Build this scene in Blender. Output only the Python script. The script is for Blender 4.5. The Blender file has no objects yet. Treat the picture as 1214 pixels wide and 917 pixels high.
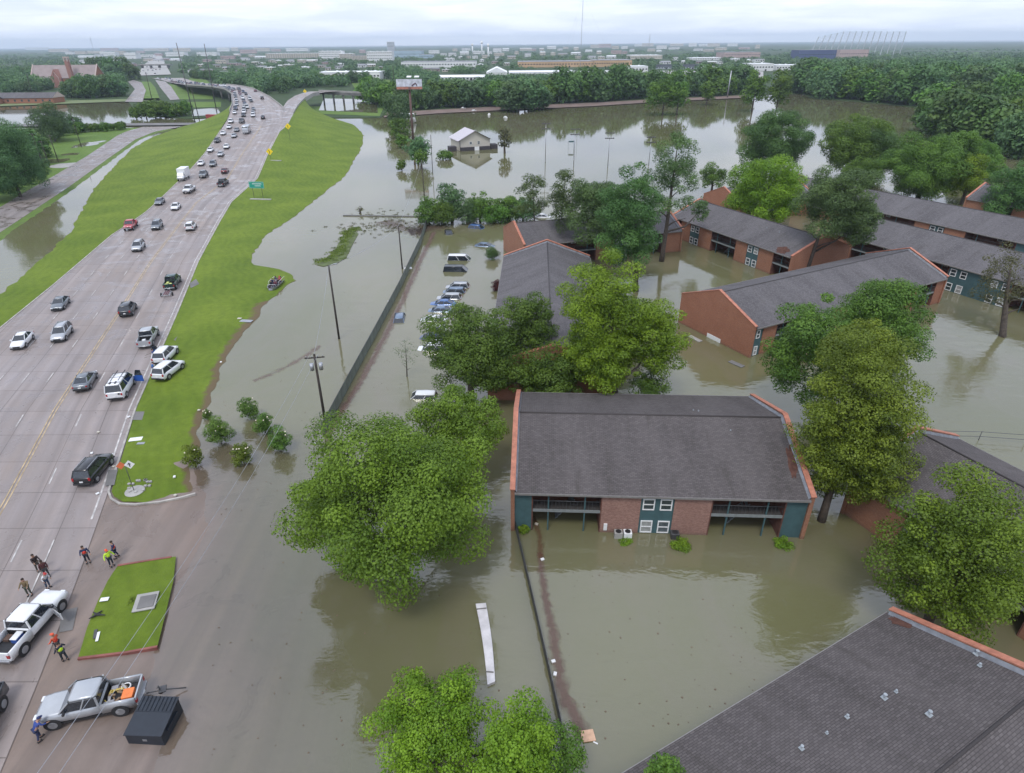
import bpy, math, random
import numpy as np
from mathutils import Vector, Matrix, noise as mnoise
R = math.radians
sc = bpy.context.scene
COL = sc.collection
random.seed(7)
# ------------------------------------------------------------------ camera
CAM_H = 43.0
F_PX, CX, CY = 740.0, 598.0, 453.5          # focal length and principal point on a 1214 x 917 frame
TH, ROLL = R(28.5), R(0.48)
_H = Vector((1, 0, 0)); _F = Vector((0, math.cos(TH), -math.sin(TH))); _V = Vector((0, math.sin(TH), math.cos(TH)))
_IX = _H * math.cos(ROLL) - _V * math.sin(ROLL)
_IY = _H * math.sin(ROLL) + _V * math.cos(ROLL)
cam_d = bpy.data.cameras.new('camera'); cam = bpy.data.objects.new('camera', cam_d); COL.objects.link(cam)
cam_d.sensor_width = 36.0; cam_d.lens = F_PX / 1214 * 36.0
cam_d.shift_x = (607 - CX) / 1214; cam_d.shift_y = -(458.5 - CY) / 1214
cam_d.clip_start = 0.5; cam_d.clip_end = 60000
m3 = Matrix((_IX, _IY, -_F)).transposed()
cam.matrix_world = Matrix.Translation((0, 0, CAM_H)) @ m3.to_4x4()
sc.camera = cam
# ------------------------------------------------------------------ sky, sun, exposure (overcast noon)
SUN_EL, SUN_ROT = R(58), R(200)
w = bpy.data.worlds.new('World'); sc.world = w; w.use_nodes = True
nt = w.node_tree; nt.nodes.clear()
def N(t, ty, **kw):
    n = t.nodes.new(ty)
    for k, v in kw.items(): setattr(n, k, v)
    return n
def Lk(t, a, b): t.links.new(a, b)
out = N(nt, 'ShaderNodeOutputWorld'); bg = N(nt, 'ShaderNodeBackground')
sky = N(nt, 'ShaderNodeTexSky', sky_type='NISHITA', sun_disc=False)
sky.sun_elevation = SUN_EL; sky.sun_rotation = SUN_ROT; sky.altitude = 30; sky.air_density = 1.0; sky.dust_density = 2.0
tc = N(nt, 'ShaderNodeTexCoord'); sep = N(nt, 'ShaderNodeSeparateXYZ'); Lk(nt, tc.outputs['Generated'], sep.inputs[0])
ab = N(nt, 'ShaderNodeMath', operation='ABSOLUTE'); Lk(nt, sep.outputs[2], ab.inputs[0])
ad = N(nt, 'ShaderNodeMath', operation='ADD'); Lk(nt, ab.outputs[0], ad.inputs[0]); ad.inputs[1].default_value = 0.09
dx = N(nt, 'ShaderNodeMath', operation='DIVIDE'); Lk(nt, sep.outputs[0], dx.inputs[0]); Lk(nt, ad.outputs[0], dx.inputs[1])
dy = N(nt, 'ShaderNodeMath', operation='DIVIDE'); Lk(nt, sep.outputs[1], dy.inputs[0]); Lk(nt, ad.outputs[0], dy.inputs[1])
cb = N(nt, 'ShaderNodeCombineXYZ'); Lk(nt, dx.outputs[0], cb.inputs[0]); Lk(nt, dy.outputs[0], cb.inputs[1])
ns = N(nt, 'ShaderNodeTexNoise'); ns.inputs['Scale'].default_value = 0.9; ns.inputs['Detail'].default_value = 7; ns.inputs['Roughness'].default_value = 0.55
ns.inputs['Distortion'].default_value = 0.4
Lk(nt, cb.outputs[0], ns.inputs['Vector'])
cr = N(nt, 'ShaderNodeValToRGB'); Lk(nt, ns.outputs[0], cr.inputs[0])
cr.color_ramp.elements[0].position = 0.37; cr.color_ramp.elements[0].color = (4.9, 5.5, 7.2, 1)
cr.color_ramp.elements[1].position = 0.64; cr.color_ramp.elements[1].color = (7.7, 8.0, 8.9, 1)
e = cr.color_ramp.elements.new(0.5); e.color = (6.1, 6.6, 7.9, 1)
mx = N(nt, 'ShaderNodeMix', data_type='RGBA'); mx.inputs['Factor'].default_value = 0.9
hzr = N(nt, 'ShaderNodeMapRange'); Lk(nt, ab.outputs[0], hzr.inputs['Value']); hzr.inputs['From Min'].default_value = 0.0; hzr.inputs['From Max'].default_value = 0.10; hzr.inputs['To Min'].default_value = .6; hzr.inputs['To Max'].default_value = 0.0
hzm = N(nt, 'ShaderNodeMix', data_type='RGBA'); Lk(nt, hzr.outputs[0], hzm.inputs['Factor']); Lk(nt, cr.outputs[0], hzm.inputs['A']); hzm.inputs['B'].default_value = (6.8, 7.3, 8.4, 1)
Lk(nt, sky.outputs[0], mx.inputs['A']); Lk(nt, hzm.outputs['Result'], mx.inputs['B'])
Lk(nt, mx.outputs['Result'], bg.inputs['Color']); bg.inputs['Strength'].default_value = 0.10
Lk(nt, bg.outputs[0], out.inputs[0])
sl = bpy.data.lights.new('sun', 'SUN'); sun = bpy.data.objects.new('sun', sl); COL.objects.link(sun)
sl.energy = 0.95; sl.angle = R(14); sl.color = (1.0, 0.97, 0.92)
_sd = Vector((math.sin(SUN_ROT) * math.cos(SUN_EL), math.cos(SUN_ROT) * math.cos(SUN_EL), math.sin(SUN_EL)))
sun.rotation_euler = _sd.to_track_quat('Z', 'Y').to_euler()
sun.location = (0, 0, 120)
vs = sc.view_settings; vs.view_transform = 'Standard'; vs.look = 'None'; vs.gamma = 1.0; vs.exposure = 0.80
sc.cycles.max_bounces = 6; sc.cycles.diffuse_bounces = 2; sc.cycles.glossy_bounces = 3; sc.cycles.transparent_max_bounces = 12
sc.cycles.volume_bounces = 0
sc.cycles.caustics_reflective = False; sc.cycles.caustics_refractive = False
# ------------------------------------------------------------------ pixel of the photo -> point of the place
def ray(u, v):
    return (_F + _IX * ((u - CX) / F_PX) - _IY * ((v - CY) / F_PX))
def P(u, v, z=0.0):
    d = ray(u, v); zz = z(100.0) if callable(z) else z
    for _ in range(60 if callable(z) else 1):
        t = (CAM_H - zz) / max(1e-5, -d.z)
        if not callable(z): break
        zz = zz * .6 + .4 * z(t * d.y)
    return Vector((d.x * t, d.y * t, zz))
def Pd(u, v, y):                                    # point on the pixel's ray at forward distance y
    d = ray(u, v); t = y / d.y
    return Vector((d.x * t, y, CAM_H + d.z * t))
def proj(p):
    q = Vector(p) - Vector((0, 0, CAM_H)); z = q.dot(_F)
    return (CX + F_PX * q.dot(_IX) / z, CY - F_PX * q.dot(_IY) / z, z)
def smooth(a, b, x):
    t = min(1, max(0, (x - a) / (b - a))); return t * t * (3 - 2 * t)
RZ0 = 0.16
HAZE = 0.000085
def roadz(y):
    return RZ0 + 9.6 * smooth(170, 430, y) - 9.0 * smooth(620, 950, y)
# ------------------------------------------------------------------ materials
MATS = {}
def newmat(name):
    m = bpy.data.materials.new(name); m.use_nodes = True; MATS[name] = m
    t = m.node_tree; b = t.nodes['Principled BSDF']; return m, t, b
def mixc(t, fac, a, b, blend='MIX'):
    n = N(t, 'ShaderNodeMix', data_type='RGBA', blend_type=blend)
    for key, val in (('Factor', fac), ('A', a), ('B', b)):
        if isinstance(val, bpy.types.NodeSocket): Lk(t, val, n.inputs[key])
        elif key == 'Factor': n.inputs[key].default_value = val
        else: n.inputs[key].default_value = (*val, 1)[:4]
    return n.outputs['Result']
def noise_out(t, vec, scale, detail=4, rough=0.55, dist=0):
    n = N(t, 'ShaderNodeTexNoise'); n.inputs['Scale'].default_value = scale; n.inputs['Detail'].default_value = detail
    n.inputs['Roughness'].default_value = rough; n.inputs['Distortion'].default_value = dist
    if vec is not None: Lk(t, vec, n.inputs['Vector'])
    return n.outputs[0]
def ramp(t, src, p0, p1):
    n = N(t, 'ShaderNodeMapRange'); n.inputs['From Min'].default_value = p0; n.inputs['From Max'].default_value = p1
    Lk(t, src, n.inputs['Value']); return n.outputs[0]
def mathn(t, op, a, b=None):
    n = N(t, 'ShaderNodeMath', operation=op)
    for i, v in enumerate((a, b)):
        if v is None: continue
        if isinstance(v, bpy.types.NodeSocket): Lk(t, v, n.inputs[i])
        else: n.inputs[i].default_value = v
    return n.outputs[0]
def mapping(t, vec, scale=(1, 1, 1), rot=(0, 0, 0)):
    n = N(t, 'ShaderNodeMapping'); n.inputs['Scale'].default_value = scale; n.inputs['Rotation'].default_value = rot
    Lk(t, vec, n.inputs['Vector']); return n.outputs[0]
def bump(t, b, src, strength, dist=0.1):
    n = N(t, 'ShaderNodeBump'); n.inputs['Strength'].default_value = strength; n.inputs['Distance'].default_value = dist
    Lk(t, src, n.inputs['Height']); Lk(t, n.outputs[0], b.inputs['Normal'])
def M(name, col, rough=0.6, metal=0.0, var=0.15, scale=3.0, coat=0.0, spec=None):
    """plain material with a soft mottling of its own colour"""
    if name in MATS: return MATS[name]
    m, t, b = newmat(name)
    tcn = N(t, 'ShaderNodeTexCoord')
    f = noise_out(t, tcn.outputs['Object'], scale, 5)
    f = ramp(t, f, 0.3, 0.7)
    lo = tuple(c * (1 - var) for c in col); hi = tuple(min(1, c * (1 + var)) for c in col)
    Lk(t, mixc(t, f, lo, hi), b.inputs['Base Color'])
    b.inputs['Roughness'].default_value = rough; b.inputs['Metallic'].default_value = metal
    b.inputs['Coat Weight'].default_value = coat
    if coat: b.inputs['Coat Roughness'].default_value = 0.08
    if spec is not None: b.inputs['Specular IOR Level'].default_value = spec
    return m
# grass
def mat_grass(name, a, b_, brown):
    m, t, b = newmat(name); g = N(t, 'ShaderNodeNewGeometry').outputs['Position']
    n1 = ramp(t, noise_out(t, g, 0.08, 4), .35, .65); n2 = ramp(t, noise_out(t, g, 1.3, 6, .7), .3, .7)
    c = mixc(t, n1, a, b_); c = mixc(t, mathn(t, 'MULTIPLY', n2, .45), c, tuple(x * .5 for x in a))
    st = N(t, 'ShaderNodeTexWave'); st.inputs['Scale'].default_value = .16; st.inputs['Distortion'].default_value = 14; st.inputs['Detail'].default_value = 2; st.inputs['Detail Scale'].default_value = .6
    Lk(t, mapping(t, g, (1, 1, 0), (0, 0, R(-25))), st.inputs['Vector'])
    c = mixc(t, mathn(t, 'MULTIPLY', st.outputs[1], .10), c, tuple(x * 1.45 for x in b_))
    at = N(t, 'ShaderNodeAttribute', attribute_name='edge')
    ef = mathn(t, 'ADD', at.outputs['Fac'], mathn(t, 'MULTIPLY', mathn(t, 'SUBTRACT', noise_out(t, g, .7, 5), .5), .9))
    c = mixc(t, ramp(t, ef, .45, .75), c, brown)
    Lk(t, c, b.inputs['Base Color']); b.inputs['Roughness'].default_value = .85; b.inputs['Specular IOR Level'].default_value = .2
    bump(t, b, noise_out(t, g, 6, 5, .8), .6, .12)
    return m
G_NEAR = mat_grass('grass_bright', (.100, .158, .014), (.160, .224, .024), (.135, .100, .055))
G_FAR = mat_grass('grass_far', (.095, .17, .028), (.14, .215, .045), (.10, .11, .05))
G_LAND = mat_grass('land_far', (.035, .065, .022), (.06, .09, .035), (.06, .06, .035))
# concrete pavement: UV = metres (across, along)
def mat_pave(name, base, streak=1.0, joints=True, lane=3.6):
    m, t, b = newmat(name); uv = N(t, 'ShaderNodeUVMap').outputs[0]; g = N(t, 'ShaderNodeNewGeometry').outputs['Position']
    big = ramp(t, noise_out(t, g, .05, 5), .3, .7); fine = ramp(t, noise_out(t, g, 2.2, 7, .75), .25, .75)
    tan = tuple(x * y for x, y in zip(base, (.90, .80, .68)))
    c = mixc(t, big, base, tan); c = mixc(t, mathn(t, 'MULTIPLY', fine, .35), c, tuple(x * .55 for x in base))
    s = ramp(t, noise_out(t, mapping(t, uv, (.55, .018, 1)), 1.0, 5, .6, .6), .38, .72)
    c = mixc(t, mathn(t, 'MULTIPLY', s, .75 * streak), c, tuple(x * .50 for x in base))
    wv = N(t, 'ShaderNodeTexWave', bands_direction='X'); wv.inputs['Scale'].default_value = 1 / lane * math.pi / 3.14 * .5
    wv.inputs['Distortion'].default_value = .6; wv.inputs['Detail'].default_value = 2; wv.inputs['Detail Scale'].default_value = .05
    Lk(t, uv, wv.inputs['Vector'])
    c = mixc(t, mathn(t, 'MULTIPLY', wv.outputs[1], .24 * streak), c, tuple(x * .45 for x in tan))
    # damp patches
    dp = ramp(t, noise_out(t, mapping(t, g, (.16, .16, 0)), 1.0, 6, .6, 1.2), .50, .60)
    c = mixc(t, mathn(t, 'MULTIPLY', dp, .38), c, tuple(x * .52 for x in tan))
    if joints:
        br = N(t, 'ShaderNodeTexBrick', offset=0.0, squash=1.0); br.inputs['Scale'].default_value = 1
        br.inputs['Brick Width'].default_value = lane; br.inputs['Row Height'].default_value = 6.0; br.inputs['Mortar Size'].default_value = .05
        br.inputs['Color1'].default_value = (1, 1, 1, 1); br.inputs['Color2'].default_value = (.88, .88, .88, 1); br.inputs['Mortar'].default_value = (.42, .40, .38, 1)
        Lk(t, uv, br.inputs['Vector']); c = mixc(t, .8, c, br.outputs[0], 'MULTIPLY')
        cn = noise_out(t, g, .35, 3, .5); vo = N(t, 'ShaderNodeTexVoronoi', feature='DISTANCE_TO_EDGE'); vo.inputs['Scale'].default_value = .11
        Lk(t, mixc(t, .12, g, N(t, 'ShaderNodeTexNoise').outputs[1]), vo.inputs['Vector'])
        ck = ramp(t, vo.outputs[0], .012, 0.0); pass
    Lk(t, c, b.inputs['Base Color'])
    rr = N(t, 'ShaderNodeMapRange'); Lk(t, dp, rr.inputs['Value']); rr.inputs['To Min'].default_value = .62; rr.inputs['To Max'].default_value = .22
    Lk(t, rr.outputs[0], b.inputs['Roughness'])
    bump(t, b, fine, .15, .03)
    return m
PAVE = mat_pave('road_concrete', (.37, .33, .325), 1.0)
PAVE2 = mat_pave('side_road_concrete', (.31, .28, .275), .8)
PAVE_W = mat_pave('drowned_concrete', (.265, .215, .190), .9, False)
PAINT_W = M('road_paint_white', (.44, .42, .40), .6, var=.4, scale=1.2)
PAINT_Y = M('road_paint_yellow', (.40, .30, .17), .6, var=.45, scale=1.0)
KERB = M('kerb_concrete', (.36, .34, .31), .8, var=.3, scale=.8)
KERB_R = M('kerb_red', (.24, .085, .070), .7, var=.3, scale=1)
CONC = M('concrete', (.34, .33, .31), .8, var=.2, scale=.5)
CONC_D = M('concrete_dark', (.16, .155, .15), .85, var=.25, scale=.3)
# flood water
def mat_water():
    m, t, b = newmat('flood_water'); g = N(t, 'ShaderNodeNewGeometry').outputs['Position']
    n1 = ramp(t, noise_out(t, mapping(t, g, (.020, .020, 0)), 1, 5, .55, .8), .35, .68)
    n2 = ramp(t, noise_out(t, mapping(t, g, (.11, .05, 0)), 1, 6, .6, 1.0), .45, .75)
    c = mixc(t, n1, (.140, .140, .062), (.166, .157, .096)); c = mixc(t, mathn(t, 'MULTIPLY', n2, .45), c, (.185, .155, .120))
    Lk(t, c, b.inputs['Base Color'])
    b.inputs['Roughness'].default_value = .035; b.inputs['IOR'].default_value = 1.95
    w1 = noise_out(t, mapping(t, g, (.85, 1.5, 0), (0, 0, R(12))), 1.0, 3, .5, .5)
    w2 = noise_out(t, mapping(t, g, (.22, .5, 0), (0, 0, R(-14))), 1.0, 3, .5, .6)
    w3 = noise_out(t, mapping(t, g, (4, 5, 0)), 1.0, 2, .5)
    hs = mathn(t, 'ADD', mathn(t, 'MULTIPLY', w1, .5), mathn(t, 'ADD', mathn(t, 'MULTIPLY', w2, 1.6), mathn(t, 'MULTIPLY', w3, .10)))
    cd = N(t, 'ShaderNodeSeparateXYZ'); Lk(t, g, cd.inputs[0])
    # the open sheet up the valley is calmer than the yards
    calm = N(t, 'ShaderNodeMapRange'); calm.inputs['From Min'].default_value = 60; calm.inputs['From Max'].default_value = 170
    calm.inputs['To Min'].default_value = 1.0; calm.inputs['To Max'].default_value = .10; Lk(t, cd.outputs[1], calm.inputs['Value'])
    patch = ramp(t, noise_out(t, mapping(t, g, (.03, .05, 0)), 1, 3), .3, .75)
    bp = N(t, 'ShaderNodeBump'); bp.inputs['Distance'].default_value = .055
    Lk(t, mathn(t, 'MULTIPLY', calm.outputs[0], mathn(t, 'ADD', patch, .35)), bp.inputs['Strength']); Lk(t, hs, bp.inputs['Height']); Lk(t, bp.outputs[0], b.inputs['Normal'])
    at = N(t, 'ShaderNodeAttribute', attribute_name='depth')
    ex = mathn(t, 'POWER', 2.718, mathn(t, 'MULTIPLY', at.outputs['Fac'], -4.2)); al = mathn(t, 'SUBTRACT', 1.0, ex)
    # murk that hides the ground with depth, under a mirror skin that is there at any depth
    df = N(t, 'ShaderNodeBsdfDiffuse'); Lk(t, c, df.inputs['Color']); trn = N(t, 'ShaderNodeBsdfTransparent'); trn.inputs['Color'].default_value = (.86, .83, .78, 1)
    m1 = N(t, 'ShaderNodeMixShader'); Lk(t, mathn(t, 'MAXIMUM', al, .04), m1.inputs[0]); Lk(t, trn.outputs[0], m1.inputs[1]); Lk(t, df.outputs[0], m1.inputs[2])
    gl = N(t, 'ShaderNodeBsdfGlossy'); gl.inputs['Roughness'].default_value = .03; Lk(t, bp.outputs[0], gl.inputs['Normal'])
    frn = N(t, 'ShaderNodeFresnel'); frn.inputs['IOR'].default_value = 2.05; Lk(t, bp.outputs[0], frn.inputs['Normal'])
    m2 = N(t, 'ShaderNodeMixShader'); bkf = N(t, 'ShaderNodeNewGeometry'); Lk(t, mathn(t, 'MULTIPLY', frn.outputs[0], mathn(t, 'SUBTRACT', 1.0, bkf.outputs['Backfacing'])), m2.inputs[0]); Lk(t, m1.outputs[0], m2.inputs[1]); Lk(t, gl.outputs[0], m2.inputs[2]); Lk(t, m2.outputs[0], t.nodes['Material Output'].inputs['Surface'])
    return m
WATER = mat_water()
# bricks and shingles
def mat_brick(name, a, b2, mortar, sc_=1.0):
    m, t, b = newmat(name); o = N(t, 'ShaderNodeTexCoord').outputs['Object']
    s = N(t, 'ShaderNodeSeparateXYZ'); Lk(t, o, s.inputs[0]); cbn = N(t, 'ShaderNodeCombineXYZ')
    Lk(t, mathn(t, 'ADD', s.outputs[0], s.outputs[1]), cbn.inputs[0]); Lk(t, s.outputs[2], cbn.inputs[1])
    br = N(t, 'ShaderNodeTexBrick'); br.inputs['Scale'].default_value = sc_; br.inputs['Brick Width'].default_value = .24; br.inputs['Row Height'].default_value = .085
    br.inputs['Mortar Size'].default_value = .008; br.inputs['Color1'].default_value = (*a, 1); br.inputs['Color2'].default_value = (*b2, 1); br.inputs['Mortar'].default_value = (*mortar, 1)
    Lk(t, cbn.outputs[0], br.inputs['Vector'])
    n1 = ramp(t, noise_out(t, o, .5, 5), .3, .7); n2 = ramp(t, noise_out(t, cbn.outputs[0], 5, 3, .8), .35, .7)
    c = mixc(t, mathn(t, 'MULTIPLY', n1, .35), br.outputs[0], tuple(x * .55 for x in a)); c = mixc(t, mathn(t, 'MULTIPLY', n2, .35), c, tuple(x * .5 for x in b2))
    wl = ramp(t, mathn(t, 'ADD', s.outputs[2], mathn(t, 'MULTIPLY', n1, .25)), .55, .25)
    c = mixc(t, mathn(t, 'MULTIPLY', wl, .4), c, (.10, .08, .05))
    Lk(t, c, b.inputs['Base Color']); b.inputs['Roughness'].default_value = .85
    return m
BRICK_O = mat_brick('brick_orange', (.39, .165, .090), (.29, .118, .068), (.36, .27, .20))
BRICK_P = mat_brick('brick_pink_worn', (.37, .20, .155), (.24, .105, .085), (.40, .33, .28))
BRICK_R = mat_brick('brick_red', (.40, .155, .080), (.29, .110, .062), (.32, .23, .17))
def mat_shingle(name, a, b2):
    m, t, b = newmat(name); uv = N(t, 'ShaderNodeUVMap').outputs[0]
    br = N(t, 'ShaderNodeTexBrick'); br.inputs['Scale'].default_value = 1; br.inputs['Brick Width'].default_value = .40; br.inputs['Row Height'].default_value = .17
    br.inputs['Mortar Size'].default_value = .022; br.inputs['Bias'].default_value = -.1; br.inputs['Mortar Smooth'].default_value = .3
    br.inputs['Color1'].default_value = (*a, 1); br.inputs['Color2'].default_value = (*b2, 1); br.inputs['Mortar'].default_value = (*[x * .42 for x in a], 1)
    Lk(t, uv, br.inputs['Vector'])
    n = ramp(t, noise_out(t, uv, 3.2, 6, .85), .28, .72); n3 = ramp(t, noise_out(t, mapping(t, uv, (.25, .05, 1)), 1, 5), .3, .7)
    c = mixc(t, mathn(t, 'MULTIPLY', n, .55), br.outputs[0], tuple(x * .5 for x in a)); c = mixc(t, mathn(t, 'MULTIPLY', n3, .3), c, tuple(x * 1.35 for x in b2)); n4 = ramp(t, noise_out(t, mapping(t, uv, (.9, .12, 1)), 1, 6, .7, .5), .52, .72); c = mixc(t, mathn(t, 'MULTIPLY', n4, .45), c, (.045, .040, .034)); n5 = ramp(t, noise_out(t, uv, 1.1, 8, .8), .66, .72); c = mixc(t, mathn(t, 'MULTIPLY', n5, .6), c, (.13, .085, .055))
    Lk(t, c, b.inputs['Base Color']); b.inputs['Roughness'].default_value = .9; b.inputs['Specular IOR Level'].default_value = .25
    bump(t, b, br.outputs[1], .5, -.03)
    return m
SHING = mat_shingle('shingle_grey', (.112, .105, .110), (.180, .170, .174))
SHING_N = mat_shingle('shingle_brown_grey', (.090, .080, .079), (.150, .134, .132))
SHING_L = mat_shingle('shingle_light', (.19, .185, .20), (.25, .245, .26))
def mat_leaf(name, dark, light, transl=.25):
    m, t, b = newmat(name); at = N(t, 'ShaderNodeAttribute', attribute_name='tint'); o = N(t, 'ShaderNodeTexCoord').outputs['Object']
    oi = N(t, 'ShaderNodeObjectInfo')
    n1 = ramp(t, noise_out(t, o, .6, 3), .3, .7)
    c = mixc(t, at.outputs['Fac'], dark, light); c = mixc(t, mathn(t, 'MULTIPLY', n1, .25), c, tuple(x * .7 for x in dark))
    hs = N(t, 'ShaderNodeHueSaturation'); Lk(t, c, hs.inputs['Color'])
    Lk(t, mathn(t, 'ADD', .485, mathn(t, 'MULTIPLY', oi.outputs['Random'], .03)), hs.inputs['Hue']); Lk(t, mathn(t, 'ADD', .82, mathn(t, 'MULTIPLY', oi.outputs['Random'], .36)), hs.inputs['Value'])
    Lk(t, hs.outputs[0], b.inputs['Base Color']); b.inputs['Roughness'].default_value = .55; b.inputs['Specular IOR Level'].default_value = .3
    tr = N(t, 'ShaderNodeBsdfTranslucent'); Lk(t, hs.outputs[0], tr.inputs['Color']); mxs = N(t, 'ShaderNodeMixShader'); mxs.inputs[0].default_value = transl
    Lk(t, b.outputs[0], mxs.inputs[1]); Lk(t, tr.outputs[0], mxs.inputs[2]); Lk(t, mxs.outputs[0], t.nodes['Material Output'].inputs['Surface'])
    return m
LEAF = {
 'olive': mat_leaf('leaves_olive', (.068, .122, .010), (.205, .300, .026)),
 'bright': mat_leaf('leaves_bright', (.085, .160, .009), (.250, .370, .024)),
 'green': mat_leaf('leaves_green', (.052, .122, .017), (.160, .285, .038)),
 'dark': mat_leaf('leaves_dark', (.045, .105, .028), (.130, .235, .055)),
 'pine': mat_leaf('needles', (.052, .095, .030), (.140, .215, .062)),
 'blue': mat_leaf('leaves_bluegreen', (.050, .115, .045), (.145, .250, .085)),
 'cypress': mat_leaf('leaves_cypress', (.080, .138, .012), (.235, .325, .032)),
 'rusty': mat_leaf('leaves_rusty', (.070, .075, .030), (.150, .155, .060)),
 'maroon': mat_leaf('leaves_maroon', (.055, .012, .018), (.120, .028, .034)),
 'crepe': mat_leaf('leaves_grey_green', (.065, .110, .045), (.16, .22, .08)),
}
BARK = M('bark', (.075, .060, .048), .9, var=.4, scale=2.5)
BARK_L = M('bark_grey', (.16, .14, .12), .9, var=.3, scale=2.5)
WOOD_D = M('pole_wood', (.045, .036, .030), .85, var=.3, scale=1.5)
TEAL = M('siding_teal', (.050, .105, .115), .7, var=.15, scale=1.5)
WHITE = M('white_paint', (.75, .76, .76), .45, var=.06)
CREAM = M('cream_panel', (.50, .47, .40), .7, var=.1, scale=.5)
DARK = M('dark_void', (.018, .016, .015), .9, var=.3)
GLASS = M('window_glass', (.030, .045, .050), .08, var=.3, scale=.8, spec=.8)
CARGLASS = M('car_glass', (.022, .028, .036), .06, var=.2, spec=.9)
COPING = M('coping_orange', (.42, .17, .11), .75, var=.25, scale=2)
FLASH = M('flashing_grey', (.36, .38, .42), .5, var=.2, scale=2)
RUBBER = M('rubber', (.02, .02, .021), .8, var=.2)
STEEL = M('steel', (.38, .39, .41), .4, .7, var=.12)
STEEL_D = M('steel_dark', (.09, .09, .095), .55, .4, var=.2)
BLACKPL = M('black_plastic', (.018, .018, .02), .5, var=.2)
RED_L = M('tail_lamp', (.35, .015, .018), .25, var=.1)
HEAD_L = M('head_lamp', (.72, .74, .76), .12, var=.06)
LITTER = M('leaf_litter', (.09, .040, .028), .95, var=.4, scale=2)
# ------------------------------------------------------------------ mesh building helpers
class MB:
    def __init__(s): s.v = []; s.f = []; s.m = []; s.uv = {}; s.sm = []
    def face(s, idx, mi=0, uv=None, smooth=False):
        if uv: s.uv[len(s.f)] = uv
        s.f.append(tuple(idx)); s.m.append(mi); s.sm.append(smooth)
    def poly(s, pts, mi=0, uv=None):
        b = len(s.v); s.v += [tuple(p) for p in pts]; s.face(range(b, b + len(pts)), mi, uv); return s
    def box(s, c, d, mi=0, rot=None, taper=1.0):
        b = len(s.v); hx, hy, hz = d[0] / 2, d[1] / 2, d[2] / 2
        for z in (-hz, hz):
            k = taper if z > 0 else 1
            for x, y in ((-hx, -hy), (hx, -hy), (hx, hy), (-hx, hy)):
                p = Vector((x * k, y * k, z))
                if rot is not None: p = rot @ p
                s.v.append((c[0] + p.x, c[1] + p.y, c[2] + p.z))
        for q in ((3, 2, 1, 0), (4, 5, 6, 7), (0, 1, 5, 4), (1, 2, 6, 5), (2, 3, 7, 6), (3, 0, 4, 7)): s.face([b + i for i in q], mi)
        return s
    def tube(s, pts, r, n=8, mi=0, cap=True):
        pts = [Vector(p) for p in pts]; rs = r if isinstance(r, (list, tuple)) else [r] * len(pts); b = len(s.v)
        for i, p in enumerate(pts):
            d = (pts[min(i + 1, len(pts) - 1)] - pts[max(i - 1, 0)]); d = d.normalized() if d.length > 1e-9 else Vector((0, 0, 1))
            a = d.cross(Vector((0, 0, 1)) if abs(d.z) < .9 else Vector((1, 0, 0))).normalized(); c = d.cross(a)
            for k in range(n):
                t = 2 * math.pi * k / n; q = p + (a * math.cos(t) + c * math.sin(t)) * rs[i]; s.v.append(tuple(q))
        for i in range(len(pts) - 1):
            for k in range(n):
                k2 = (k + 1) % n; s.face((b + i * n + k, b + i * n + k2, b + (i + 1) * n + k2, b + (i + 1) * n + k), mi, None, n > 5)
        if cap:
            s.face([b + k for k in range(n)][::-1], mi); s.face([b + (len(pts) - 1) * n + k for k in range(n)], mi)
        return s
    def loft(s, rings, mi=0, cap=True, smooth=True, closed=True):
        b = len(s.v); n = len(rings[0])
        for r in rings: s.v += [tuple(p) for p in r]
        for i in range(len(rings) - 1):
            for k in range(n if closed else n - 1):
                k2 = (k + 1) % n; s.face((b + i * n + k, b + i * n + k2, b + (i + 1) * n + k2, b + (i + 1) * n + k), mi, None, smooth)
        if cap:
            s.face([b + k for k in range(n)][::-1], mi); s.face([b + (len(rings) - 1) * n + k for k in range(n)], mi)
        return s
    def disc(s, c, axis, r, th, n=16, mi=0, r2=None):
        c = Vector(c); a = Vector(axis).normalized(); return s.tube([c - a * th / 2, c + a * th / 2], [r, r if r2 is None else r2], n, mi)
    def ball(s, c, r, n=8, mi=0, sq=(1, 1, 1)):
        rings = []
        for i in range(1, n):
            t = math.pi * i / n; rings.append([(c[0] + r * sq[0] * math.sin(t) * math.cos(2 * math.pi * k / (2 * n)), c[1] + r * sq[1] * math.sin(t) * math.sin(2 * math.pi * k / (2 * n)), c[2] - r * sq[2] * math.cos(t)) for k in range(2 * n)])
        return s.loft(rings, mi)
    def build(s, name, mats, parent=None, loc=None, rz=0.0, bevel=0.0):
        me = bpy.data.meshes.new(name); me.from_pydata(s.v, [], s.f)
        if not isinstance(mats, (list, tuple)): mats = [mats]
        for m in mats: me.materials.append(m)
        me.polygons.foreach_set('material_index', s.m); me.polygons.foreach_set('use_smooth', s.sm)
        if s.uv:
            u = me.uv_layers.new(name='UVMap')
            for fi, uvs in s.uv.items():
                ls = me.polygons[fi].loop_start
                for k, q in enumerate(uvs): u.data[ls + k].uv = q
        me.update()
        o = bpy.data.objects.new(name, me); COL.objects.link(o)
        if parent is not None: o.parent = parent
        if loc is not None: o.location = loc
        if rz: o.rotation_euler.z = rz
        if bevel:
            bm = o.modifiers.new('bevel', 'BEVEL'); bm.width = bevel; bm.segments = 2; bm.limit_method = 'ANGLE'; bm.angle_limit = R(40)
        return o
def thing(name, label, cat, loc=(0, 0, 0), rz=0.0, group=None):
    o = bpy.data.objects.new(name, None); COL.objects.link(o); o.location = loc; o.rotation_euler.z = rz; o.empty_display_size = .5
    o['label'] = label; o['category'] = cat
    if group: o['group'] = group
    return o
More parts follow.
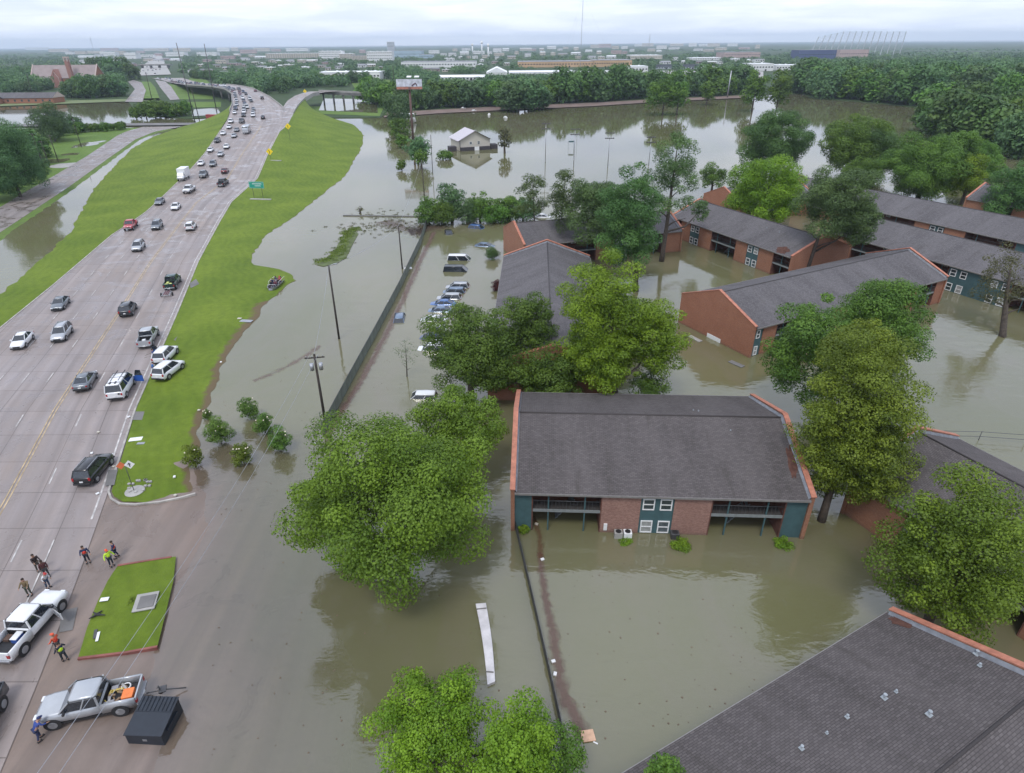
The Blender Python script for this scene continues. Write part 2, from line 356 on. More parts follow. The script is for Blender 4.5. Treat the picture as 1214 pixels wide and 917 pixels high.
def tag(o, label, cat, group=None, kind=None):
    o['label'] = label; o['category'] = cat
    if group: o['group'] = group
    if kind: o['kind'] = kind
    return o
def struct(o): o['kind'] = 'structure'; return o
KIDS = {}
def copy_tree(root, loc, rz, label=None, scale=None):
    c = root.copy(); COL.objects.link(c); c.location = loc; c.rotation_euler.z = rz
    if scale is not None: c.scale = scale
    if label: c['label'] = label
    if root.name not in KIDS: KIDS[root.name] = [(ch, list(ch.children)) for ch in root.children]
    for ch, subs in KIDS[root.name]:
        d = ch.copy(); COL.objects.link(d); d.parent = c
        for g in subs:
            h = g.copy(); COL.objects.link(h); h.parent = d
    return c
# ------------------------------------------------------------------ polylines sampled by forward distance
class Line:
    def __init__(s, pix, z=0.0, world=False):
        s.p = [Vector(q) if world else P(q[0], q[1], z) for q in pix]; s.p.sort(key=lambda q: q.y)
    def at(s, y):
        p = s.p
        if y <= p[0].y: a, b = p[0], p[1]
        elif y >= p[-1].y: a, b = p[-2], p[-1]
        else:
            i = next(k for k in range(len(p) - 1) if p[k + 1].y >= y); a, b = p[i], p[i + 1]
        if b.y - a.y < 1e-6: return a.x
        return a.x + (b.x - a.x) * (y - a.y) / (b.y - a.y)
def ysamples(a, b, step0=1.5, grow=.012):
    ys = [a]
    while ys[-1] < b: ys.append(ys[-1] + max(step0, ys[-1] * grow))
    ys[-1] = b; return ys
def strip(name, left, right, y0, y1, mat, zfun, nx=6, wob=None, edge=None, step=1.5, side=None):
    """sheet between two lines, zfun(y, s) with s 0..1 from left to right; UVs in metres"""
    mb = MB(); ys = ysamples(y0, y1, step); ed = []
    vv = 0.0; prev = None; rows = []
    for j, y in enumerate(ys):
        xl, xr = left(y), right(y)
        if wob: xl += wob[0](y); xr += wob[1](y)
        c = Vector(((xl + xr) / 2, y));
        if prev is not None: vv += (c - prev).length
        prev = c; row = []
        for i in range(nx + 1):
            s = i / nx; x = xl + (xr - xl) * s; row.append(len(mb.v)); mb.v.append((x, y, zfun(y, s)))
            ed.append(edge(s, y) if edge else 0.0)
        rows.append((row, vv, xr - xl))
    for j in range(len(ys) - 1):
        r0, v0, w0 = rows[j]; r1, v1, w1 = rows[j + 1]
        for i in range(nx):
            s0, s1 = (i / nx - 1), ((i + 1) / nx - 1)
            mb.face((r0[i], r0[i + 1], r1[i + 1], r1[i]), 0, [(s0 * w0, v0), (s1 * w0, v0), (s1 * w1, v1), (s0 * w1, v1)], True)
    o = mb.build(name, mat); 
    at = o.data.attributes.new('edge', 'FLOAT', 'POINT'); at.data.foreach_set('value', ed)
    return struct(o)
def wobble(amp, seed, f=.35):
    def g(y): return amp * mnoise.noise(Vector((y * f, seed * 7.3, 0))) + amp * .5 * mnoise.noise(Vector((y * f * 3, seed * 3.3, 5)))
    return g
ZERO = lambda y: 0.0
# ------------------------------------------------------------------ roads, grass, water
hw_r = Line([(20, 870), (45, 810), (70, 745), (98, 670), (127, 588), (160, 485), (210, 371), (235, 310), (261, 262), (274, 240), (283, 232), (305, 212), (317, 184), (331, 157), (338, 143), (335, 128), (320, 116), (300, 105.6), (285, 102.6), (272, 101), (252, 99.5), (232, 97), (219, 93.5), (203, 88)], roadz)
hw_l = Line([(0, 390), (64, 338), (133, 279), (173, 252), (205, 222), (230, 197), (243, 182), (259.5, 158), (270.5, 141), (276, 124), (274.5, 111), (266.5, 106), (251, 103.2), (219, 101), (206, 98.8), (195, 96), (183, 93.5), (161, 89.5)], roadz)
Y_HW0, Y_HW1 = 8.0, 1050.0
strip('highway', hw_l.at, hw_r.at, Y_HW0, Y_HW1, PAVE, lambda y, s: roadz(y) + .02, 8)
rp_r = Line([(331, 157), (341, 148), (350, 131), (355, 123.5), (361, 117.5), (371, 111.8), (385, 109.5), (400, 108.6)], roadz)
rp_l = Line([(331, 157.2), (338, 143), (335, 128), (341, 119.5), (350, 113.6), (362, 109.6), (376, 107.6), (392, 106.6)], roadz)
RP0 = P(331, 157, roadz).y
strip('exit_ramp', rp_l.at, rp_r.at, RP0, 560, PAVE, lambda y, s: roadz(min(y, 500)) + .028, 3)
# lane markings: offsets in metres left of the right edge
def mark(offset, width, mat, y0, y1, name, dash=None, lift=.03, zf=roadz):
    mb = MB(); y = y0
    while y < y1:
        ye = min(y1, y + (dash[0] if dash else max(2.0, y * .02)))
        q = []
        for yy, sgn in ((y, -1), (y, 1), (ye, 1), (ye, -1)):
            q.append((hw_r.at(yy) - offset + sgn * width / 2, yy, zf(yy) + lift))
        mb.poly(q); y = ye + (dash[1] if dash else 0)
    return struct(mb.build(name, mat))
mark(10.5, .16, PAINT_Y, 12, 340, 'road_marking_yellow'); mark(10.9, .16, PAINT_Y, 12, 340, 'road_marking_yellow')
mark(.75, .20, PAINT_W, 50, 300, 'road_marking_edge_line')
for off in (6.9, 14.6, 18.2, 21.8): mark(off, .15, PAINT_W, 20, 420, 'road_marking_dashes', (3, 9))
mark(3.7, .14, PAINT_W, 12, 47, 'road_marking_edge_line')
# ramp edge line and gore stripes
# left grass bank between ditch and highway
lg_l = Line([(-60, 396), (0, 350), (42, 313), (81, 279), (96, 252), (106, 232), (128, 205), (156, 177), (180, 163), (217, 150), (247, 143.5), (268, 139)], 0.0)
YL0, YL1 = P(-60, 396).y - 30, P(268, 139).y
def lgz(y, s): return .03 + (roadz(y) - .04) * (s ** 1.3) + (.25 * math.sin(s * math.pi))
strip('grass_bank', lg_l.at, lambda y: hw_l.at(y) - .35, YL0, YL1, G_NEAR, lgz, 14, (wobble(.8, 1), ZERO), lambda s, y: max(max(0, .55 - s * 6), max(0, .5 - (1 - s) * 14)), 1.2)
# right grass median with the knoll
md_l = Line([(150, 598), (137, 594), (129, 586), (160, 485), (210, 371), (235, 310), (261, 262), (274, 240), (283, 232), (305, 212), (317, 184), (331, 157)], roadz)
md_l.p += rp_r.p[1:]; md_l.p.sort(key=lambda q: q.y)
md_r = Line([(173, 598), (222, 588), (227, 576), (224, 558), (230, 538), (234, 518), (237, 499), (247, 479), (259, 444), (274, 412), (294, 390), (305, 378), (315, 358), (338, 341), (349, 333), (342, 323), (330, 319.5), (300, 314), (299, 303), (315, 279), (349, 257), (384, 229), (409, 210), (426, 180), (431, 170), (430, 158), (419, 148), (399, 142), (377, 136.5), (357, 133)], 0.0)
YM0, YM1 = P(150, 598).y + .1, P(357, 133).y
def mdz(y, s): return .03 + max(0, roadz(y) + .10 - .03) * ((1 - s) ** 1.2) + (.28 * math.sin(s * math.pi) if y > 60 else .1 * math.sin(s * math.pi))
strip('grass_median', lambda y: md_l.at(y) + .25, md_r.at, YM0, YM1, G_NEAR, mdz, 14, (ZERO, wobble(.7, 5)), lambda s, y: max(0, (1.0 - (1 - s) * 4.2) if y < 112 else (.62 - (1 - s) * 11) * .9), .9)
def PG(u, v, up=0.0):
    z = .3
    for _ in range(40):
        p = P(u, v, z + up); s = (p.x - md_l.at(p.y) - .25) / max(.1, md_r.at(p.y) - md_l.at(p.y) - .25); z = z * .5 + .5 * mdz(p.y, min(1, max(0, s)))
    return Vector((p.x, p.y, z + up))
# kerb round the near tip of the median and a gutter line
def kerb(name, pts, mat, w_=.22, h=.16, closed=False):
    mb = MB(); pts = [Vector(p) for p in pts]
    if closed: pts.append(pts[0])
    rings = []
    for i, p in enumerate(pts):
        d = (pts[min(i + 1, len(pts) - 1)] - pts[max(i - 1, 0)]); d.z = 0; d.normalize(); n = Vector((-d.y, d.x, 0)) * w_ / 2
        rings.append([p - n + Vector((0, 0, -.25)), p - n + Vector((0, 0, h)), p + n + Vector((0, 0, h)), p + n + Vector((0, 0, -.25))])
    mb.loft(rings, 0, True, False); return struct(mb.build(name, mat))
kerb('kerb', [P(*q, RZ0) for q in ((232, 586), (214, 591), (190, 596), (160, 599), (142, 598), (132, 592), (129, 584), (133, 570))], KERB)
kerb('kerb', [Vector((hw_r.at(y) + .05, y, roadz(y) - .06)) for y in ysamples(P(133, 570).y, P(331, 157, roadz).y, 2)], KERB, .25)
kerb('kerb', [Vector((hw_l.at(y) - .1, y, roadz(y) - .06)) for y in ysamples(35, 330, 2)], KERB, .25)
# traffic island
isl = [(140, 672), (176, 666), (209, 661), (206, 690), (196, 732), (187, 768), (150, 775), (93, 782), (104, 745), (116, 715), (128, 690)]
iw = [P(u, v, RZ0) for u, v in isl]
mb = MB(); cen = sum(iw, Vector()) / len(iw); nR = 7
ring_pts = []
dense = []
for i in range(len(iw)):
    a, b = iw[i], iw[(i + 1) % len(iw)]
    for k in range(6): dense.append(a.lerp(b, k / 6))
rings_idx = []
for j in range(nR + 1):
    f = j / nR; rings_idx.append([len(mb.v) + k for k in range(len(dense))])
    for p in dense:
        q = cen.lerp(p, max(f, .02)); mb.v.append((q.x, q.y, RZ0 + .12 + .12 * (1 - f * f) + .02 * mnoise.noise(q)))
for j in range(nR):
    for k in range(len(dense)):
        k2 = (k + 1) % len(dense); mb.face((rings_idx[j][k], rings_idx[j + 1][k], rings_idx[j + 1][k2], rings_idx[j][k2]), 0, None, True)
mb.face(rings_idx[0][::-1])
struct(mb.build('grass_island', G_NEAR))
kerb('kerb', dense[:12], KERB_R, .2, .17); kerb('kerb', dense[30:43], KERB_R, .2, .17)
for q in (((206, 402), (214, 394), (222, 398), (213, 408)), ((160, 487), (171, 487), (168, 497), (157, 497)), ((128, 556), (139, 556), (135, 574), (124, 575)), ((224, 336), (232, 330), (236, 336), (226, 341))):
    flat_pts = [P(u, v, RZ0 + .32) for u, v in q]; mbq = MB(); mbq.poly([(p.x, p.y, max(.34, roadz(p.y) + .17)) for p in flat_pts][::-1]); struct(mbq.build('drain_inlet_apron', CONC_D))
mbq = MB(); mbq.poly([P(u, v, RZ0 + .03) for u, v in ((73, 724), (92, 720), (86, 747), (70, 750))][::-1]); struct(mbq.build('road_patch', CONC_D))
# frontage road on the far left
fr_l = Line([(-60, 290), (0, 246), (33, 226), (65.5, 208), (105, 184), (139, 161), (150, 156), (168, 151)], .3)
fr_r = Line([(-60, 325), (0, 276), (81.5, 222), (128.5, 188), (160.6, 165.6), (183, 156.5), (213, 150.8)], .3)
YF0, YF1 = P(-60, 325).y, P(213, 150.8).y
strip('frontage_road', fr_l.at, fr_r.at, YF0, YF1, PAVE2, lambda y, s: .32, 4)
strip('grass_verge', lambda y: fr_r.at(y) - .1, lambda y: fr_r.at(y) + 2.3, YF0, YF1 - 12, G_FAR, lambda y, s: .30 - .32 * s, 3, (ZERO, wobble(.7, 9)), lambda s, y: .5)
strip('grass_field', lambda y: -y * 1.35, lambda y: fr_l.at(y) + .3, YF0, P(60, 153).y, G_FAR, lambda y, s: .22, 10, None, lambda s, y: .12, 2.5)
strip('levee_path', lambda y: P(60, 153).x - 90, lambda y: P(255, 143).x, P(60, 151).y, P(60, 148.2).y, CONC_D, lambda y, s: .55, 6)
def patch(name, cu, cv, ru, rv, mat, z, seed, wob=.25, n=40):
    c = P(cu, cv, z); rx = P(cu + ru, cv, z).x - c.x; ry = (P(cu, cv - rv, z).y - P(cu, cv + rv, z).y) / 2
    mb = MB(); pts = []
    for k in range(n):
        t = 2 * math.pi * k / n; f = 1 + wob * mnoise.noise(Vector((math.cos(t) * 1.5, math.sin(t) * 1.5, seed))) * 2
        pts.append((c.x + rx * f * math.cos(t), c.y + ry * f * math.sin(t), z))
    mb.poly(pts, 0, [(p[0], p[1]) for p in pts]); return mb.build(name, mat)
def depth_attr(o, val=3.0):
    a = o.data.attributes.new('depth', 'FLOAT', 'POINT'); a.data.foreach_set('value', [val] * len(o.data.vertices)); return o
for cu, cv, ru, rv in ((104, 171, 11, 3.4), (62, 191, 16, 3), (84, 183, 9, 1.6)):
    struct(depth_attr(patch('puddle_water', cu, cv, ru, rv, WATER, .24, cu)))
struct(patch('driveway', 78, 196, 16, 3, CONC, .245, 3, .1))
# shallow, half drowned pavement in front of the camera
WL = [P(*q) for q in ((228, 560), (236, 592), (238, 625), (224, 655), (208, 700), (195, 770), (196, 805), (222, 852), (196, 900), (170, 990), (150, 1200))]
WLn = np.array([(p.x, p.y) for p in WL])
def wl_dist(X, Y):
    """signed distance, + on the flooded (right hand) side"""
    best = np.full(X.shape, 1e9); sign = np.ones(X.shape)
    for i in range(len(WLn) - 1):
        a, b = WLn[i], WLn[i + 1]; ab_ = b - a; L2 = (ab_ ** 2).sum()
        t = np.clip(((X - a[0]) * ab_[0] + (Y - a[1]) * ab_[1]) / L2, 0, 1); dxx = X - a[0] - t * ab_[0]; dyy = Y - a[1] - t * ab_[1]
        d = np.hypot(dxx, dyy); cr_ = ab_[0] * (Y - a[1]) - ab_[1] * (X - a[0]); upd = d < best; best = np.where(upd, d, best); sign = np.where(upd, np.where(cr_ > 0, 1, -1), sign)
    return best * sign
nz = lambda x, y, f, s=0: np.array([mnoise.noise(Vector((a * f, b * f, s))) for a, b in zip(x.ravel(), y.ravel())]).reshape(x.shape)
def grid_obj(name, xs, ys, Z, mat, attrs=None):
    X, Y = np.meshgrid(xs, ys); nx, ny = len(xs), len(ys)
    V = np.stack([X, Y, Z], -1).reshape(-1, 3); i = np.arange(nx * ny).reshape(ny, nx)
    Fq = np.stack([i[:-1, :-1], i[:-1, 1:], i[1:, 1:], i[1:, :-1]], -1).reshape(-1, 4)
    me = bpy.data.meshes.new(name); me.vertices.add(len(V)); me.vertices.foreach_set('co', V.ravel()); me.loops.add(Fq.size); me.loops.foreach_set('vertex_index', Fq.ravel())
    me.polygons.add(len(Fq)); me.polygons.foreach_set('loop_start', np.arange(0, Fq.size, 4)); me.polygons.foreach_set('loop_total', np.full(len(Fq), 4)); me.polygons.foreach_set('use_smooth', np.ones(len(Fq), bool))
    me.update(calc_edges=True); uvl = me.uv_layers.new(name='UVMap'); uvs = V[Fq.ravel()][:, :2]; uvl.data.foreach_set('uv', uvs.ravel())
    for k, a in (attrs or {}).items():
        at = me.attributes.new(k, 'FLOAT', 'POINT'); at.data.foreach_set('value', a.ravel())
    me.materials.append(mat); o = bpy.data.objects.new(name, me); COL.objects.link(o); return struct(o)
def depth_at(X, Y):
    s = wl_dist(X, Y)
    n = nz(X, Y, .09, 2.0) * 1.6 + nz(X, Y, .35, 4.0) * .5
    d = (s + n * 2.0) * .018
    d = np.where(d > 0, d + np.maximum(0, s - 4) ** 2 * .0022, d * 2.0)
    return np.where(Y > 78, 3.0, d), s
xs = np.arange(-66, 14, .8); ys = np.arange(5, 72, .8); X, Y = np.meshgrid(xs, ys); D, S_ = depth_at(X, Y)
grid_obj('pavement', xs, ys, np.clip(-D, -1.2, .135), PAVE_W)
gx = np.concatenate([-np.geomspace(30000, 75, 26), np.arange(-72, 30, 1.0), np.geomspace(31, 30000, 28)])
gy = np.concatenate([[-400, -60, 0], np.arange(6, 80, 1.0), np.geomspace(81, 40000, 46)])
X, Y = np.meshgrid(gx, gy); D = np.full(X.shape, 3.0); sel = (X > -73) & (X < 31) & (Y > 5) & (Y < 80)
D[sel] = depth_at(X[sel], Y[sel])[0]
f_ = np.clip((Y - 66) / 12, 0, 1); D = np.where(sel, np.clip(D, 0, 3) * (1 - f_) + 3 * f_, D)
grid_obj('water', gx, gy, np.zeros(X.shape), WATER, {'depth': D})
# land beyond the flood
bank = [(-500, 124), (-100, 124), (0, 123), (40, 120), (95, 118.5), (150, 118), (160, 132), (175, 137), (222, 141), (270, 138.5), (350, 134), (357, 136), (395, 140), (450, 139.5), (460, 135), (510, 132), (560, 130), (600, 128.5), (645, 127), (700, 124), (770, 119.5), (820, 117), (884, 114.5), (915, 112), (950, 111), (965, 117), (1010, 120), (1060, 124.5), (1100, 130), (1140, 139), (1185, 150), (1400, 190), (1900, 260)]
mb = MB(); fr = [];
for u, v in bank: fr.append(P(u, v, .3))
dist_f = [1, 1.05, 1.3, 2, 4, 10, 40]
for p in fr:
    mb.v.append((p.x, p.y, -.3))
    for k in dist_f: mb.v.append((p.x * k, p.y * k, .35))
nn = len(dist_f) + 1
for i in range(len(fr) - 1):
    for k in range(nn - 1): mb.face((i * nn + k, (i + 1) * nn + k, (i + 1) * nn + k + 1, i * nn + k + 1))
struct(mb.build('far_ground', G_LAND))
def flat(name, pix, mat, z): 
    pts = [P(u, v, z) for u, v in pix]; mb = MB(); mb.poly(pts, 0, [(p.x, p.y) for p in pts]); o = mb.build(name, mat)
    return struct(o)
flat('bank_path', [(455, 139), (520, 134.6), (600, 130.6), (700, 126.2), (780, 121), (884, 116), (886, 113), (780, 117.6), (700, 122), (600, 126), (520, 130), (455, 134)], M('bank_soil', (.17, .12, .10), .9, var=.25, scale=.1), .5)
flat('bank_path', [(0, 126), (95, 122.5), (190, 119), (190, 116.5), (95, 119), (0, 121)], M('lawn_pale', (.14, .18, .07), .9, var=.2, scale=.1), .5)
flat('far_grass', [(203, 118), (252, 118), (254, 103.5), (225, 102), (200, 100)], G_FAR, .5)
flat('far_grass', [(166, 119), (190, 119), (184, 104), (178, 97), (168, 97)], G_FAR, .5)
flat('far_grass', [(222, 128), (262, 127), (262, 121), (222, 121)], G_FAR, .5)
flat('far_grass', [(222, 97.5), (250, 100), (245, 95), (226, 91.5)], G_FAR, .6)
flat('far_grass', [(415, 96), (462, 95), (466, 105), (445, 107), (420, 104)], G_FAR, .5)
flat('far_grass', [(350, 134), (450, 138), (455, 128), (360, 126)], G_FAR, .5)
flat('side_road', [(148, 121), (169, 121), (173, 107), (168, 98), (158, 95), (152, 97), (160, 106)], PAVE2, .7)
flat('side_road', [(202, 119), (213, 118), (203, 103), (196, 97), (184, 95), (190, 104)], PAVE2, .7)
struct(depth_attr(flat('canal_water', [(228, 138), (262, 136), (258, 128), (230, 130)], WATER, .6)))
struct(depth_attr(flat('canal_water', [(378, 131), (448, 134), (446, 118), (384, 117)], WATER, .62)))
far_hw = flat('far_highway', [(161, 90), (203, 88.5), (196, 76), (191, 65), (186, 64), (172, 76)], CONC, 1.3)
flat('far_car_park', [(760, 91), (905, 97), (905, 85), (780, 84)], CONC, .8)
# ------------------------------------------------------------------ foliage
def leaf_mesh(name, clumps, per_area, size, seed, mat, up=.35, flat_=False):
    rng = np.random.default_rng(seed); C = []; Nn = []; T = []; S = []
    for (cx, cy, cz, rx, ry, rz, tint) in clumps:
        area = 4 * math.pi * ((rx * ry + rx * rz + ry * rz) / 3); n = max(6, int(area * per_area))
        d = rng.normal(size=(n, 3)); d[:, 2] += up * .8; d /= np.linalg.norm(d, axis=1)[:, None]
        rad = rng.uniform(.62, 1.08, n)[:, None]; C.append(np.array([cx, cy, cz]) + d * rad * np.array([rx, ry, rz]))
        nrm = d * .9 + rng.normal(size=(n, 3)) * .38; nrm[:, 2] += .40; Nn.append(nrm)
        T.append(np.clip(tint + rng.normal(0, .12, n), 0, 1)); S.append(size * rng.uniform(.6, 1.35, n))
    C = np.concatenate(C); Nn = np.concatenate(Nn); T = np.concatenate(T); S = np.concatenate(S)
    Nn /= np.linalg.norm(Nn, axis=1)[:, None]; n = len(C)
    a = np.cross(Nn, rng.normal(size=(n, 3))); a /= np.linalg.norm(a, axis=1)[:, None] + 1e-9; b = np.cross(Nn, a)
    s = S[:, None] / 2; asp = rng.uniform(.55, .9, n)[:, None]
    V = np.stack([C - a * s, C - b * s * asp + Nn * s * .18, C + a * s, C + b * s * asp + Nn * s * .18], 1).reshape(-1, 3)
    me = bpy.data.meshes.new(name); me.vertices.add(4 * n); me.vertices.foreach_set('co', V.ravel()); me.loops.add(4 * n); me.loops.foreach_set('vertex_index', np.arange(4 * n))
    me.polygons.add(n); me.polygons.foreach_set('loop_start', np.arange(0, 4 * n, 4)); me.polygons.foreach_set('loop_total', np.full(n, 4)); me.update(calc_edges=True)
    at = me.attributes.new('tint', 'FLOAT', 'POINT'); at.data.foreach_set('value', np.repeat(T, 4)); me.materials.append(mat); return me
def crown_clumps(ells, seed, frac=.36, cover=1.0, inner=.15, flatten=.7, gap=0.0):
    """ells: list of (x,y,z,rx,ry,rz); returns clumps scattered through them"""
    rng = random.Random(seed); out_ = []
    for (x, y, z, rx, ry, rz) in ells:
        rm = (rx * ry * rz) ** (1 / 3); rc = rm * frac; n = max(5, int(cover * 3.2 * (rm / rc) ** 2))
        for k in range(n):
            if rng.random() < gap: continue
            ph = math.acos(1 - 2 * (k + .5) / n * .93); th = k * 2.39996 + rng.uniform(-.5, .5); f = rng.uniform(.58, .99) if rng.random() > inner else rng.uniform(.2, .6)
            r1 = rc * rng.uniform(.5, 1.45)
            out_.append((x + rx * f * math.sin(ph) * math.cos(th), y + ry * f * math.sin(ph) * math.sin(th), z + rz * f * math.cos(ph), r1, r1 * rng.uniform(.8, 1.1), r1 * flatten * rng.uniform(.8, 1.2), rng.uniform(.2, .85)))
    return out_
def trunk_mb(h, r, seed, crown_r, limbs=6, z0=-1.2, split=.35, lean=(0, 0)):
    rng = random.Random(seed); mb = MB()
    pts = [(lean[0] * t + .15 * r * math.sin(t * 5 + seed), lean[1] * t, z0 + (h - z0) * t) for t in (0, .15, .35, .55, .75, 1)]
    mb.tube(pts, [r * 1.25, r, r * .85, r * .65, r * .42, r * .12], 9)
    for k in range(limbs):
        t = split + (.9 - split) * k / max(1, limbs); zz = z0 + (h - z0) * t; a = k * 2.4 + rng.uniform(-.4, .4); L = crown_r * rng.uniform(.55, .85) * (1.1 - t * .6); x0 = lean[0] * t; y0 = lean[1] * t
        mb.tube([(x0, y0, zz), (x0 + L * .4 * math.cos(a), y0 + L * .4 * math.sin(a), zz + L * .28), (x0 + L * math.cos(a), y0 + L * math.sin(a), zz + L * .5)], [r * .45 * (1.2 - t), r * .3 * (1.2 - t), r * .08], 6)
    return mb
def bbox_crown(u0, v0, u1, v1, hb):
    """solve position and radii of a crown seen in a pixel box whose foliage starts hb above the ground"""
    uc, vc = (u0 + u1) / 2, (v0 + v1) / 2; rz = 4.0
    for _ in range(40):
        zc = hb + rz; c = P(uc, vc, zc); dist = proj(c)[2]; r = (u1 - u0) / 2 / F_PX * dist; hv = (v1 - v0) / 2 / F_PX * dist
        dn = (c - Vector((0, 0, CAM_H))).normalized(); sp, cp = -dn.z, math.hypot(dn.x, dn.y)
        q = max(.2 * hv, math.sqrt(max(0, hv * hv - (r * .95 * sp) ** 2))) / cp; rz = rz * .6 + .4 * min(q, r * 2.2)
    return c, r, rz
def tree(name, label, box, kind, hb=1.5, group=None, seed=1, extra=(), dens=5.0, leaf=.42, frac=.30, gap=0.0, trunk_r=None, cover=1.0, base=None, bark=None, flatten=.7, limbs=7, cat='tree', inner=.15, fill=1.0):
    c, r, rz = bbox_crown(*box, hb); b = Vector((c.x, c.y, 0)) if base is None else P(*base)
    root = thing(name, label, cat, (b.x, b.y, 0), 0, group)
    off = Vector((c.x - b.x, c.y - b.y, 0)); ells = [(off.x, off.y, c.z, r * .93, r * .93, rz * .95)]
    for (bx, hb2) in extra:
        c2, r2, rz2 = bbox_crown(*bx, hb2); ells.append((c2.x - b.x, c2.y - b.y, c2.z, r2 * .95, r2 * .95, rz2 * .95))
    ells = [(e[0], e[1], e[2], e[3] * .91, e[4] * .91, e[5] * .97) for e in ells]
    cl = crown_clumps(ells, seed, frac, cover * 1.25, inner, flatten, gap)
    if gap < .1: cl += [(e[0], e[1], e[2] - e[5] * .05, e[3] * .72, e[4] * .72, e[5] * .70, .4) for e in ells]
    me = leaf_mesh('crown', cl, dens * fill * 4.0, leaf * .53, seed, LEAF[kind]); cr_o = bpy.data.objects.new('crown', me); COL.objects.link(cr_o); cr_o.parent = root
    rt = trunk_r or max(.12, min(.5, .045 * (c.z + rz)))
    tm = trunk_mb(c.z + rz * .55, rt, seed, r * .8, limbs, lean=(off.x * .9, off.y * .9)); 
    for e in ells[1:]: tm.tube([(off.x * .3, off.y * .3, c.z * .35), (e[0] * .6, e[1] * .6, e[2] * .7), (e[0], e[1], e[2])], [rt * .5, rt * .35, rt * .1], 6)
    tm.build('trunk', bark or BARK, root)
    return root
# ---- the trees one can point to
tree('broadleaf_tree', 'big spreading olive green tree standing in the water left of the near apartment block', (338, 470, 603, 708), 'olive', 1.3, seed=11, extra=(((480, 452, 604, 560), 3.5), ((345, 540, 440, 650), 1.5)), leaf=.40, dens=7.5, frac=.24, trunk_r=.45)
tree('broadleaf_tree', 'rounded green tree between the drowned car park and the near apartment block', (494, 348, 618, 476), 'green', 1.5, seed=12, extra=(((590, 343, 668, 440), 3.0), ((545, 400, 660, 472), 1.0), ((606, 404, 700, 482), 1.0)), leaf=.42, dens=6.5, frac=.25)
tree('broadleaf_tree', 'tall bright green tree rising behind the left end of the near apartment roof', (656, 292, 772, 460), 'bright', 3.0, seed=13, extra=(((728, 345, 815, 462), 2.5), ((668, 380, 760, 470), 3)), leaf=.42, dens=7, frac=.25, base=(733, 500), trunk_r=.4)
tree('small_tree', 'small dark green tree over the back eave of the near apartment roof', (742, 438, 796, 480), 'green', 1.5, seed=14, leaf=.35, dens=6)
tree('broadleaf_tree', 'dense green tree in front of the long courtyard roof, partly behind the cypress', (985, 316, 1104, 455), 'green', 1.5, seed=15, extra=(((905, 342, 1012, 490), 1.5),), leaf=.42, dens=6.5, frac=.25)
tree('cypress_tree', 'tall yellow-green cypress at the right end of the near apartment block', (940, 376, 1084, 606), 'cypress', 2.2, seed=16, leaf=.36, dens=8.5, frac=.21, flatten=.6, base=(974, 618), trunk_r=.38, cover=1.3, extra=(((970, 374, 1068, 470), 9), ((956, 476, 1088, 614), 1.0)))
tree('broadleaf_tree', 'bright yellow-green tree at the bottom edge beside the concrete dock', (424, 785, 600, 935), 'bright', 1.5, seed=17, extra=(((552, 834, 672, 965), .8),), leaf=.30, dens=11, frac=.24)
tree('broadleaf_tree', 'duller green treetop at the bottom edge below the drowned fence line', (558, 842, 712, 972), 'green', 1.2, seed=18, leaf=.28, dens=11, frac=.24, extra=(((762, 893, 812, 945), 4),))
tree('broadleaf_tree', 'large leafy green tree at the right edge above the big grey roof corner', (1040, 552, 1230, 765), 'olive', 1.5, seed=19, leaf=.36, dens=8.5, frac=.22, trunk_r=.4)
tree('pine_tree', 'thin open tree with a bare stem, leftmost of the row behind the brick gable', (606, 199, 654, 266), 'pine', 6, seed=21, leaf=.55, dens=2.4, frac=.28, gap=.25, base=(636, 292), trunk_r=.22)
tree('pine_tree', 'slender forked pine, second from the left in the row behind the brick gable', (646, 193, 692, 282), 'pine', 5, seed=22, leaf=.55, dens=2.8, frac=.3, gap=.15, base=(663, 296), trunk_r=.24)
tree('pine_tree', 'broad rounded pine with brownish green needles over the hidden roof', (668, 207, 752, 292), 'pine', 5, seed=23, leaf=.5, dens=5, frac=.25, base=(712, 300))
tree('pine_tree', 'dark thick pine with hanging foliage left of the flooded courtyard', (705, 194, 790, 330), 'dark', 3, seed=24, leaf=.5, dens=5, frac=.25, base=(755, 345))
tree('pine_tree', 'tallest loose pine with a straight dark trunk standing in the flooded courtyard', (762, 150, 838, 262), 'pine', 9, seed=25, leaf=.5, dens=3.0, frac=.25, gap=.12, base=(784, 310), trunk_r=.5, extra=(((818, 232, 842, 268), 6),), inner=.3)
tree('broadleaf_tree', 'small round dark tree at the water edge behind the brick gables', (828, 195, 864, 224), 'green', 1, seed=26, leaf=.6, dens=3)
tree('broadleaf_tree', 'bright lime green tree behind the courtyard block roof', (858, 184, 962, 270), 'bright', 2, seed=27, leaf=.55, dens=4.6, frac=.25)
tree('pine_tree', 'dark pine with two bare trunks at the right end of the courtyard block', (940, 188, 1040, 290), 'pine', 7, seed=28, leaf=.5, dens=4.2, frac=.25, base=(953, 330), trunk_r=.4, gap=.05, extra=(((985, 230, 1045, 300), 5),))
tree('broadleaf_tree', 'dark green spreading tree at the lake edge, left of the bushy trees', (874, 129, 970, 204), 'dark', 1, seed=29, leaf=.8, dens=2.4, frac=.26)
tree('broadleaf_tree', 'green bushy tree at the lake edge behind the lime green tree', (968, 138, 1072, 205), 'green', 1, seed=30, leaf=.8, dens=2.4, frac=.26)
tree('broadleaf_tree', 'broad green tree behind the upper long roof', (1048, 160, 1150, 232), 'green', 1, seed=31, leaf=.7, dens=3, frac=.26, extra=(((1112, 150, 1160, 200), 6),))
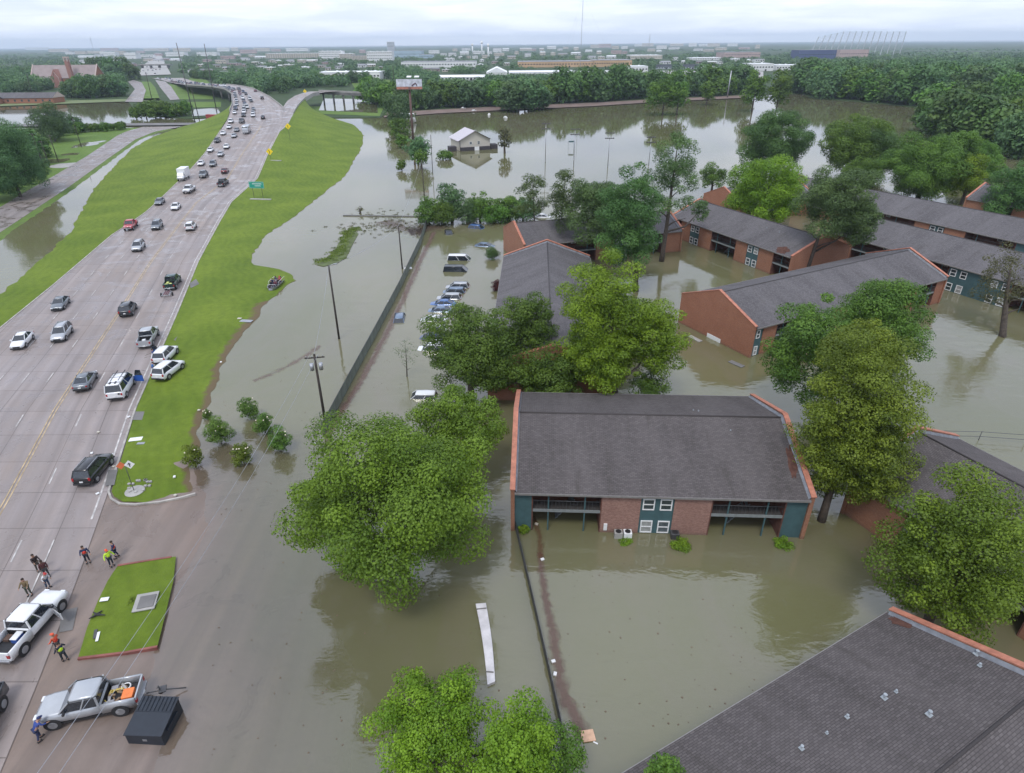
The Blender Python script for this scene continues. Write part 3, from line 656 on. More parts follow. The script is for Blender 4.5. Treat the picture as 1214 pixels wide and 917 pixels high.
for i, (bx, k, lb) in enumerate([((1008, 152, 1078, 216), 'dark', 'dark bushy tree between the lake edge trees and the long roofs'), ((1140, 168, 1192, 222), 'green', 'mid green tree right of the broad green tree behind the upper roof'), ((995, 186, 1050, 226), 'green', 'low green tree right behind the double stemmed pine'), ((1060, 196, 1130, 240), 'green', 'low broad tree hugging the back of the upper long roof'),
    ((505, 240, 545, 270), 'green', 'low bushy tree in the left part of the hedgerow'), ((535, 238, 572, 268), 'blue', 'low dark tree in the middle of the hedgerow'), ((566, 240, 606, 268), 'green', 'low green tree toward the right of the hedgerow'), ((600, 234, 640, 264), 'blue', 'dark tree at the right end of the hedgerow')]):
    tree('broadleaf_tree', lb, bx, k, -.8, None, seed=150 + i, leaf=.6, dens=2.8, frac=.3)
tree('broadleaf_tree', 'light yellow-green tree beside the small roof at the upper right', (1128, 183, 1172, 238), 'bright', 1, seed=32, leaf=.6, dens=3.4, frac=.3)
tree('broadleaf_tree', 'sparse reddish tree over the balcony walkway at the right edge', (1158, 288, 1218, 372), 'rusty', 3, seed=33, leaf=.42, dens=2.8, frac=.28, gap=.2, base=(1190, 400))
tree('broadleaf_tree', 'dark tree at the far right edge behind the upper long roof', (1165, 195, 1235, 262), 'dark', 1, seed=34, leaf=.6, dens=3)
tree('broadleaf_tree', 'large dark leafy tree at the left edge beside the frontage road', (-35, 142, 50, 232), 'blue', .5, seed=35, leaf=.6, dens=3.4, frac=.28, extra=(((-40, 190, 28, 238), .3), ((10, 172, 56, 222), .5)))
tree('broadleaf_tree', 'feathery dark green tree in the flooded field beyond the frontage road', (33, 124, 84, 166), 'blue', .5, seed=36, leaf=.8, dens=2.0, frac=.3, gap=.1)
tree('dead_tree', 'thin grey tree with sparse leaves standing in the drowned car park', (467, 402, 497, 436), 'crepe', 2.0, seed=37, leaf=.25, dens=2.0, frac=.3, gap=.35, base=(482, 446), bark=BARK, trunk_r=.1, limbs=9)
for i, (bx, k, lb) in enumerate([
    ((243, 494, 275, 530), 'green', 'largest round shrub of the pair nearest the grass edge'),
    ((282, 470, 307, 500), 'green', 'topmost dark shrub standing in the flooded roadway'),
    ((300, 489, 325, 518), 'green', 'shrub between two others in the flooded roadway'),
    ((316, 506, 346, 540), 'green', 'rightmost flowering shrub in the flooded roadway'),
    ((216, 525, 241, 558), 'olive', 'shrub with yellow flowers on the lower grass edge'),
    ((273, 523, 300, 553), 'olive', 'lowest flowering shrub standing in the flood water'),
    ((239, 485, 252, 500), 'green', 'smallest shrub half hidden behind the round one at the grass edge')]):
    o = tree('flowering_shrub', lb, bx, k, -.25, 'shrubs along the flooded roadway', seed=50 + i, leaf=.26, dens=16, frac=.36, trunk_r=.06, limbs=4, cat='shrub')
    mbf = MB(); rr = random.Random(i)
    c, r_, rz_ = bbox_crown(*bx, -.25)
    for k2 in range(6):
        a = rr.uniform(0, 6.28); mbf.ball((r_ * .6 * math.cos(a), r_ * .6 * math.sin(a), c.z + rz_ * rr.uniform(.2, .8)), .09, 4)
    mbf.build('blossom', M('blossom_white', (.75, .68, .52), .7), o)
for bx, k, lb in (((574, 293, 594, 309), 'dark', 'round green bush in the water beside the brick gable corner'), ((582, 332, 596, 346), 'maroon', 'maroon bush in the water by the grey gable roof'),
                  ((614, 621, 628, 635), 'bright', 'low bush awash at the left end of the near block'), ((730, 634, 754, 650), 'bright', 'clipped bush awash under the air conditioner boxes'),
                  ((792, 636, 822, 657), 'bright', 'biggest clipped bush awash, right of the teal windows'), ((917, 636, 941, 653), 'bright', 'clipped bush awash at the right end of the near block')):
    tree('bush', lb, bx, k, -.3, None, seed=int(bx[0]), leaf=.2, dens=26, frac=.4, trunk_r=.05, limbs=3, cat='bush')
# water plants and the chain of small trees by the billboard
for i, (bx, hb, k, lb) in enumerate([
    ((450, 110, 494, 150), -.5, 'blue', 'dark tree left of the billboard post'), ((458, 138, 488, 164), -.5, 'green', 'light green tree at the head of the drowned tree row'),
    ((466, 158, 486, 174), .5, 'green', 'small tree in the drowned tree row below the light green one'), ((476, 160, 514, 194), 0, 'blue', 'dark ragged tree in the drowned tree row near the white hall'),
    ((489, 176, 508, 196), 1.5, 'green', 'little tree with a bare stem at the foot of the drowned tree row'), ((469, 189, 483, 203), -.2, 'green', 'round bush alone in the water at the foot of the tree row'),
    ((516, 178, 540, 190), -.3, 'green', 'flattened bush in the water in front of the white hall'), ((590, 150, 606, 178), 1, 'rusty', 'reddish tree at the right side of the white hall'),
    ((516, 216, 554, 264), -.6, 'blue', 'tallest dark tree in the hedgerow above the drowned car park'), ((488, 232, 528, 268), -.8, 'green', 'leftmost tree of the hedgerow above the drowned car park'),
    ((546, 228, 592, 266), -.8, 'green', 'middle tree of the hedgerow above the drowned car park'), ((580, 232, 626, 264), -.8, 'green', 'right hand tree of the hedgerow above the drowned car park'),
    ((764, 90, 812, 132), 1.5, 'green', 'pale green tree standing in the lake before the far bank'), ((829, 95, 850, 122), 1, 'green', 'small pale green tree in the lake right of the pale pair'),
    ((880, 82, 912, 128), 1.5, 'green', 'tree with bare stems at the bank, left of the pair'), ((908, 82, 942, 128), 1.5, 'green', 'tree with bare stems at the bank, right of the pair'),
    ((792, 94, 818, 132), 1.5, 'green', 'pale tree leaning against the pale green one in the lake')]):
    s_ = P((bx[0] + bx[2]) / 2, bx[3]).y
    tree('broadleaf_tree', lb, bx, k, hb, None, seed=70 + i, leaf=max(.4, s_ * .0042), dens=2.4 * (160 / max(100, s_)) ** 2, frac=.33, gap=.08)
# ---- woods: a few crown shapes copied
protos = []
for k in range(6):
    rr = random.Random(300 + k); ells = [(0, 0, .58, .5, .5, .43), (rr.uniform(-.25, .25), rr.uniform(-.25, .25), .36, .46, .46, .36)]
    cl = crown_clumps(ells, 400 + k, .30, 1.0, .1, .75)
    protos.append((leaf_mesh('crown', cl, 190, .085, 500 + k, LEAF[('blue', 'dark', 'green', 'blue', 'green', 'dark')[k]]), trunk_mb(.7, .03, k, .4, 4, -.05)))
tr_me = []
for k, (cm, tm) in enumerate(protos):
    o = tm.build('trunk', BARK); tr_me.append(o.data); bpy.data.objects.remove(o)
def wood_tree(k, x, y, h, wd, label, group, z=0.0):
    root = thing('woodland_tree', label, 'tree', (x, y, z), random.uniform(0, 6.28), group)
    for nm, me in (('crown', protos[k][0]), ('trunk', tr_me[k])):
        o = bpy.data.objects.new(nm, me); COL.objects.link(o); o.parent = root; o.scale = (wd, wd, h)
    return root
rr = random.Random(5); NW = 0
def belt(pts, n, spread, h0, h1, label, group, kinds=(0, 1, 2, 3, 4, 5), z=.2):
    """n trees along a pixel polyline of their bases, spread metres in depth"""
    W = [P(u, v, .3) for u, v in pts]; seg = [(W[i + 1] - W[i]).length for i in range(len(W) - 1)]; tot = sum(seg)
    for i in range(n):
        s = (i + rr.uniform(.2, .8)) / n * tot; k = 0
        while k < len(seg) - 1 and s > seg[k]: s -= seg[k]; k += 1
        p = W[k].lerp(W[k + 1], min(1, s / seg[k])); dd = rr.uniform(0, spread); f = (p.y + dd) / p.y; h = rr.uniform(h0, h1)
        wood_tree(rr.choice(kinds), p.x * f, p.y * f, h, h * rr.uniform(.85, 1.25), label, group, z)
belt([(478, 131), (520, 129), (560, 127), (600, 126)], 22, 20, 13, 19, 'dense tree on the far bank behind the white hall', 'bank trees behind the white hall')
belt([(600, 133), (642, 131)], 7, 12, 15, 20, 'tree standing at the lake edge right of the white hall', 'lake edge trees right of the white hall', (0, 3))
belt([(642, 125), (700, 122), (770, 117), (830, 114.5), (884, 112)], 40, 30, 17, 25, 'dense tree in the long belt along the far bank', 'tree belt along the far bank')
belt([(940, 108), (968, 114), (1010, 118), (1060, 122), (1100, 128)], 22, 14, 17, 26, 'tree at the front of the wood on the right shore', 'front trees of the right shore wood')
belt([(950, 104), (1010, 110), (1080, 116), (1130, 122), (1230, 135)], 40, 90, 17, 26, 'tree deep in the wood on the right shore', 'inner trees of the right shore wood')
belt([(1095, 158), (1130, 170), (1170, 182), (1230, 195)], 14, 16, 15, 21, 'dark tree crowding the right edge of the lake', 'dark trees at the right edge of the lake', (1, 5, 0))
belt([(1105, 140), (1150, 150), (1230, 165)], 12, 25, 15, 21, 'tree behind the dark lake edge trees on the right', 'trees behind the dark lake edge trees')
belt([(0, 112), (40, 111), (62, 108)], 9, 30, 8, 11, 'tree behind the low brick block at the left', 'trees behind the low brick block', (0, 1, 3))
belt([(84, 116.5), (110, 117), (150, 115)], 12, 25, 13, 19, 'tree in the clump before the gabled church', 'clump before the gabled church', (1, 5, 0))
belt([(0, 101), (40, 100), (80, 100)], 12, 60, 14, 20, 'tree around the church grounds', 'church ground trees', (0, 3, 1))
belt([(110, 97), (160, 95)], 10, 80, 20, 28, 'tall tree behind the church', 'tall trees behind the church', (1, 0))
belt([(158, 142), (175, 141), (200, 140), (225, 138)], 10, 12, 7, 11, 'bushy tree by the power line crossing', 'bushy trees by the power line crossing', (4, 2))
belt([(88, 160), (110, 157), (135, 155), (150, 154)], 10, 6, 3.5, 6, 'low bushy tree along the lake side field', 'low trees along the lake side field', (2, 4))
belt([(60, 166), (75, 160), (95, 156)], 6, 6, 6, 9, 'tree in the clump of the lake side field', 'clump in the lake side field', (0, 3, 4))
belt([(-20, 222), (5, 212), (30, 200), (44, 190)], 9, 12, 8, 13, 'tree in the thicket at the left edge beside the frontage road', 'thicket at the left edge', (0, 3, 1))
belt([(302, 103), (330, 108), (345, 112), (330, 102)], 12, 60, 10, 15, 'tree in the gap behind the highway fork', 'trees behind the highway fork')
belt([(360, 103), (400, 101), (440, 100)], 12, 40, 10, 14, 'tree behind the exit ramp', 'trees behind the exit ramp')
belt([(440, 120), (455, 128), (470, 130)], 7, 20, 15, 20, 'tree by the tall post left of the billboard', 'trees left of the billboard')
belt([(228, 94), (262, 98), (300, 100)], 16, 60, 9, 13, 'tree lining the outside of the highway bend', 'trees outside the highway bend')
# ------------------------------------------------------------------ far town
SPANS = []
def far_building(name, label, u0, u1, vt, vb, wall, roof, depth=30, gable=0.0, win=True, group=None, cat='building', rows=1, turn=0.0):
    uc = (u0 + u1) / 2; b = P(uc, vb, .4); y = b.y; wd = (P(u1, vb, .4) - P(u0, vb, .4)).length; D = depth
    for _ in range(30):
        h = Pd(uc, vt, y + D).z
        if h - gable >= 3.5: break
        D *= .85
    h = max(3.5, h - gable); SPANS.append((u0, u1, vt, vb))
    r = thing(name, label, cat, (b.x, y, .35), turn, group)
    MB().box((0, D / 2, h / 2), (wd, D, h)).build('wall', wall, r)
    m = MB()
    if gable > 0:
        e = .4; ya, yb = -e, D + e; xa, xb = -wd / 2 - e, wd / 2 + e
        if wd > D * .8:
            m.v += [(xa, ya, h), (xb, ya, h), (xb, yb, h), (xa, yb, h), (xa, D / 2, h + gable), (xb, D / 2, h + gable)]
            for q in ((0, 1, 5, 4), (2, 3, 4, 5), (0, 4, 3), (1, 2, 5), (3, 2, 1, 0)): m.face(q)
        else:
            m.v += [(xa, ya, h), (xb, ya, h), (xb, yb, h), (xa, yb, h), (0, ya, h + gable), (0, yb, h + gable)]
            for q in ((0, 1, 4), (1, 2, 5, 4), (2, 3, 5), (3, 0, 4, 5), (3, 2, 1, 0)): m.face(q)
    else:
        m.box((0, D / 2, h + .25), (wd + .5, D + .5, .5))
        for k in range(int(min(9, wd // 14))):
            m.box((-wd / 2 + wd * (k + .6) / (wd // 14 + .3), D * (.3 + .4 * ((k * 37) % 10) / 10), h + 1.1), (2.4, 2.4, 1.4))
    m.build('roof', roof, r)
    if win:
        for rw in range(rows):
            z = h * (rw + .55) / rows; n = int(max(2, min(26, wd / 4.5))); mw = MB()
            for k in range(n): mw.box((-wd / 2 + wd * (k + .5) / n, -.04, z), (wd / n * .55, .12, min(1.8, h / rows * .42)))
            mw.build('window_row', GLASS, r)
        MB().box((wd * .18, -.05, 1.3), (min(3, wd * .1), .14, 2.6)).build('door', DARK, r)
    return r
W_WHITE = M('far_wall_white', (.68, .68, .67), .7, var=.08, scale=.05); W_BEIGE = M('far_wall_beige', (.50, .45, .38), .8, var=.1, scale=.05)
W_TAN = M('far_wall_tan', (.50, .33, .19), .8, var=.12, scale=.05); W_GREY = M('far_wall_grey', (.40, .42, .45), .7, var=.1, scale=.05)
W_BLUE = M('far_wall_blue', (.33, .43, .50), .5, var=.1, scale=.05); W_PINK = M('far_wall_pink', (.42, .31, .29), .8, var=.12, scale=.05)
R_WHITE = M('far_roof_white', (.78, .79, .80), .5, var=.05, scale=.03); R_GREY = M('far_roof_grey', (.28, .28, .30), .8, var=.15, scale=.03); R_DARK = M('far_roof_dark', (.09, .10, .12), .8, var=.2, scale=.05)
FB = [
 ('warehouse', 'small white roofed hall near the horizon left of the pale office blocks', 344, 360, 57.5, 61, W_WHITE, R_WHITE, 60, 0),
 ('office_building', 'long low beige block near the horizon left of the stepped cream block', 322, 380, 63.5, 69, W_BEIGE, R_WHITE, 60, 0),
 ('office_building', 'stepped cream coloured block left of centre near the horizon', 381, 404, 61, 71, W_WHITE, R_WHITE, 50, 0),
 ('office_building', 'lower wing on the right of the stepped cream block', 404, 417, 64, 71, W_BEIGE, R_WHITE, 50, 0),
 ('office_building', 'beige block between the stepped cream block and the white gridded office', 417, 447, 66, 72, W_BEIGE, R_GREY, 40, 0),
 ('office_building', 'white office with a grid of windows below the narrow tower', 437, 464, 61.5, 74.5, W_WHITE, R_WHITE, 40, 0),
 ('tower', 'narrow pale tower rising above the horizon left of the billboard', 460.5, 467, 50, 64, W_GREY, R_WHITE, 20, 0),
 ('factory', 'blue-grey windowless hall right of the narrow tower', 467, 498, 60.5, 69, W_BLUE, R_GREY, 80, 0),
 ('factory', 'lower blue-grey annex at the right of the windowless hall', 498, 512, 65, 69.5, W_BLUE, R_GREY, 60, 0),
 ('warehouse', 'very long white warehouse below the three white stacks', 478, 562, 73, 80.5, W_WHITE, R_GREY, 60, 0),
 ('warehouse', 'wide white flat roofed store left of the billboard with a lawn before it', 379, 449, 85, 95.5, W_WHITE, R_WHITE, 45, 0),
 ('warehouse', 'long low white roof left of the tall white gable', 519, 577, 88.5, 95.5, W_WHITE, R_WHITE, 40, 2),
 ('warehouse', 'tall white gabled hall behind the tree belt', 577, 601, 79, 95, W_WHITE, R_WHITE, 60, 6),
 ('house', 'small pale building beside the long white warehouse', 423, 433, 76, 80, W_WHITE, R_GREY, 20, 2),
 ('warehouse', 'longest bright white roof behind the tree belt in the centre', 604, 680, 83, 92, W_WHITE, R_WHITE, 60, 1.5),
 ('warehouse', 'right hand half of the bright white roofs behind the tree belt', 681, 726, 83.5, 91.5, W_WHITE, R_WHITE, 50, 1.5),
 ('store', 'long tan shopping building in the centre distance', 615, 703, 72.5, 80, W_TAN, R_GREY, 70, 0),
 ('store', 'orange-tan end of the shopping row', 704, 749, 71, 79.5, W_TAN, R_GREY, 70, 0),
 ('warehouse', 'short white building at the right end of the white roofs', 742, 768, 78.5, 86, W_WHITE, R_WHITE, 40, 0),
 ('store', 'pale building with a tan flank above the shopping row', 748, 785, 65.5, 70.5, W_BEIGE, R_WHITE, 80, 0),
 ('pavilion', 'dark peaked pavilion at the left of the big car park', 777, 796, 77.5, 82, W_GREY, R_DARK, 40, 4),
 ('pavilion', 'dark peaked pavilion in the middle of the big car park', 809, 827, 77.5, 82, W_GREY, R_DARK, 40, 4),
 ('warehouse', 'white vaulted roof in the big car park', 831, 851, 78.5, 84, W_WHITE, R_WHITE, 40, 3),
 ('warehouse', 'slim white strip building right of the centre near the horizon', 820, 856, 68.5, 71.5, W_WHITE, R_WHITE, 60, 0),
 ('store', 'wide dusky pink building right of centre near the horizon', 857, 902, 62, 68.5, W_PINK, R_GREY, 80, 0),
 ('warehouse', 'white building just left of the bank trees on the right', 888, 917, 75.5, 84.5, W_WHITE, R_WHITE, 40, 0),
 ('warehouse', 'low bright white row below the stand with blue seats', 918, 978, 77, 83.5, W_WHITE, R_WHITE, 40, 0),
 ('grandstand', 'dark blue sports stand beneath the leaning net poles', 944, 992, 59.5, 71.5, M('far_seat_blue', (.05, .07, .16), .7), R_GREY, 50, 0),
 ('grandstand', 'pinkish grey wing of the sports stand', 992, 1030, 59, 70, W_PINK, R_GREY, 50, 0),
 ('house', 'pale low roofed house by the church gate', 65, 88, 92.5, 102, W_WHITE, R_GREY, 14, 2.5),
 ('warehouse', 'small white roof at the left horizon', 40, 48, 56.5, 59.5, W_WHITE, R_WHITE, 40, 0),
 ('store', 'white store left of the distant highway', 122, 134, 62, 67, W_WHITE, R_WHITE, 40, 0),
 ('store', 'pale store right beside the distant highway', 150, 160, 63, 70, W_WHITE, R_WHITE, 40, 0),
 ('store', 'white flat roof right of the distant highway', 200, 216, 62.5, 67, W_WHITE, R_WHITE, 40, 0),
 ('store', 'white building with a dark front further right of the distant highway', 237, 254, 62.5, 66.5, W_WHITE, R_WHITE, 40, 0),
 ('house', 'pale square house between the power lines', 224, 230, 82, 90, W_WHITE, R_GREY, 12, 2),
]
for i, f in enumerate(FB):
    far_building(f[0], f[1], f[2], f[3], f[4], f[5], f[6], f[7], f[8], f[9], rows=4 if 'grid' in f[1] or 'stepped' in f[1] or f[0] == 'tower' else 1)
rr = random.Random(9)
HOUSES = []
for k in range(210):
    for _ in range(30):
        reg = rr.choice([(255, 330, 60, 80), (280, 460, 62, 84), (480, 620, 62, 86), (90, 150, 60, 80), (160, 215, 60, 74), (120, 150, 62, 76), (60, 120, 61, 66), (320, 380, 70, 84), (500, 720, 60, 70), (640, 760, 58, 68), (780, 900, 72, 76), (230, 320, 66, 90), (700, 900, 55, 62)])
        u = rr.uniform(reg[0], reg[1]); v = rr.uniform(reg[2], reg[3]); wp = rr.uniform(4, 13); hp = rr.uniform(2.4, 4.4)
        if all(not (u + wp > s[0] - 2 and u < s[1] + 2 and v > s[2] - 1 and v - hp < s[3] + 1) for s in SPANS): break
    else: continue
    hc = rr.choice((('white', W_WHITE, R_WHITE), ('grey roofed', W_BEIGE, R_GREY), ('beige', W_BEIGE, R_WHITE), ('pinkish', W_PINK, R_GREY), ('white walled', W_WHITE, R_GREY)))
    far_building('far_house', 'tiny ' + hc[0] + ' building scattered among the trees of the far town', u, u + wp, v - hp, v, hc[1], hc[2], 22, 2.2 if rr.random() < .6 else 0, True, hc[0] + ' small buildings of the far town')
# three white stacks, masts, and the leaning net poles
for k, (u, vt, vb) in enumerate(((560.3, 52, 65), (571.5, 49, 67), (579, 52, 71))):
    b = P(u, vb, .3); t = Pd(u, vt, b.y).z; r = thing('water_tower', ('left', 'tallest middle', 'right')[k] + ' one of the three slim white towers on the horizon', 'tower', b, 0, 'three white towers')
    MB().tube([(0, 0, 0), (0, 0, t * .8)], max(1.2, b.y * .0009), 10).build('shaft', WHITE, r); MB().tube([(0, 0, t * .8), (0, 0, t * .86), (0, 0, t * .97), (0, 0, t)], [b.y * .0009, b.y * .0016, b.y * .0016, b.y * .0006], 12).build('tank', WHITE, r)
for u, vt, vb, lb in ((687.5, -30, 84, 'very tall thin radio mast crossing the sky above the centre'), (769, 41, 60, 'short faint mast on the horizon right of centre'), (111, 44, 60, 'thin mast on the horizon at the left')):
    b = P(u, vb, .3); t = Pd(u, vt, b.y).z; r = thing('radio_mast', lb, 'mast', b); rad = b.y * .00035
    m = MB()
    for k in range(3): m.tube([(rad * math.cos(k * 2.1), rad * math.sin(k * 2.1), 0), (rad * math.cos(k * 2.1), rad * math.sin(k * 2.1), t)], rad * .35, 4)
    m.build('lattice', STEEL, r); MB().tube([(0, 0, t), (0, 0, t * 1.06)], rad * .3, 4).build('antenna', STEEL, r)
    m = MB()
    for a in (0, 2.1, 4.2): m.tube([(0, 0, t * .8), (t * .45 * math.cos(a), t * .45 * math.sin(a), 0)], rad * .12, 3)
    m.build('guy_wire', STEEL, r)
r0 = P(985, 68, .3); r = thing('driving_range_net', 'row of leaning tall poles holding a faint net above the sports stand', 'net', r0)
m = MB(); tops = []
for k in range(15):
    u = 960 + k * 7.6; b = P(u, 66 - k * .1, .3) ; tp = Pd(u + 11 - k * .2, 37.5 + max(0, (4 - k)) * 1.6, b.y)
    MB().tube([b - r0, tp - r0], b.y * .00055, 5).build('net_pole', W_GREY, r); tops.append((b - r0, tp - r0))
mnet, tnet, bnet = newmat('net_mesh'); bnet.inputs['Base Color'].default_value = (.45, .47, .5, 1); bnet.inputs['Alpha'].default_value = .16
for (a, b), (c, d) in zip(tops[:-1], tops[1:]): m.poly([a.lerp(b, .05), c.lerp(d, .05), d, b])
m.build('net', mnet, r)
# church with a steep roof and bell tower
b = P(80, 104, .3); r = thing('church', 'long gabled church with a red brick bell tower and gothic arch among trees', 'church', b); y = b.y
def px(u): return (P(u, 104, .3) - b).x
CHB = M('church_brick', (.30, .15, .12), .85, var=.15)
ht = Pd(80, 77.5, y + 11).z; he = ht * .45; xl, xr = px(44), px(113)
m = MB(); m.v += [(xl, 0, 0), (xr, 0, 0), (xr, 22, 0), (xl, 22, 0), (xl, 0, he), (xr, 0, he), (xr, 22, he), (xl, 22, he), (xl, 11, ht - .4), (xr, 11, ht - .4)]
for q in ((0, 1, 5, 4), (1, 2, 6, 9, 5), (2, 3, 7, 6), (3, 0, 4, 8, 7)): m.face(q)
m.build('wall', BRICK_R, r)
def slopes(mb_, x0, x1, y0, y1, ze, zr, th=.35, ov=.6):
    ym = (y0 + y1) / 2
    for ya, yb, sgn in ((y0 - ov, ym, 1), (y1 + ov, ym, -1)):
        za = ze - ov * (zr - ze) / abs(ym - y0); L = math.hypot(yb - ya, zr - za)
        q = [(x0 - ov, ya, za), (x1 + ov, ya, za), (x1 + ov, yb, zr), (x0 - ov, yb, zr)]; uv = [(x0, 0), (x1, 0), (x1, L), (x0, L)]
        if sgn < 0: q = q[::-1]; uv = uv[::-1]
        mb_.poly(q, 0, uv)
    return mb_
slopes(MB(), xl, xr, 0, 22, he, ht).build('roof', M('church_roof', (.27, .22, .21), .8, var=.1, scale=.2), r)
m = MB()
for x in (xl - .3, xr + .3):
    m.tube([(x, -.8, he - .6), (x, 11, ht + .5), (x, 22.8, he - .6)], .7, 4)
m.build('coping', M('church_stone', (.50, .40, .36), .8, var=.1), r)
tw = px(89); tt = Pd(89, 69, y).z
mt = MB().box((tw, -2, tt * .46), (4.2, 4.2, tt * .92)).build('bell_tower', CHB, r)
m = MB()
for sx in (-1, 1):
    for sy in (-1, 1): m.box((tw + sx * 1.8, -2 + sy * 1.8, tt * .96), (1, 1, tt * .16))
m.build('belfry_pier', M('church_stone', (.5, .4, .36)), r); MB().box((tw, -2, tt + .2), (5, 5, .6)).build('tower_cap', M('church_stone', (.5, .4, .36)), r)
ax = px(72); m = MB(); m.v += [(ax - 6, -3, 0), (ax + 6, -3, 0), (ax + 6, -3, he), (ax, -3, ht * .82), (ax - 6, -3, he), (ax - 6, 8, he), (ax + 6, 8, he), (ax, 8, ht * .82), (ax - 6, 8, 0), (ax + 6, 8, 0)]
for q in ((0, 1, 2, 3, 4), (2, 6, 7, 3), (4, 3, 7, 5), (1, 9, 6, 2), (0, 4, 5, 8)): m.face(q)
m.build('gothic_gable', CHB, r)
m = MB(); m.tube([(ax - 3.5, -3.2, 1), (ax - 3.5, -3.2, he), (ax, -3.2, ht * .7), (ax + 3.5, -3.2, he), (ax + 3.5, -3.2, 1)], .35, 4); m.build('gothic_arch', M('church_stone', (.5, .4, .36)), r)
# low brick block with a dark roof at the left
b = P(30, 123, .4); r = thing('brick_block', 'long low brick building with a dark hipped roof at the left edge of the lake', 'building', b)
x0, x1 = (P(-30, 123, .4) - b).x, (P(77, 121, .4) - b).x
MB().box(((x0 + x1) / 2, 8, 2.2), (x1 - x0, 16, 4.4)).build('wall', BRICK_R, r)
slopes(MB(), x0, x1, 0, 16, 4.5, 8.2).build('roof', SHING, r)
m = MB().poly([(x1 + .7, -1, 4.3), (x1 + .7, 17, 4.3), (x1 + .7, 8, 8.8)]); m.build('gable_wall', M('church_stone', (.5, .4, .36)), r)
m = MB()
for k in range(12): m.box((x0 + (x1 - x0) * (k + .5) / 12, -.05, 2.3), (1.6, .12, 1.5))
m.build('window_row', GLASS, r)
m = MB().box((x0 + 18, -5, 2), (22, 9, 4)); m.build('front_wing', BRICK_R, r); slopes(MB(), x0 + 7, x0 + 29, -9.5, -.5, 4.1, 6.6).build('wing_roof', SHING, r)
# distant woods (one uncountable mass)
EXC = [(150, 215, 62, 122), (215, 256, 90, 119), (415, 466, 94, 107), (755, 905, 84, 97)] 
rng = random.Random(77)
def excluded(u, vb, hpx):
    vt = vb - hpx
    for (a, b_, t, bt) in EXC:
        if a - 2 < u < b_ + 2 and t < vb < bt + hpx * .6: return True
    for (a, b_, t, bt) in SPANS:
        if a - 1.5 < u < b_ + 1.5 and vb >= t and vt <= bt - .35 * (bt - t): return True
    return False
cl = []
def scatter(n, v0, v1, hr, rr_, u0=-60, u1=1270, keep=None):
    c = 0; tries = 0
    while c < n and tries < n * 6:
        tries += 1; u = rng.uniform(u0, u1); d = rng.random(); v = v0 + (v1 - v0) * d
        p = P(u, v, .3); h = rng.uniform(*hr); hp = h * F_PX / p.y
        if excluded(u, v, hp): continue
        if mnoise.noise(Vector((p.x * .004, p.y * .002, 3))) < -.28: continue
        r_ = rng.uniform(*rr_); cl.append((p.x, p.y, h - r_ * .75, r_, r_, min(h * .5, r_ * .8), rng.random())); c += 1
def patch_woods(nm, seed, per, size, kind, lab):
    me = leaf_mesh('distant_woods', cl, per, size, seed, LEAF[kind]); o = bpy.data.objects.new(nm, me); COL.objects.link(o); tag(o, lab, 'woods', None, 'stuff'); cl.clear()
scatter(1500, 118, 88, (8, 15), (4, 7), 205, 480); 
cl = [c for c in cl if not (proj((c[0], c[1], 0))[0] < 260 and proj((c[0], c[1], 0))[1] > 98) and not (proj((c[0], c[1], 0))[1] > 104 and proj((c[0], c[1], 0))[0] < 300)]
scatter(700, 108, 86, (9, 16), (5, 8), -60, 150)
scatter(600, 104, 84, (8, 13), (5, 8), 480, 960)
scatter(900, 118, 84, (12, 22), (6, 10), 960, 1300)
patch_woods('near_town_woods', 601, .16, 2.1, 'blue', 'tree cover of the near town behind the flood')
scatter(2500, 87, 67, (7, 13), (8, 13)); patch_woods('town_woods', 602, .045, 4.2, 'blue', 'tree cover of the middle distance around the warehouses')
scatter(2300, 67, 58.5, (9, 15), (20, 34)); patch_woods('far_woods', 603, .012, 9, 'blue', 'tree cover near the horizon')
scatter(2600, 58.5, 53.6, (15, 28), (70, 140)); patch_woods('horizon_woods', 604, .0016, 26, 'blue', 'wooded skyline on the horizon')
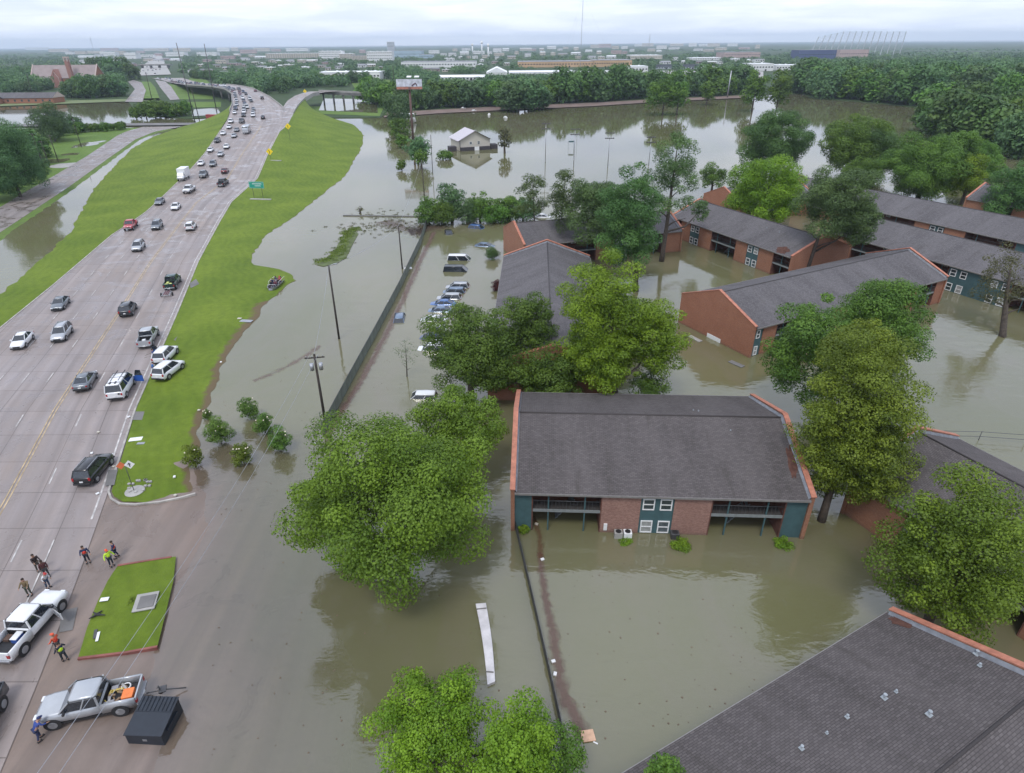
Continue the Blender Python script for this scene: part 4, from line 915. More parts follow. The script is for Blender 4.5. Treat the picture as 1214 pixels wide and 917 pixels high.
# ------------------------------------------------------------------ apartment blocks
def parapet(name, x, D, zE, zR, root, mat, out_side):
    """brick fire wall in a gable plane, standing .45 m above the roof, with coping"""
    up = .45; t = .38; x0, x1 = (x - t, x) if out_side < 0 else (x, x + t); yv = (0.15, D / 2, D - .15); ztop = (zE + up - .1, zR + up, zE + up - .1); m = MB()
    prof = [(yv[0], -1.2), (yv[0], ztop[0]), (yv[1], ztop[1]), (yv[2], ztop[2]), (yv[2], -1.2)]
    a = [(x0, p[0], p[1]) for p in prof]; b = [(x1, p[0], p[1]) for p in prof]; k = len(a)
    m.v += a + b; m.face(list(range(k))[::-1] if out_side > 0 else list(range(k))); m.face([k + i for i in range(k)] if out_side > 0 else [k + i for i in range(k)][::-1])
    for i in range(k - 1): m.face((i, i + 1, k + i + 1, k + i))
    m.build(name, mat, root)
    m = MB(); w_ = t / 2 + .07; xc = (x0 + x1) / 2
    for i in range(2):
        p, q = (yv[i], ztop[i]), (yv[i + 1], ztop[i + 1]); ov = -.12 if i == 0 else 0; ov2 = .12 if i == 1 else 0
        sl_ = (q[1] - p[1]) / (q[0] - p[0]); n_ = 1
        y0, y1 = p[0] + ov, q[0] + ov2; z0, z1 = p[1] + sl_ * ov, q[1] + sl_ * ov2
        ring = lambda y, z: [(xc - w_, y, z + .004), (xc - w_, y, z + .11), (xc + w_, y, z + .11), (xc + w_, y, z + .004)]
        m.loft([ring(y0, z0), ring(y1, z1)], 0, True, False)
    m.build('coping', COPING, root)
    m = MB(); fx = x1 + .012 if out_side < 0 else x0 - .012; fx2 = fx + (.22 if out_side < 0 else -.22)
    for i in range(2):
        (ya, za), (yb, zb) = ((yv[0], zE), (yv[1], zR)) if i == 0 else ((yv[1], zR), (yv[2], zE))
        m.poly([(fx, ya, za + .30), (fx, yb, zb + .30), (fx2, yb, zb + .03), (fx2, ya, za + .03)]); m.poly([(fx2, ya, za + .03), (fx2, yb, zb + .03), (fx, yb, zb + .30), (fx, ya, za + .30)])
    m.build('flashing', FLASH, root)
def window(root, x, y, z, wd, h, ny=-1, split=True):
    f = MB(); t = .11; yy = y + ny * .04
    for c, d in (((x - wd / 2 + t / 2, yy, z), (t, .1, h)), ((x + wd / 2 - t / 2, yy, z), (t, .1, h)), ((x, yy - .002 * ny, z - h / 2 + t / 2), (wd - 2 * t, .1, t)), ((x, yy - .002 * ny, z + h / 2 - t / 2), (wd - 2 * t, .1, t))): f.box(c, d)
    if split: f.box((x, yy + .003, z), (wd - 2 * t, .09, .09))
    fo = f.build('window', WHITE, root)
    MB().box((x, y + ny * .012, z), (wd - 2 * t, .03, h - 2 * t)).build('pane', random.choice((GLASS, GLASS, M('window_blind', (.30, .31, .30), .5, var=.2), M('window_dim', (.09, .11, .12), .15, var=.3))), fo)
def apartment(label, A, ang, L, D, segs, zE=4.9, zR=8.0, brick=BRICK_O, gbrick=None, shingle=SHING, name='apartment_block', left=True, right=True, vents=(), side_windows=False):
    gbrick = gbrick or brick
    root = thing(name, label, 'apartment block', (A[0], A[1], 0), ang)
    fy = .35; tot = sum(s[1] for s in segs); k = L / tot; x = 0.0; wl = MB(); sd = MB(); wi = []
    back = fy + 3.6; dk = MB()
    for ty, wseg in segs:
        w0, w1 = x, x + wseg * k; xm = (w0 + w1) / 2; ww = w1 - w0
        if ty == 'brick': MB().box((xm, fy + .2, (zE - 1.2) / 2 - .02), (ww, .4, zE + 1.2 - .04)).build('wall', brick, root)
        elif ty == 'teal': MB().box((xm, fy + .22, (zE - 1.2) / 2 - .02), (ww, .36, zE + 1.2 - .04)).build('siding', TEAL, root)
        elif ty == 'win':
            MB().box((xm, fy + .25, (zE - 1.2) / 2 - .02), (ww, .3, zE + 1.2 - .04)).build('siding', TEAL, root)
            for q in ((-.26, .26) if ww > 2.4 else (0,)):
                for z, hh in ((3.62, 1.35), (.85, 1.5)): window(root, xm + q * ww, fy + .1, z, min(1.15, ww * .40), hh)
        elif ty == 'breeze':
            dk = MB(); dk.box((xm, back + .1, (zE - 1.2) / 2), (ww, .2, zE + 1.2)); dk.box((w0 + .06, (fy + back) / 2, (zE - 1.2) / 2), (.12, back - fy, zE + 1.2)); dk.box((w1 - .06, (fy + back) / 2, (zE - 1.2) / 2), (.12, back - fy, zE + 1.2)); dk.build('breezeway', M('breezeway_brick_shaded', (.13, .055, .04), .85, var=.3, scale=1.5), root)  # shade of the recess is put into this darker brick colour
            b = MB().box((xm, fy + .85, 2.52), (ww - .26, 1.45, .20)).build('walkway', M('walkway_floor_shaded', (.055, .05, .048), .8), root); MB().box((xm, fy + .06, 2.55), (ww - .26, .1, .30)).build('walkway_edge', M('walkway_grey', (.20, .22, .22), .7), root)  # floor coloured dark to imitate the shade inside the breezeway opening
            r_ = MB()
            r_.tube([(w0 + .15, fy + .12, 3.7), (w1 - .15, fy + .12, 3.7)], .035, 6)
            nb = int(ww / .35)
            for q in range(nb): r_.tube([(w0 + .2 + (ww - .4) * q / max(1, nb - 1), fy + .12, 2.66), (w0 + .2 + (ww - .4) * q / max(1, nb - 1), fy + .12, 3.7)], .016, 4)
            r_.build('railing', STEEL_D, root)
            for q in (.24, .76) if ww > 5 else (.5,):
                MB().box((w0 + ww * q, fy + .14, (zE - 1.2) / 2), (.13, .13, zE + 1.15)).build('post', TEAL, root)
            if ww > 5:
                s_ = MB()
                for q in range(9): s_.box((w0 + ww * .30 + q * .26, fy + 2.4, -.6 + q * .36), (.30, 1.0, .05))
                for yy in (fy + 1.9, fy + 2.9): s_.tube([(w0 + ww * .30 - .2, yy, -.8), (w0 + ww * .30 + 2.3, yy, 2.5)], .05, 5)
                s_.build('stairs', M('walkway_grey', (.2, .21, .21)), root)
                MB().box((w0 + ww * .85, back - .03, 3.6), (.95, .08, 1.9)).build('door', M('door_maroon', (.16, .045, .04), .6), root)
                window(root, w0 + ww * .55, back - .02, 3.9, 1.1, 1.2)
        x = w1
    # back and inner mass
    wl.box((L / 2, D - .8, (zE - 1.2) / 2 - .02), (L, .4, zE + 1.2 - .04))
    if wl.v: wl.build('wall', brick, root)
    MB().box((L / 2, (back + D - 1) / 2 + .2, (zE - 1.2) / 2 - .03), (L - .3, D - 1.2 - back, zE + 1.1)).build('core', DARK, root)
    m = MB()
    for (ya, za, yb, zb) in ((0, zE, D / 2, zR), (D, zE, D / 2, zR)):
        Ls = math.hypot(yb - ya, zb - za); q = [(0, ya, za), (L, ya, za), (L, yb, zb), (0, yb, zb)]; uv = [(0, 0), (L, 0), (L, Ls), (0, Ls)]
        if ya > yb: q, uv = q[::-1], uv[::-1]
        n_ = 10
        m.poly(q, 0, uv); m.poly([(p[0], p[1], p[2] - .16) for p in q][::-1], 0, uv[::-1])
    ro = m.build('roof', shingle, root)
    for yy in (-.03, D + .03): MB().box((L / 2, yy, zE - .09), (L, .06, .22)).build('fascia', M('fascia_grey', (.20, .19, .18), .7), root)
    MB().tube([(0, D / 2, zR + .01), (L, D / 2, zR + .01)], .10, 6).build('ridge_cap', shingle, root)
    if left: parapet('gable_wall', 0, D, zE, zR, root, gbrick, -1)
    if right: parapet('gable_wall', L, D, zE, zR, root, gbrick, 1)
    for (u, v, s_) in vents:
        # point on the front slope seen at that pixel
        ca, sa = math.cos(ang), math.sin(ang); z = 6.0
        for _ in range(25):
            p = P(u, v, z); dx_, dy_ = p.x - A[0], p.y - A[1]; lx, ly = dx_ * ca + dy_ * sa, -dx_ * sa + dy_ * ca
            z = z * .5 + .5 * (zE + (zR - zE) * (1 - abs(ly - D / 2) / (D / 2)))
        vm = MB().tube([(lx, ly, z - .1), (lx, ly, z + .32 * s_)], .06 * s_, 8); vm.disc((lx, ly, z + .36 * s_), (0, 0, 1), .12 * s_, .05, 10); vm.box((lx, ly, z + .05), (.34 * s_, .34 * s_, .03))
        vm.build('roof_vent', M('vent_pale', (.30, .33, .35), .5), root)
    return root, (lambda lx, ly, lz: Vector((A[0] + lx * math.cos(ang) - ly * math.sin(ang), A[1] + lx * math.sin(ang) + ly * math.cos(ang), lz)))
BZ = ('breeze', 8)
B1, w1 = apartment('nearest apartment block with worn pink brick and teal window panels facing the viewer', P(610, 585, 4.9), R(-3.1), 28.0, 19.8,
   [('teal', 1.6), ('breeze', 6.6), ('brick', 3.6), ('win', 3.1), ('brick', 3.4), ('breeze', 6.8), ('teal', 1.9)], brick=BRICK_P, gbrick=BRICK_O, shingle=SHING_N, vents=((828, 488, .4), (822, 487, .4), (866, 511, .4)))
B2, w2 = apartment('gabled block seen end on behind the near apartment block, half hidden by trees', P(597, 305, 4.9), R(-92.9), 49, 17.5,
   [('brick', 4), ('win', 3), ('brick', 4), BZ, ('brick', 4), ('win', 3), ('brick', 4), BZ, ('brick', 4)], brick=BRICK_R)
B3, w3 = apartment('block with a bare orange brick gable beside the drowned car park', P(623, 292, 4.9), R(17), 38, 15.0,
   [('brick', 4), ('win', 3), BZ, ('brick', 4), ('win', 3), BZ, ('brick', 4)], brick=BRICK_O)
B4, w4 = apartment('courtyard block with orange brick, two teal window bays and a sagging roof corner', P(797, 257, 4.9), R(-65.7), 37.5, 16.5,
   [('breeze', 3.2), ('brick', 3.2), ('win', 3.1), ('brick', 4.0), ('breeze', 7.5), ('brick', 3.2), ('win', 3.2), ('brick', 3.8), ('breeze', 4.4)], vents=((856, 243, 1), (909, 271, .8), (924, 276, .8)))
B5, w5 = apartment('block with a broad plain brick gable in the middle of the courtyard', P(898, 390, 4.9), R(27.2), 47.6, 16.5,
   [('win', 1.7), ('brick', 2.6), ('breeze', 6), ('brick', 3), ('win', 3), ('brick', 3), BZ, ('brick', 3), ('win', 3), ('brick', 3), ('breeze', 5), ('brick', 2)], brick=BRICK_R, gbrick=BRICK_R, vents=((1006, 356, .6),))
B6, w6 = apartment('long roofed block with teal siding and a balcony walkway behind the courtyard gable', P(1033, 289, 4.9) + Vector((-5.2, 10.8, 0)), R(-64.4), 66, 18,
   [('brick', 6), ('breeze', 8), ('teal', 4), ('breeze', 5), ('win', 3), ('teal', 3), ('win', 3), ('breeze', 8), ('brick', 4), ('win', 3), ('brick', 6)])
B7, w7 = apartment('uppermost long roofed block with a small brick bay and pair of windows', P(1046, 252.5, 4.9) + Vector((-15.5, 28, 0)), R(-61.3), 90, 17,
   [('brick', 5), ('breeze', 8), ('brick', 5), ('breeze', 17), ('brick', 3), ('win', 3), ('brick', 4), ('breeze', 9), ('teal', 3), ('breeze', 8), ('brick', 4), ('win', 3), ('brick', 6)], vents=((1128, 238, 1.2),))
B8, w8 = apartment('small dark roofed block at the upper right among trees', P(1146, 236, 4.9), R(-61), 16, 15, [('brick', 4), ('breeze', 6), ('brick', 4)])
#B9, w9 = apartment('roof mostly hidden behind the double trunked pine', P(949, 232, 4.9), R(-61), 34, 15, [('brick', 5), BZ, ('brick', 5), BZ])
B4b, w4b = apartment('block with a dark red brick gable showing behind the courtyard block roof', P(880, 244, 4.9), R(24), 26, 15, [('brick', 5), BZ, ('brick', 5)], brick=BRICK_R)
rg = P(1088, 512, 8.0)
B10, w10 = apartment('lower right block with a grey ridge between the cypress and the edge tree', rg + Vector((-.911, -.412, 0)) * 8, R(-65.7), 32, 16, [('brick', 4), BZ, ('brick', 4), ('win', 3), ('brick', 4)], shingle=SHING_N, vents=())
B11, w11 = apartment('nearest grey shingle roof filling the bottom right corner', P(1052, 726, 4.9), math.atan2(-.469, -.883), 46, 18.8,
   [('brick', 4), ('win', 3), BZ, ('brick', 4), ('win', 3), ('brick', 4), BZ, ('brick', 4)], shingle=SHING_N, right=False,
   vents=((1048, 828, 1), (1062, 821, .6), (1101, 848, 1), (1004, 851, .7), (950, 888, .8), (980, 870, .5), (1157, 776, 1), (1161, 790, .7)))
def on_roof(u, v, A, ang, D, zE=4.9, zR=8.0):
    z = 6
    for _ in range(30):
        p = P(u, v, z); dx_, dy_ = p.x - A[0], p.y - A[1]; ly = -dx_ * math.sin(ang) + dy_ * math.cos(ang); z = z * .5 + .5 * (zE + (zR - zE) * (1 - abs(ly - D / 2) / (D / 2)))
    return p, ly
def litter(lb, u, v, ru, rv, A, ang, D, seed, tilt=0):
    m = MB(); pts = []
    for k in range(28):
        t = 2 * math.pi * k / 28; f = 1 + .5 * mnoise.noise(Vector((math.cos(t) * 2, math.sin(t) * 2, seed)))
        a, b = ru * f * math.cos(t), rv * f * math.sin(t); p, ly = on_roof(u + a * math.cos(tilt) - b * math.sin(tilt), v + a * math.sin(tilt) + b * math.cos(tilt), A, ang, D)
        pts.append((p.x, p.y, 4.9 + 3.1 * (1 - abs(ly - D / 2) / (D / 2)) + .035))
    m.poly(pts); o = m.build('leaf_litter', LITTER); tag(o, lb, 'leaf litter', None, 'stuff')
litter('reddish leaf litter at the peak corner of the nearest roof', 1069, 736, 14, 7, P(1052, 726, 4.9), math.atan2(-.469, -.883), 18.8, 1, .25)
litter('reddish leaf litter on the right slope of the near apartment roof', 939, 549, 5, 19, P(610, 585, 4.9), R(-3.1), 19.8, 2, -.2)
litter('brown leaf litter at the sagging roof corner of the courtyard block', 928, 297, 8, 4, P(797, 257, 4.9), R(-65.7), 16.5, 3)
# things at the near block: air conditioners, white meter box
for k, (u, v, lb) in enumerate(((733, 633, 'grey air conditioner box on the wall left of the white one'), (744, 633, 'white air conditioner box above the clipped bush'), (800, 634, 'dark air conditioner box above the biggest clipped bush'))):
    p = P(u, v, .35); r = thing('air_conditioner', lb, 'air conditioner', (p.x, p.y, 0), R(-3), None)
    MB().box((0, 0, .28), (.8, .7, .75)).build('casing', (CONC, WHITE, STEEL_D)[k], r, bevel=.03); MB().disc((0, 0, .67), (0, 0, 1), .28, .04, 16).build('fan_grille', BLACKPL, r)
p = w1(9.0, .35, .75); MB().box((0, 0, 0), (.35, .25, .8)).build('meter_box', WHITE, None, p, R(-3), bevel=.02); tag(bpy.data.objects['meter_box'], 'small white meter box on the pink brick left of the windows', 'meter box')
# white gabled hall out in the lake
b = P(563, 178, 0); r = thing('white_hall', 'cream gabled hall with two square windows standing alone in the lake', 'building', (b.x, b.y, 0), R(20))
k_ = b.y / F_PX; WD, DP, HE, HR = 36 * k_, 34 * k_, 4.6, 8.2
m = MB(); m.v += [(-WD / 2, 0, -1), (WD / 2, 0, -1), (WD / 2, DP, -1), (-WD / 2, DP, -1), (-WD / 2, 0, HE), (WD / 2, 0, HE), (WD / 2, DP, HE), (-WD / 2, DP, HE), (0, 0, HR), (0, DP, HR)]
for q in ((0, 1, 5, 8, 4), (1, 2, 6, 5), (2, 3, 7, 9, 6), (3, 0, 4, 7)): m.face(q)
m.build('wall', M('hall_cream', (.52, .49, .42), .7, var=.05), r)
m = MB()
for s_ in (-1, 1):
    q = [(s_ * (WD / 2 + .8), -1, HE - .35), (s_ * (WD / 2 + .8), DP + 1, HE - .35), (0, DP + 1, HR + .12), (0, -1, HR + .12)]; m.poly(q); m.poly([(a, b_, c - .15) for a, b_, c in q][::-1])
m.build('roof', M('hall_roof', (.50, .47, .50), .6, var=.08), r)
for x in (-1.9, 1.9): window(r, x, -.02, 3.1, 1.3, 1.3)
MB().box((0, -.9, .7), (WD * .95, 1.6, 1.5)).build('loading_deck', M('deck_dark', (.05, .045, .05), .8), r); MB().box((WD * .03, -1.75, .8), (2.2, .15, 1.7)).build('door', WHITE, r)
for x in (-WD / 2 - 3, WD / 2 + 2): MB().box((x, 1.5, 1.0), (3.2, 4, 2.0)).build('shed', M('deck_dark', (.05, .045, .05)), r)
m = MB().tube([(-WD / 2 + .3, -.2, 0), (-WD / 2 + .3, -.2, HE)], .12, 6); m.build('downpipe', STEEL_D, r)
# overpass: parapets, girders, piers
r = thing('highway_overpass', 'long curved concrete overpass carrying the jammed highway over the canal', 'overpass', (hw_l.at(480), 480, 0))
o_ = Vector(r.location)
ysb = ysamples(395, 700, 8)
for nm, ln, off in (('barrier', hw_l, -.25), ('barrier', hw_r, .25)):
    m = MB(); rings = []
    for y in ysb:
        x = ln.at(y) + off; z = roadz(y); rings.append([Vector((x - .2, y, z - .1)) - o_, Vector((x - .12, y, z + .95)) - o_, Vector((x + .12, y, z + .95)) - o_, Vector((x + .2, y, z - .1)) - o_])
    if nm: m.loft(rings, 0, True, False); m.build(nm, CONC, r)
m = MB(); rings = []
for y in ysb:
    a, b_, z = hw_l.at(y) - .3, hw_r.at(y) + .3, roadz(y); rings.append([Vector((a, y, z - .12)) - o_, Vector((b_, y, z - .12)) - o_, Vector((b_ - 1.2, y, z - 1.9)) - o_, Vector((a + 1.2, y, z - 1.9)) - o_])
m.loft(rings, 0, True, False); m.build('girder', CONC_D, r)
for k, y in enumerate((425, 448, 471, 494, 517, 540, 566, 592, 620)):
    a, b_, z = hw_l.at(y), hw_r.at(y), roadz(y); m = MB(); m.box(((a + b_) / 2 - o_.x, y - o_.y, z - 2.3), (b_ - a - 2, 1.5, .9))
    for q in (.08, .36, .64, .92): m.tube([(a + (b_ - a) * q - o_.x, y - o_.y, 0), (a + (b_ - a) * q - o_.x, y - o_.y, z - 2.2)], .75, 10)
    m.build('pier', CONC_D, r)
# ramp bridge to the right
r = thing('ramp_bridge', 'exit ramp bridge crossing the canal to the right, seen side on', 'bridge', P(380, 118, 0)); o_ = Vector(r.location); zt = roadz(470)
q0 = P(378, 109, zt); q1 = P(437, 111.5, zt - 2.5); dv = (q1 - q0); nv = Vector((-dv.y, dv.x, 0)).normalized() * 8
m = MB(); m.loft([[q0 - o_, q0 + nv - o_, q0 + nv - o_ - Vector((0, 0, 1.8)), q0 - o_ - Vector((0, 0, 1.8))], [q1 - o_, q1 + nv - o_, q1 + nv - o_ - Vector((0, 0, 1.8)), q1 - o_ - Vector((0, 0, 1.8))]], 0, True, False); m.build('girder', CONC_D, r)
for s_ in (0, 1):
    a, b_ = q0 + nv * s_ - o_, q1 + nv * s_ - o_; m = MB(); m.loft([[a + Vector((0, -.15, 0)), a + Vector((0, -.15, 1)), a + Vector((0, .15, 1)), a + Vector((0, .15, 0))], [b_ + Vector((0, -.15, 0)), b_ + Vector((0, -.15, 1)), b_ + Vector((0, .15, 1)), b_ + Vector((0, .15, 0))]], 0, True, False); m.build('barrier', CONC, r)
for k in range(5):
    c = q0.lerp(q1, (k + .4) / 5) + nv * .5 - o_; m = MB()
    for s_ in (-.35, .35): m.tube([c + nv * s_ - Vector((0, 0, c.z + o_.z)), c + nv * s_ - Vector((0, 0, 1.6))], .7, 8)
    m.build('pier', CONC_D, r)
m = MB(); rings = []
for y in ysamples(RP0 + 60, 540, 6):
    x = rp_r.at(y) + .2; z = roadz(min(y, 500)); rings.append([(x - .15, y, z - 1.6), (x - .15, y, z + .95), (x + .15, y, z + .95), (x + .15, y, z - 1.6)])
m.loft(rings, 0, True, False); o = m.build('ramp_barrier', CONC); tag(o, 'concrete barrier along the outer edge of the exit ramp', 'barrier')
b = P(178, 78, 6); r = thing('crossing_bridge', 'far bridge crossing over the distant highway', 'bridge', (b.x, b.y, 0)); x0, x1 = P(150, 79, 6).x - b.x, P(200, 78, 6).x - b.x
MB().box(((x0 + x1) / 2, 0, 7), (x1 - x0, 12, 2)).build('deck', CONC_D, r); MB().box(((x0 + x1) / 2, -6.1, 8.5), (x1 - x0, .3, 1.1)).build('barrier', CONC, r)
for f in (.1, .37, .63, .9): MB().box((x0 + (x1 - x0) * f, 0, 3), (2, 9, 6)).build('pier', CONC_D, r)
o = MB().box((0, 0, 1.0), (P(266, 139, 0).x - P(244, 139, 0).x, 2.2, 2.6)).build('red_barrier', M('red_panel', (.30, .05, .05), .6), None, P(255, 140.5, .2), R(-20)); tag(o, 'long red barrier panel at the water gap below the overpass', 'barrier')
# ------------------------------------------------------------------ vehicles
PAINTS = {}; VS = []
def paint(name, col, metal=.25):
    if name not in PAINTS: PAINTS[name] = M('car_paint_' + name, col, .28, metal, var=.05, scale=1.5, coat=.7)
    return PAINTS[name]
COLS = {'white': (.72, .73, .74), 'silver': (.42, .44, .46), 'grey': (.16, .18, .20), 'dark': (.035, .04, .048), 'black': (.016, .017, .019), 'red': (.42, .035, .045), 'maroon': (.14, .02, .025), 'navy': (.03, .05, .12), 'blue': (.06, .14, .35), 'green': (.02, .055, .05), 'steelblue': (.13, .19, .28)}
def sect(x, zb, zt, hw, tw=None, zm=None):
    tw = tw if tw is not None else hw * .9; zm = zm if zm is not None else zb + (zt - zb) * .62
    return [(x, -hw * .86, zb), (x, -hw * .985, zb + .10), (x, -hw, zm), (x, -tw, zt - .03), (x, -tw * .82, zt + .015), (x, tw * .82, zt + .015), (x, tw, zt - .03), (x, hw, zm), (x, hw * .985, zb + .10), (x, hw * .86, zb)]
SP = {  # body stations (x, zb, zt, hw), cabin base z, base x (rear, front), roof x (rear, front), roof z, half widths base/top, wheel x, wheel r
 'sedan': dict(L=4.75, st=[(-2.37, .48, .80, .70), (-2.30, .32, .98, .84), (-1.7, .26, 1.04, .90), (0, .24, .98, .91), (1.05, .24, .97, .90), (1.9, .27, .84, .86), (2.28, .32, .70, .76), (2.36, .42, .58, .62)], zb=.96, bx=(-1.95, 1.15), rx=(-1.02, .22), rz=1.46, bw=.80, tw=.60, wx=(-1.42, 1.42), wr=.33),
 'suv': dict(L=4.7, st=[(-2.32, .50, 1.0, .76), (-2.26, .36, 1.10, .88), (-1.6, .30, 1.14, .93), (0, .29, 1.10, .94), (1.1, .29, 1.08, .93), (1.95, .32, .98, .89), (2.27, .38, .82, .80), (2.34, .48, .66, .68)], zb=1.07, bx=(-2.22, 1.20), rx=(-1.88, .35), rz=1.74, bw=.84, tw=.66, wx=(-1.42, 1.45), wr=.37),
 'van': dict(L=5.3, st=[(-2.62, .5, 1.15, .84), (-2.55, .36, 1.25, .98), (-1.6, .32, 1.28, 1.0), (0, .32, 1.26, 1.0), (1.6, .32, 1.20, .98), (2.3, .35, 1.05, .92), (2.58, .42, .85, .80), (2.64, .5, .7, .7)], zb=1.22, bx=(-2.52, 1.95), rx=(-2.3, 1.0), rz=2.12, bw=.93, tw=.80, wx=(-1.65, 1.65), wr=.38),
 'pickup': dict(L=5.9, st=[(-.85, .52, 1.28, .95), (0, .50, 1.29, .97), (1.3, .50, 1.28, .97), (2.2, .52, 1.22, .96), (2.72, .55, 1.14, .93), (2.92, .60, 1.0, .89)], zb=1.27, bx=(-.82, 1.42), rx=(-.76, .74), rz=1.96, bw=.92, tw=.79, wx=(-1.85, 1.95), wr=.44),
}
def cab(root, S, pm, ncab=1):
    zb, rz_, bw, tw = S['zb'], S['rz'], S['bw'], S['tw']; (b0, b1), (r0, r1) = S['bx'], S['rx']
    g = MB(); e = .012
    cr = lambda x, w_, z: [(x, -w_, z), (x, w_, z)]
    v = [(b0, -bw, zb), (b1, -bw, zb), (b1, bw, zb), (b0, bw, zb), (r0, -tw, rz_), (r1, -tw, rz_), (r1, tw, rz_), (r0, tw, rz_)]
    g.v += v
    for q in ((0, 1, 5, 4), (1, 2, 6, 5), (2, 3, 7, 6), (3, 0, 4, 7)): g.face(q)
    g.build('windows', CARGLASS, root)
    m = MB()   # roof skin and pillars in body colour
    m.loft([[(r0 - .06, -tw * .86, rz_ - .05), (r0 - .06, -tw * .7, rz_ + .015), (r0 - .06, tw * .7, rz_ + .015), (r0 - .06, tw * .86, rz_ - .05)],
            [(r0 + .12, -tw - .03, rz_ - .05), (r0 + .12, -tw * .8, rz_ + .06), (r0 + .12, tw * .8, rz_ + .06), (r0 + .12, tw + .03, rz_ - .05)],
            [((r0 + r1) / 2, -tw - .035, rz_ - .05), ((r0 + r1) / 2, -tw * .8, rz_ + .085), ((r0 + r1) / 2, tw * .8, rz_ + .085), ((r0 + r1) / 2, tw + .035, rz_ - .05)],
            [(r1 - .1, -tw - .03, rz_ - .05), (r1 - .1, -tw * .8, rz_ + .055), (r1 - .1, tw * .8, rz_ + .055), (r1 - .1, tw + .03, rz_ - .05)],
            [(r1 + .07, -tw * .9, rz_ - .06), (r1 + .07, -tw * .7, rz_ + .005), (r1 + .07, tw * .7, rz_ + .005), (r1 + .07, tw * .9, rz_ - .06)]], 0, True, True)
    for s_ in (-1, 1):
        P0 = lambda f, top: Vector((b0 + (b1 - b0) * f, s_ * (bw + .01), zb)) if not top else Vector((r0 + (r1 - r0) * f, s_ * (tw + .015), rz_ - .02))
        for f0, f1, wd in ((0, 0, .065), (1, 1, .045), (.52, .45, .04)) if ncab == 1 else ((0, 0, .07), (1, 1, .05), (.45, .42, .05)):
            m.tube([P0(f0, False), P0(f1, True)], wd, 5)
    m.build('roof', pm, root)
def wheels(root, S, hw, steel=True, z=0.0):
    for x in S['wx']:
        for s_ in (-1, 1):
            wr = S['wr']; m = MB()
            m.disc((x, s_ * (hw - .10), wr), (0, 1, 0), wr, .24, 18); wo = m.build('wheel', RUBBER, root)
            m = MB().disc((x, s_ * (hw + .025), wr), (0, 1, 0), wr * .62, .03, 14)
            for k in range(5):
                a = k * 1.2566; m.box((x + wr * .3 * math.cos(a), s_ * (hw + .045), wr + wr * .3 * math.sin(a)), (wr * .5, .02, .07), rot=Matrix.Rotation(-a, 3, 'Y'))
            m.build('rim', STEEL, wo)
def vehicle(kind, color, label, cat, name=None, loc=(0, 0, 0), rz=0, group=None, rack=False, bedload=None, door=None):
    VS.append(1)
    root = thing(name or {'sedan': 'sedan_car', 'suv': 'suv_car', 'van': 'van', 'pickup': 'pickup_truck'}[kind], label, cat, loc, rz, group)
    S = SP[kind]; pm = paint(color, COLS[color], 0.0 if color in ('white', 'red') else .35); hw = max(s[3] for s in S['st'])
    m = MB(); m.loft([sect(*s) for s in S['st']])
    if kind == 'pickup':
        m.box((-1.85, 0, .72), (2.1, 1.86, .10))
        for s_ in (-1, 1):
            m.loft([[(x, s_ * .80, .60), (x, s_ * .80, 1.27), (x, s_ * .86, 1.32), (x, s_ * .93, 1.29), (x, s_ * .965, 1.0), (x, s_ * .95, .55)][::s_] for x in (-.86, -2.0, -2.84)])
        m.box((-2.87, 0, .93), (.09, 1.74, .72)); m.box((-.88, 0, .95), (.06, 1.7, .52))
        MB().box((-1.86, 0, .785), (1.9, 1.56, .03)).box((-.925, 0, .98), (.03, 1.56, .42)).build('bed_liner', BLACKPL, root)
    m.build('body', pm, root)
    cab(root, S, pm, 2 if kind == 'pickup' else 1)
    wheels(root, S, hw)
    m = MB()
    for x in S['wx']:
        for s_ in (-1, 1): m.disc((x, s_ * (hw - .005), S['wr'] + .02), (0, 1, 0), S['wr'] * 1.16, .035, 20)
    m.box((0, 0, S['wr'] * .95), ((S['wx'][1] - S['wx'][0]) - .9, hw * 1.9, .16)); m.build('wheel_arch', BLACKPL, root)
    xf, xr = S['st'][-1][0], (-2.92 if kind == 'pickup' else S['st'][0][0]); zf = S['st'][-1][2]
    for s_ in (-1, 1):
        MB().box((xf - .12, s_ * hw * .66, zf + .04), (.22, .36, .15)).build('headlight', HEAD_L, root, bevel=.03)
        MB().box((xr + .05, s_ * hw * .80, (.95 if kind != 'sedan' else .80)), (.12, .20, .30 if kind != 'sedan' else .16)).build('tail_light', RED_L, root, bevel=.02)
        mx_ = S['bx'][1] - .35; mm = MB().box((mx_, s_ * (hw + .10), S['zb'] + .06), (.13, .20, .15)); mm.build('mirror', pm if kind != 'pickup' else BLACKPL, root, bevel=.02)
    g = MB().box((xf - .005, 0, zf - .10), (.06, hw * .95, .16)); g.build('grille', BLACKPL, root)
    bmp = MB().box((xf - .03, 0, zf - .30), (.22, hw * 1.72, .17)); bmp.build('front_bumper', STEEL if kind == 'pickup' else BLACKPL, root, bevel=.04)
    rb = MB().box((xr - .02, 0, .48 if kind != 'pickup' else .58), (.2, hw * 1.72, .18)); rb.build('rear_bumper', STEEL if kind == 'pickup' else BLACKPL, root, bevel=.04)
    MB().box((xr - .055 if kind != 'pickup' else xr - .13, 0, .72 if kind != 'pickup' else .6), (.03, .32, .15)).build('number_plate', WHITE, root)
    root.scale = (1.15, 1.15, 1.15)
    if rack:
        m = MB()
        for s_ in (-1, 1): m.tube([(S['rx'][0] + .1, s_ * (S['tw'] - .08), S['rz'] + .13), (S['rx'][1] - .1, s_ * (S['tw'] - .08), S['rz'] + .13)], .03, 5)
        m.build('roof_rail', STEEL, root)
    return root
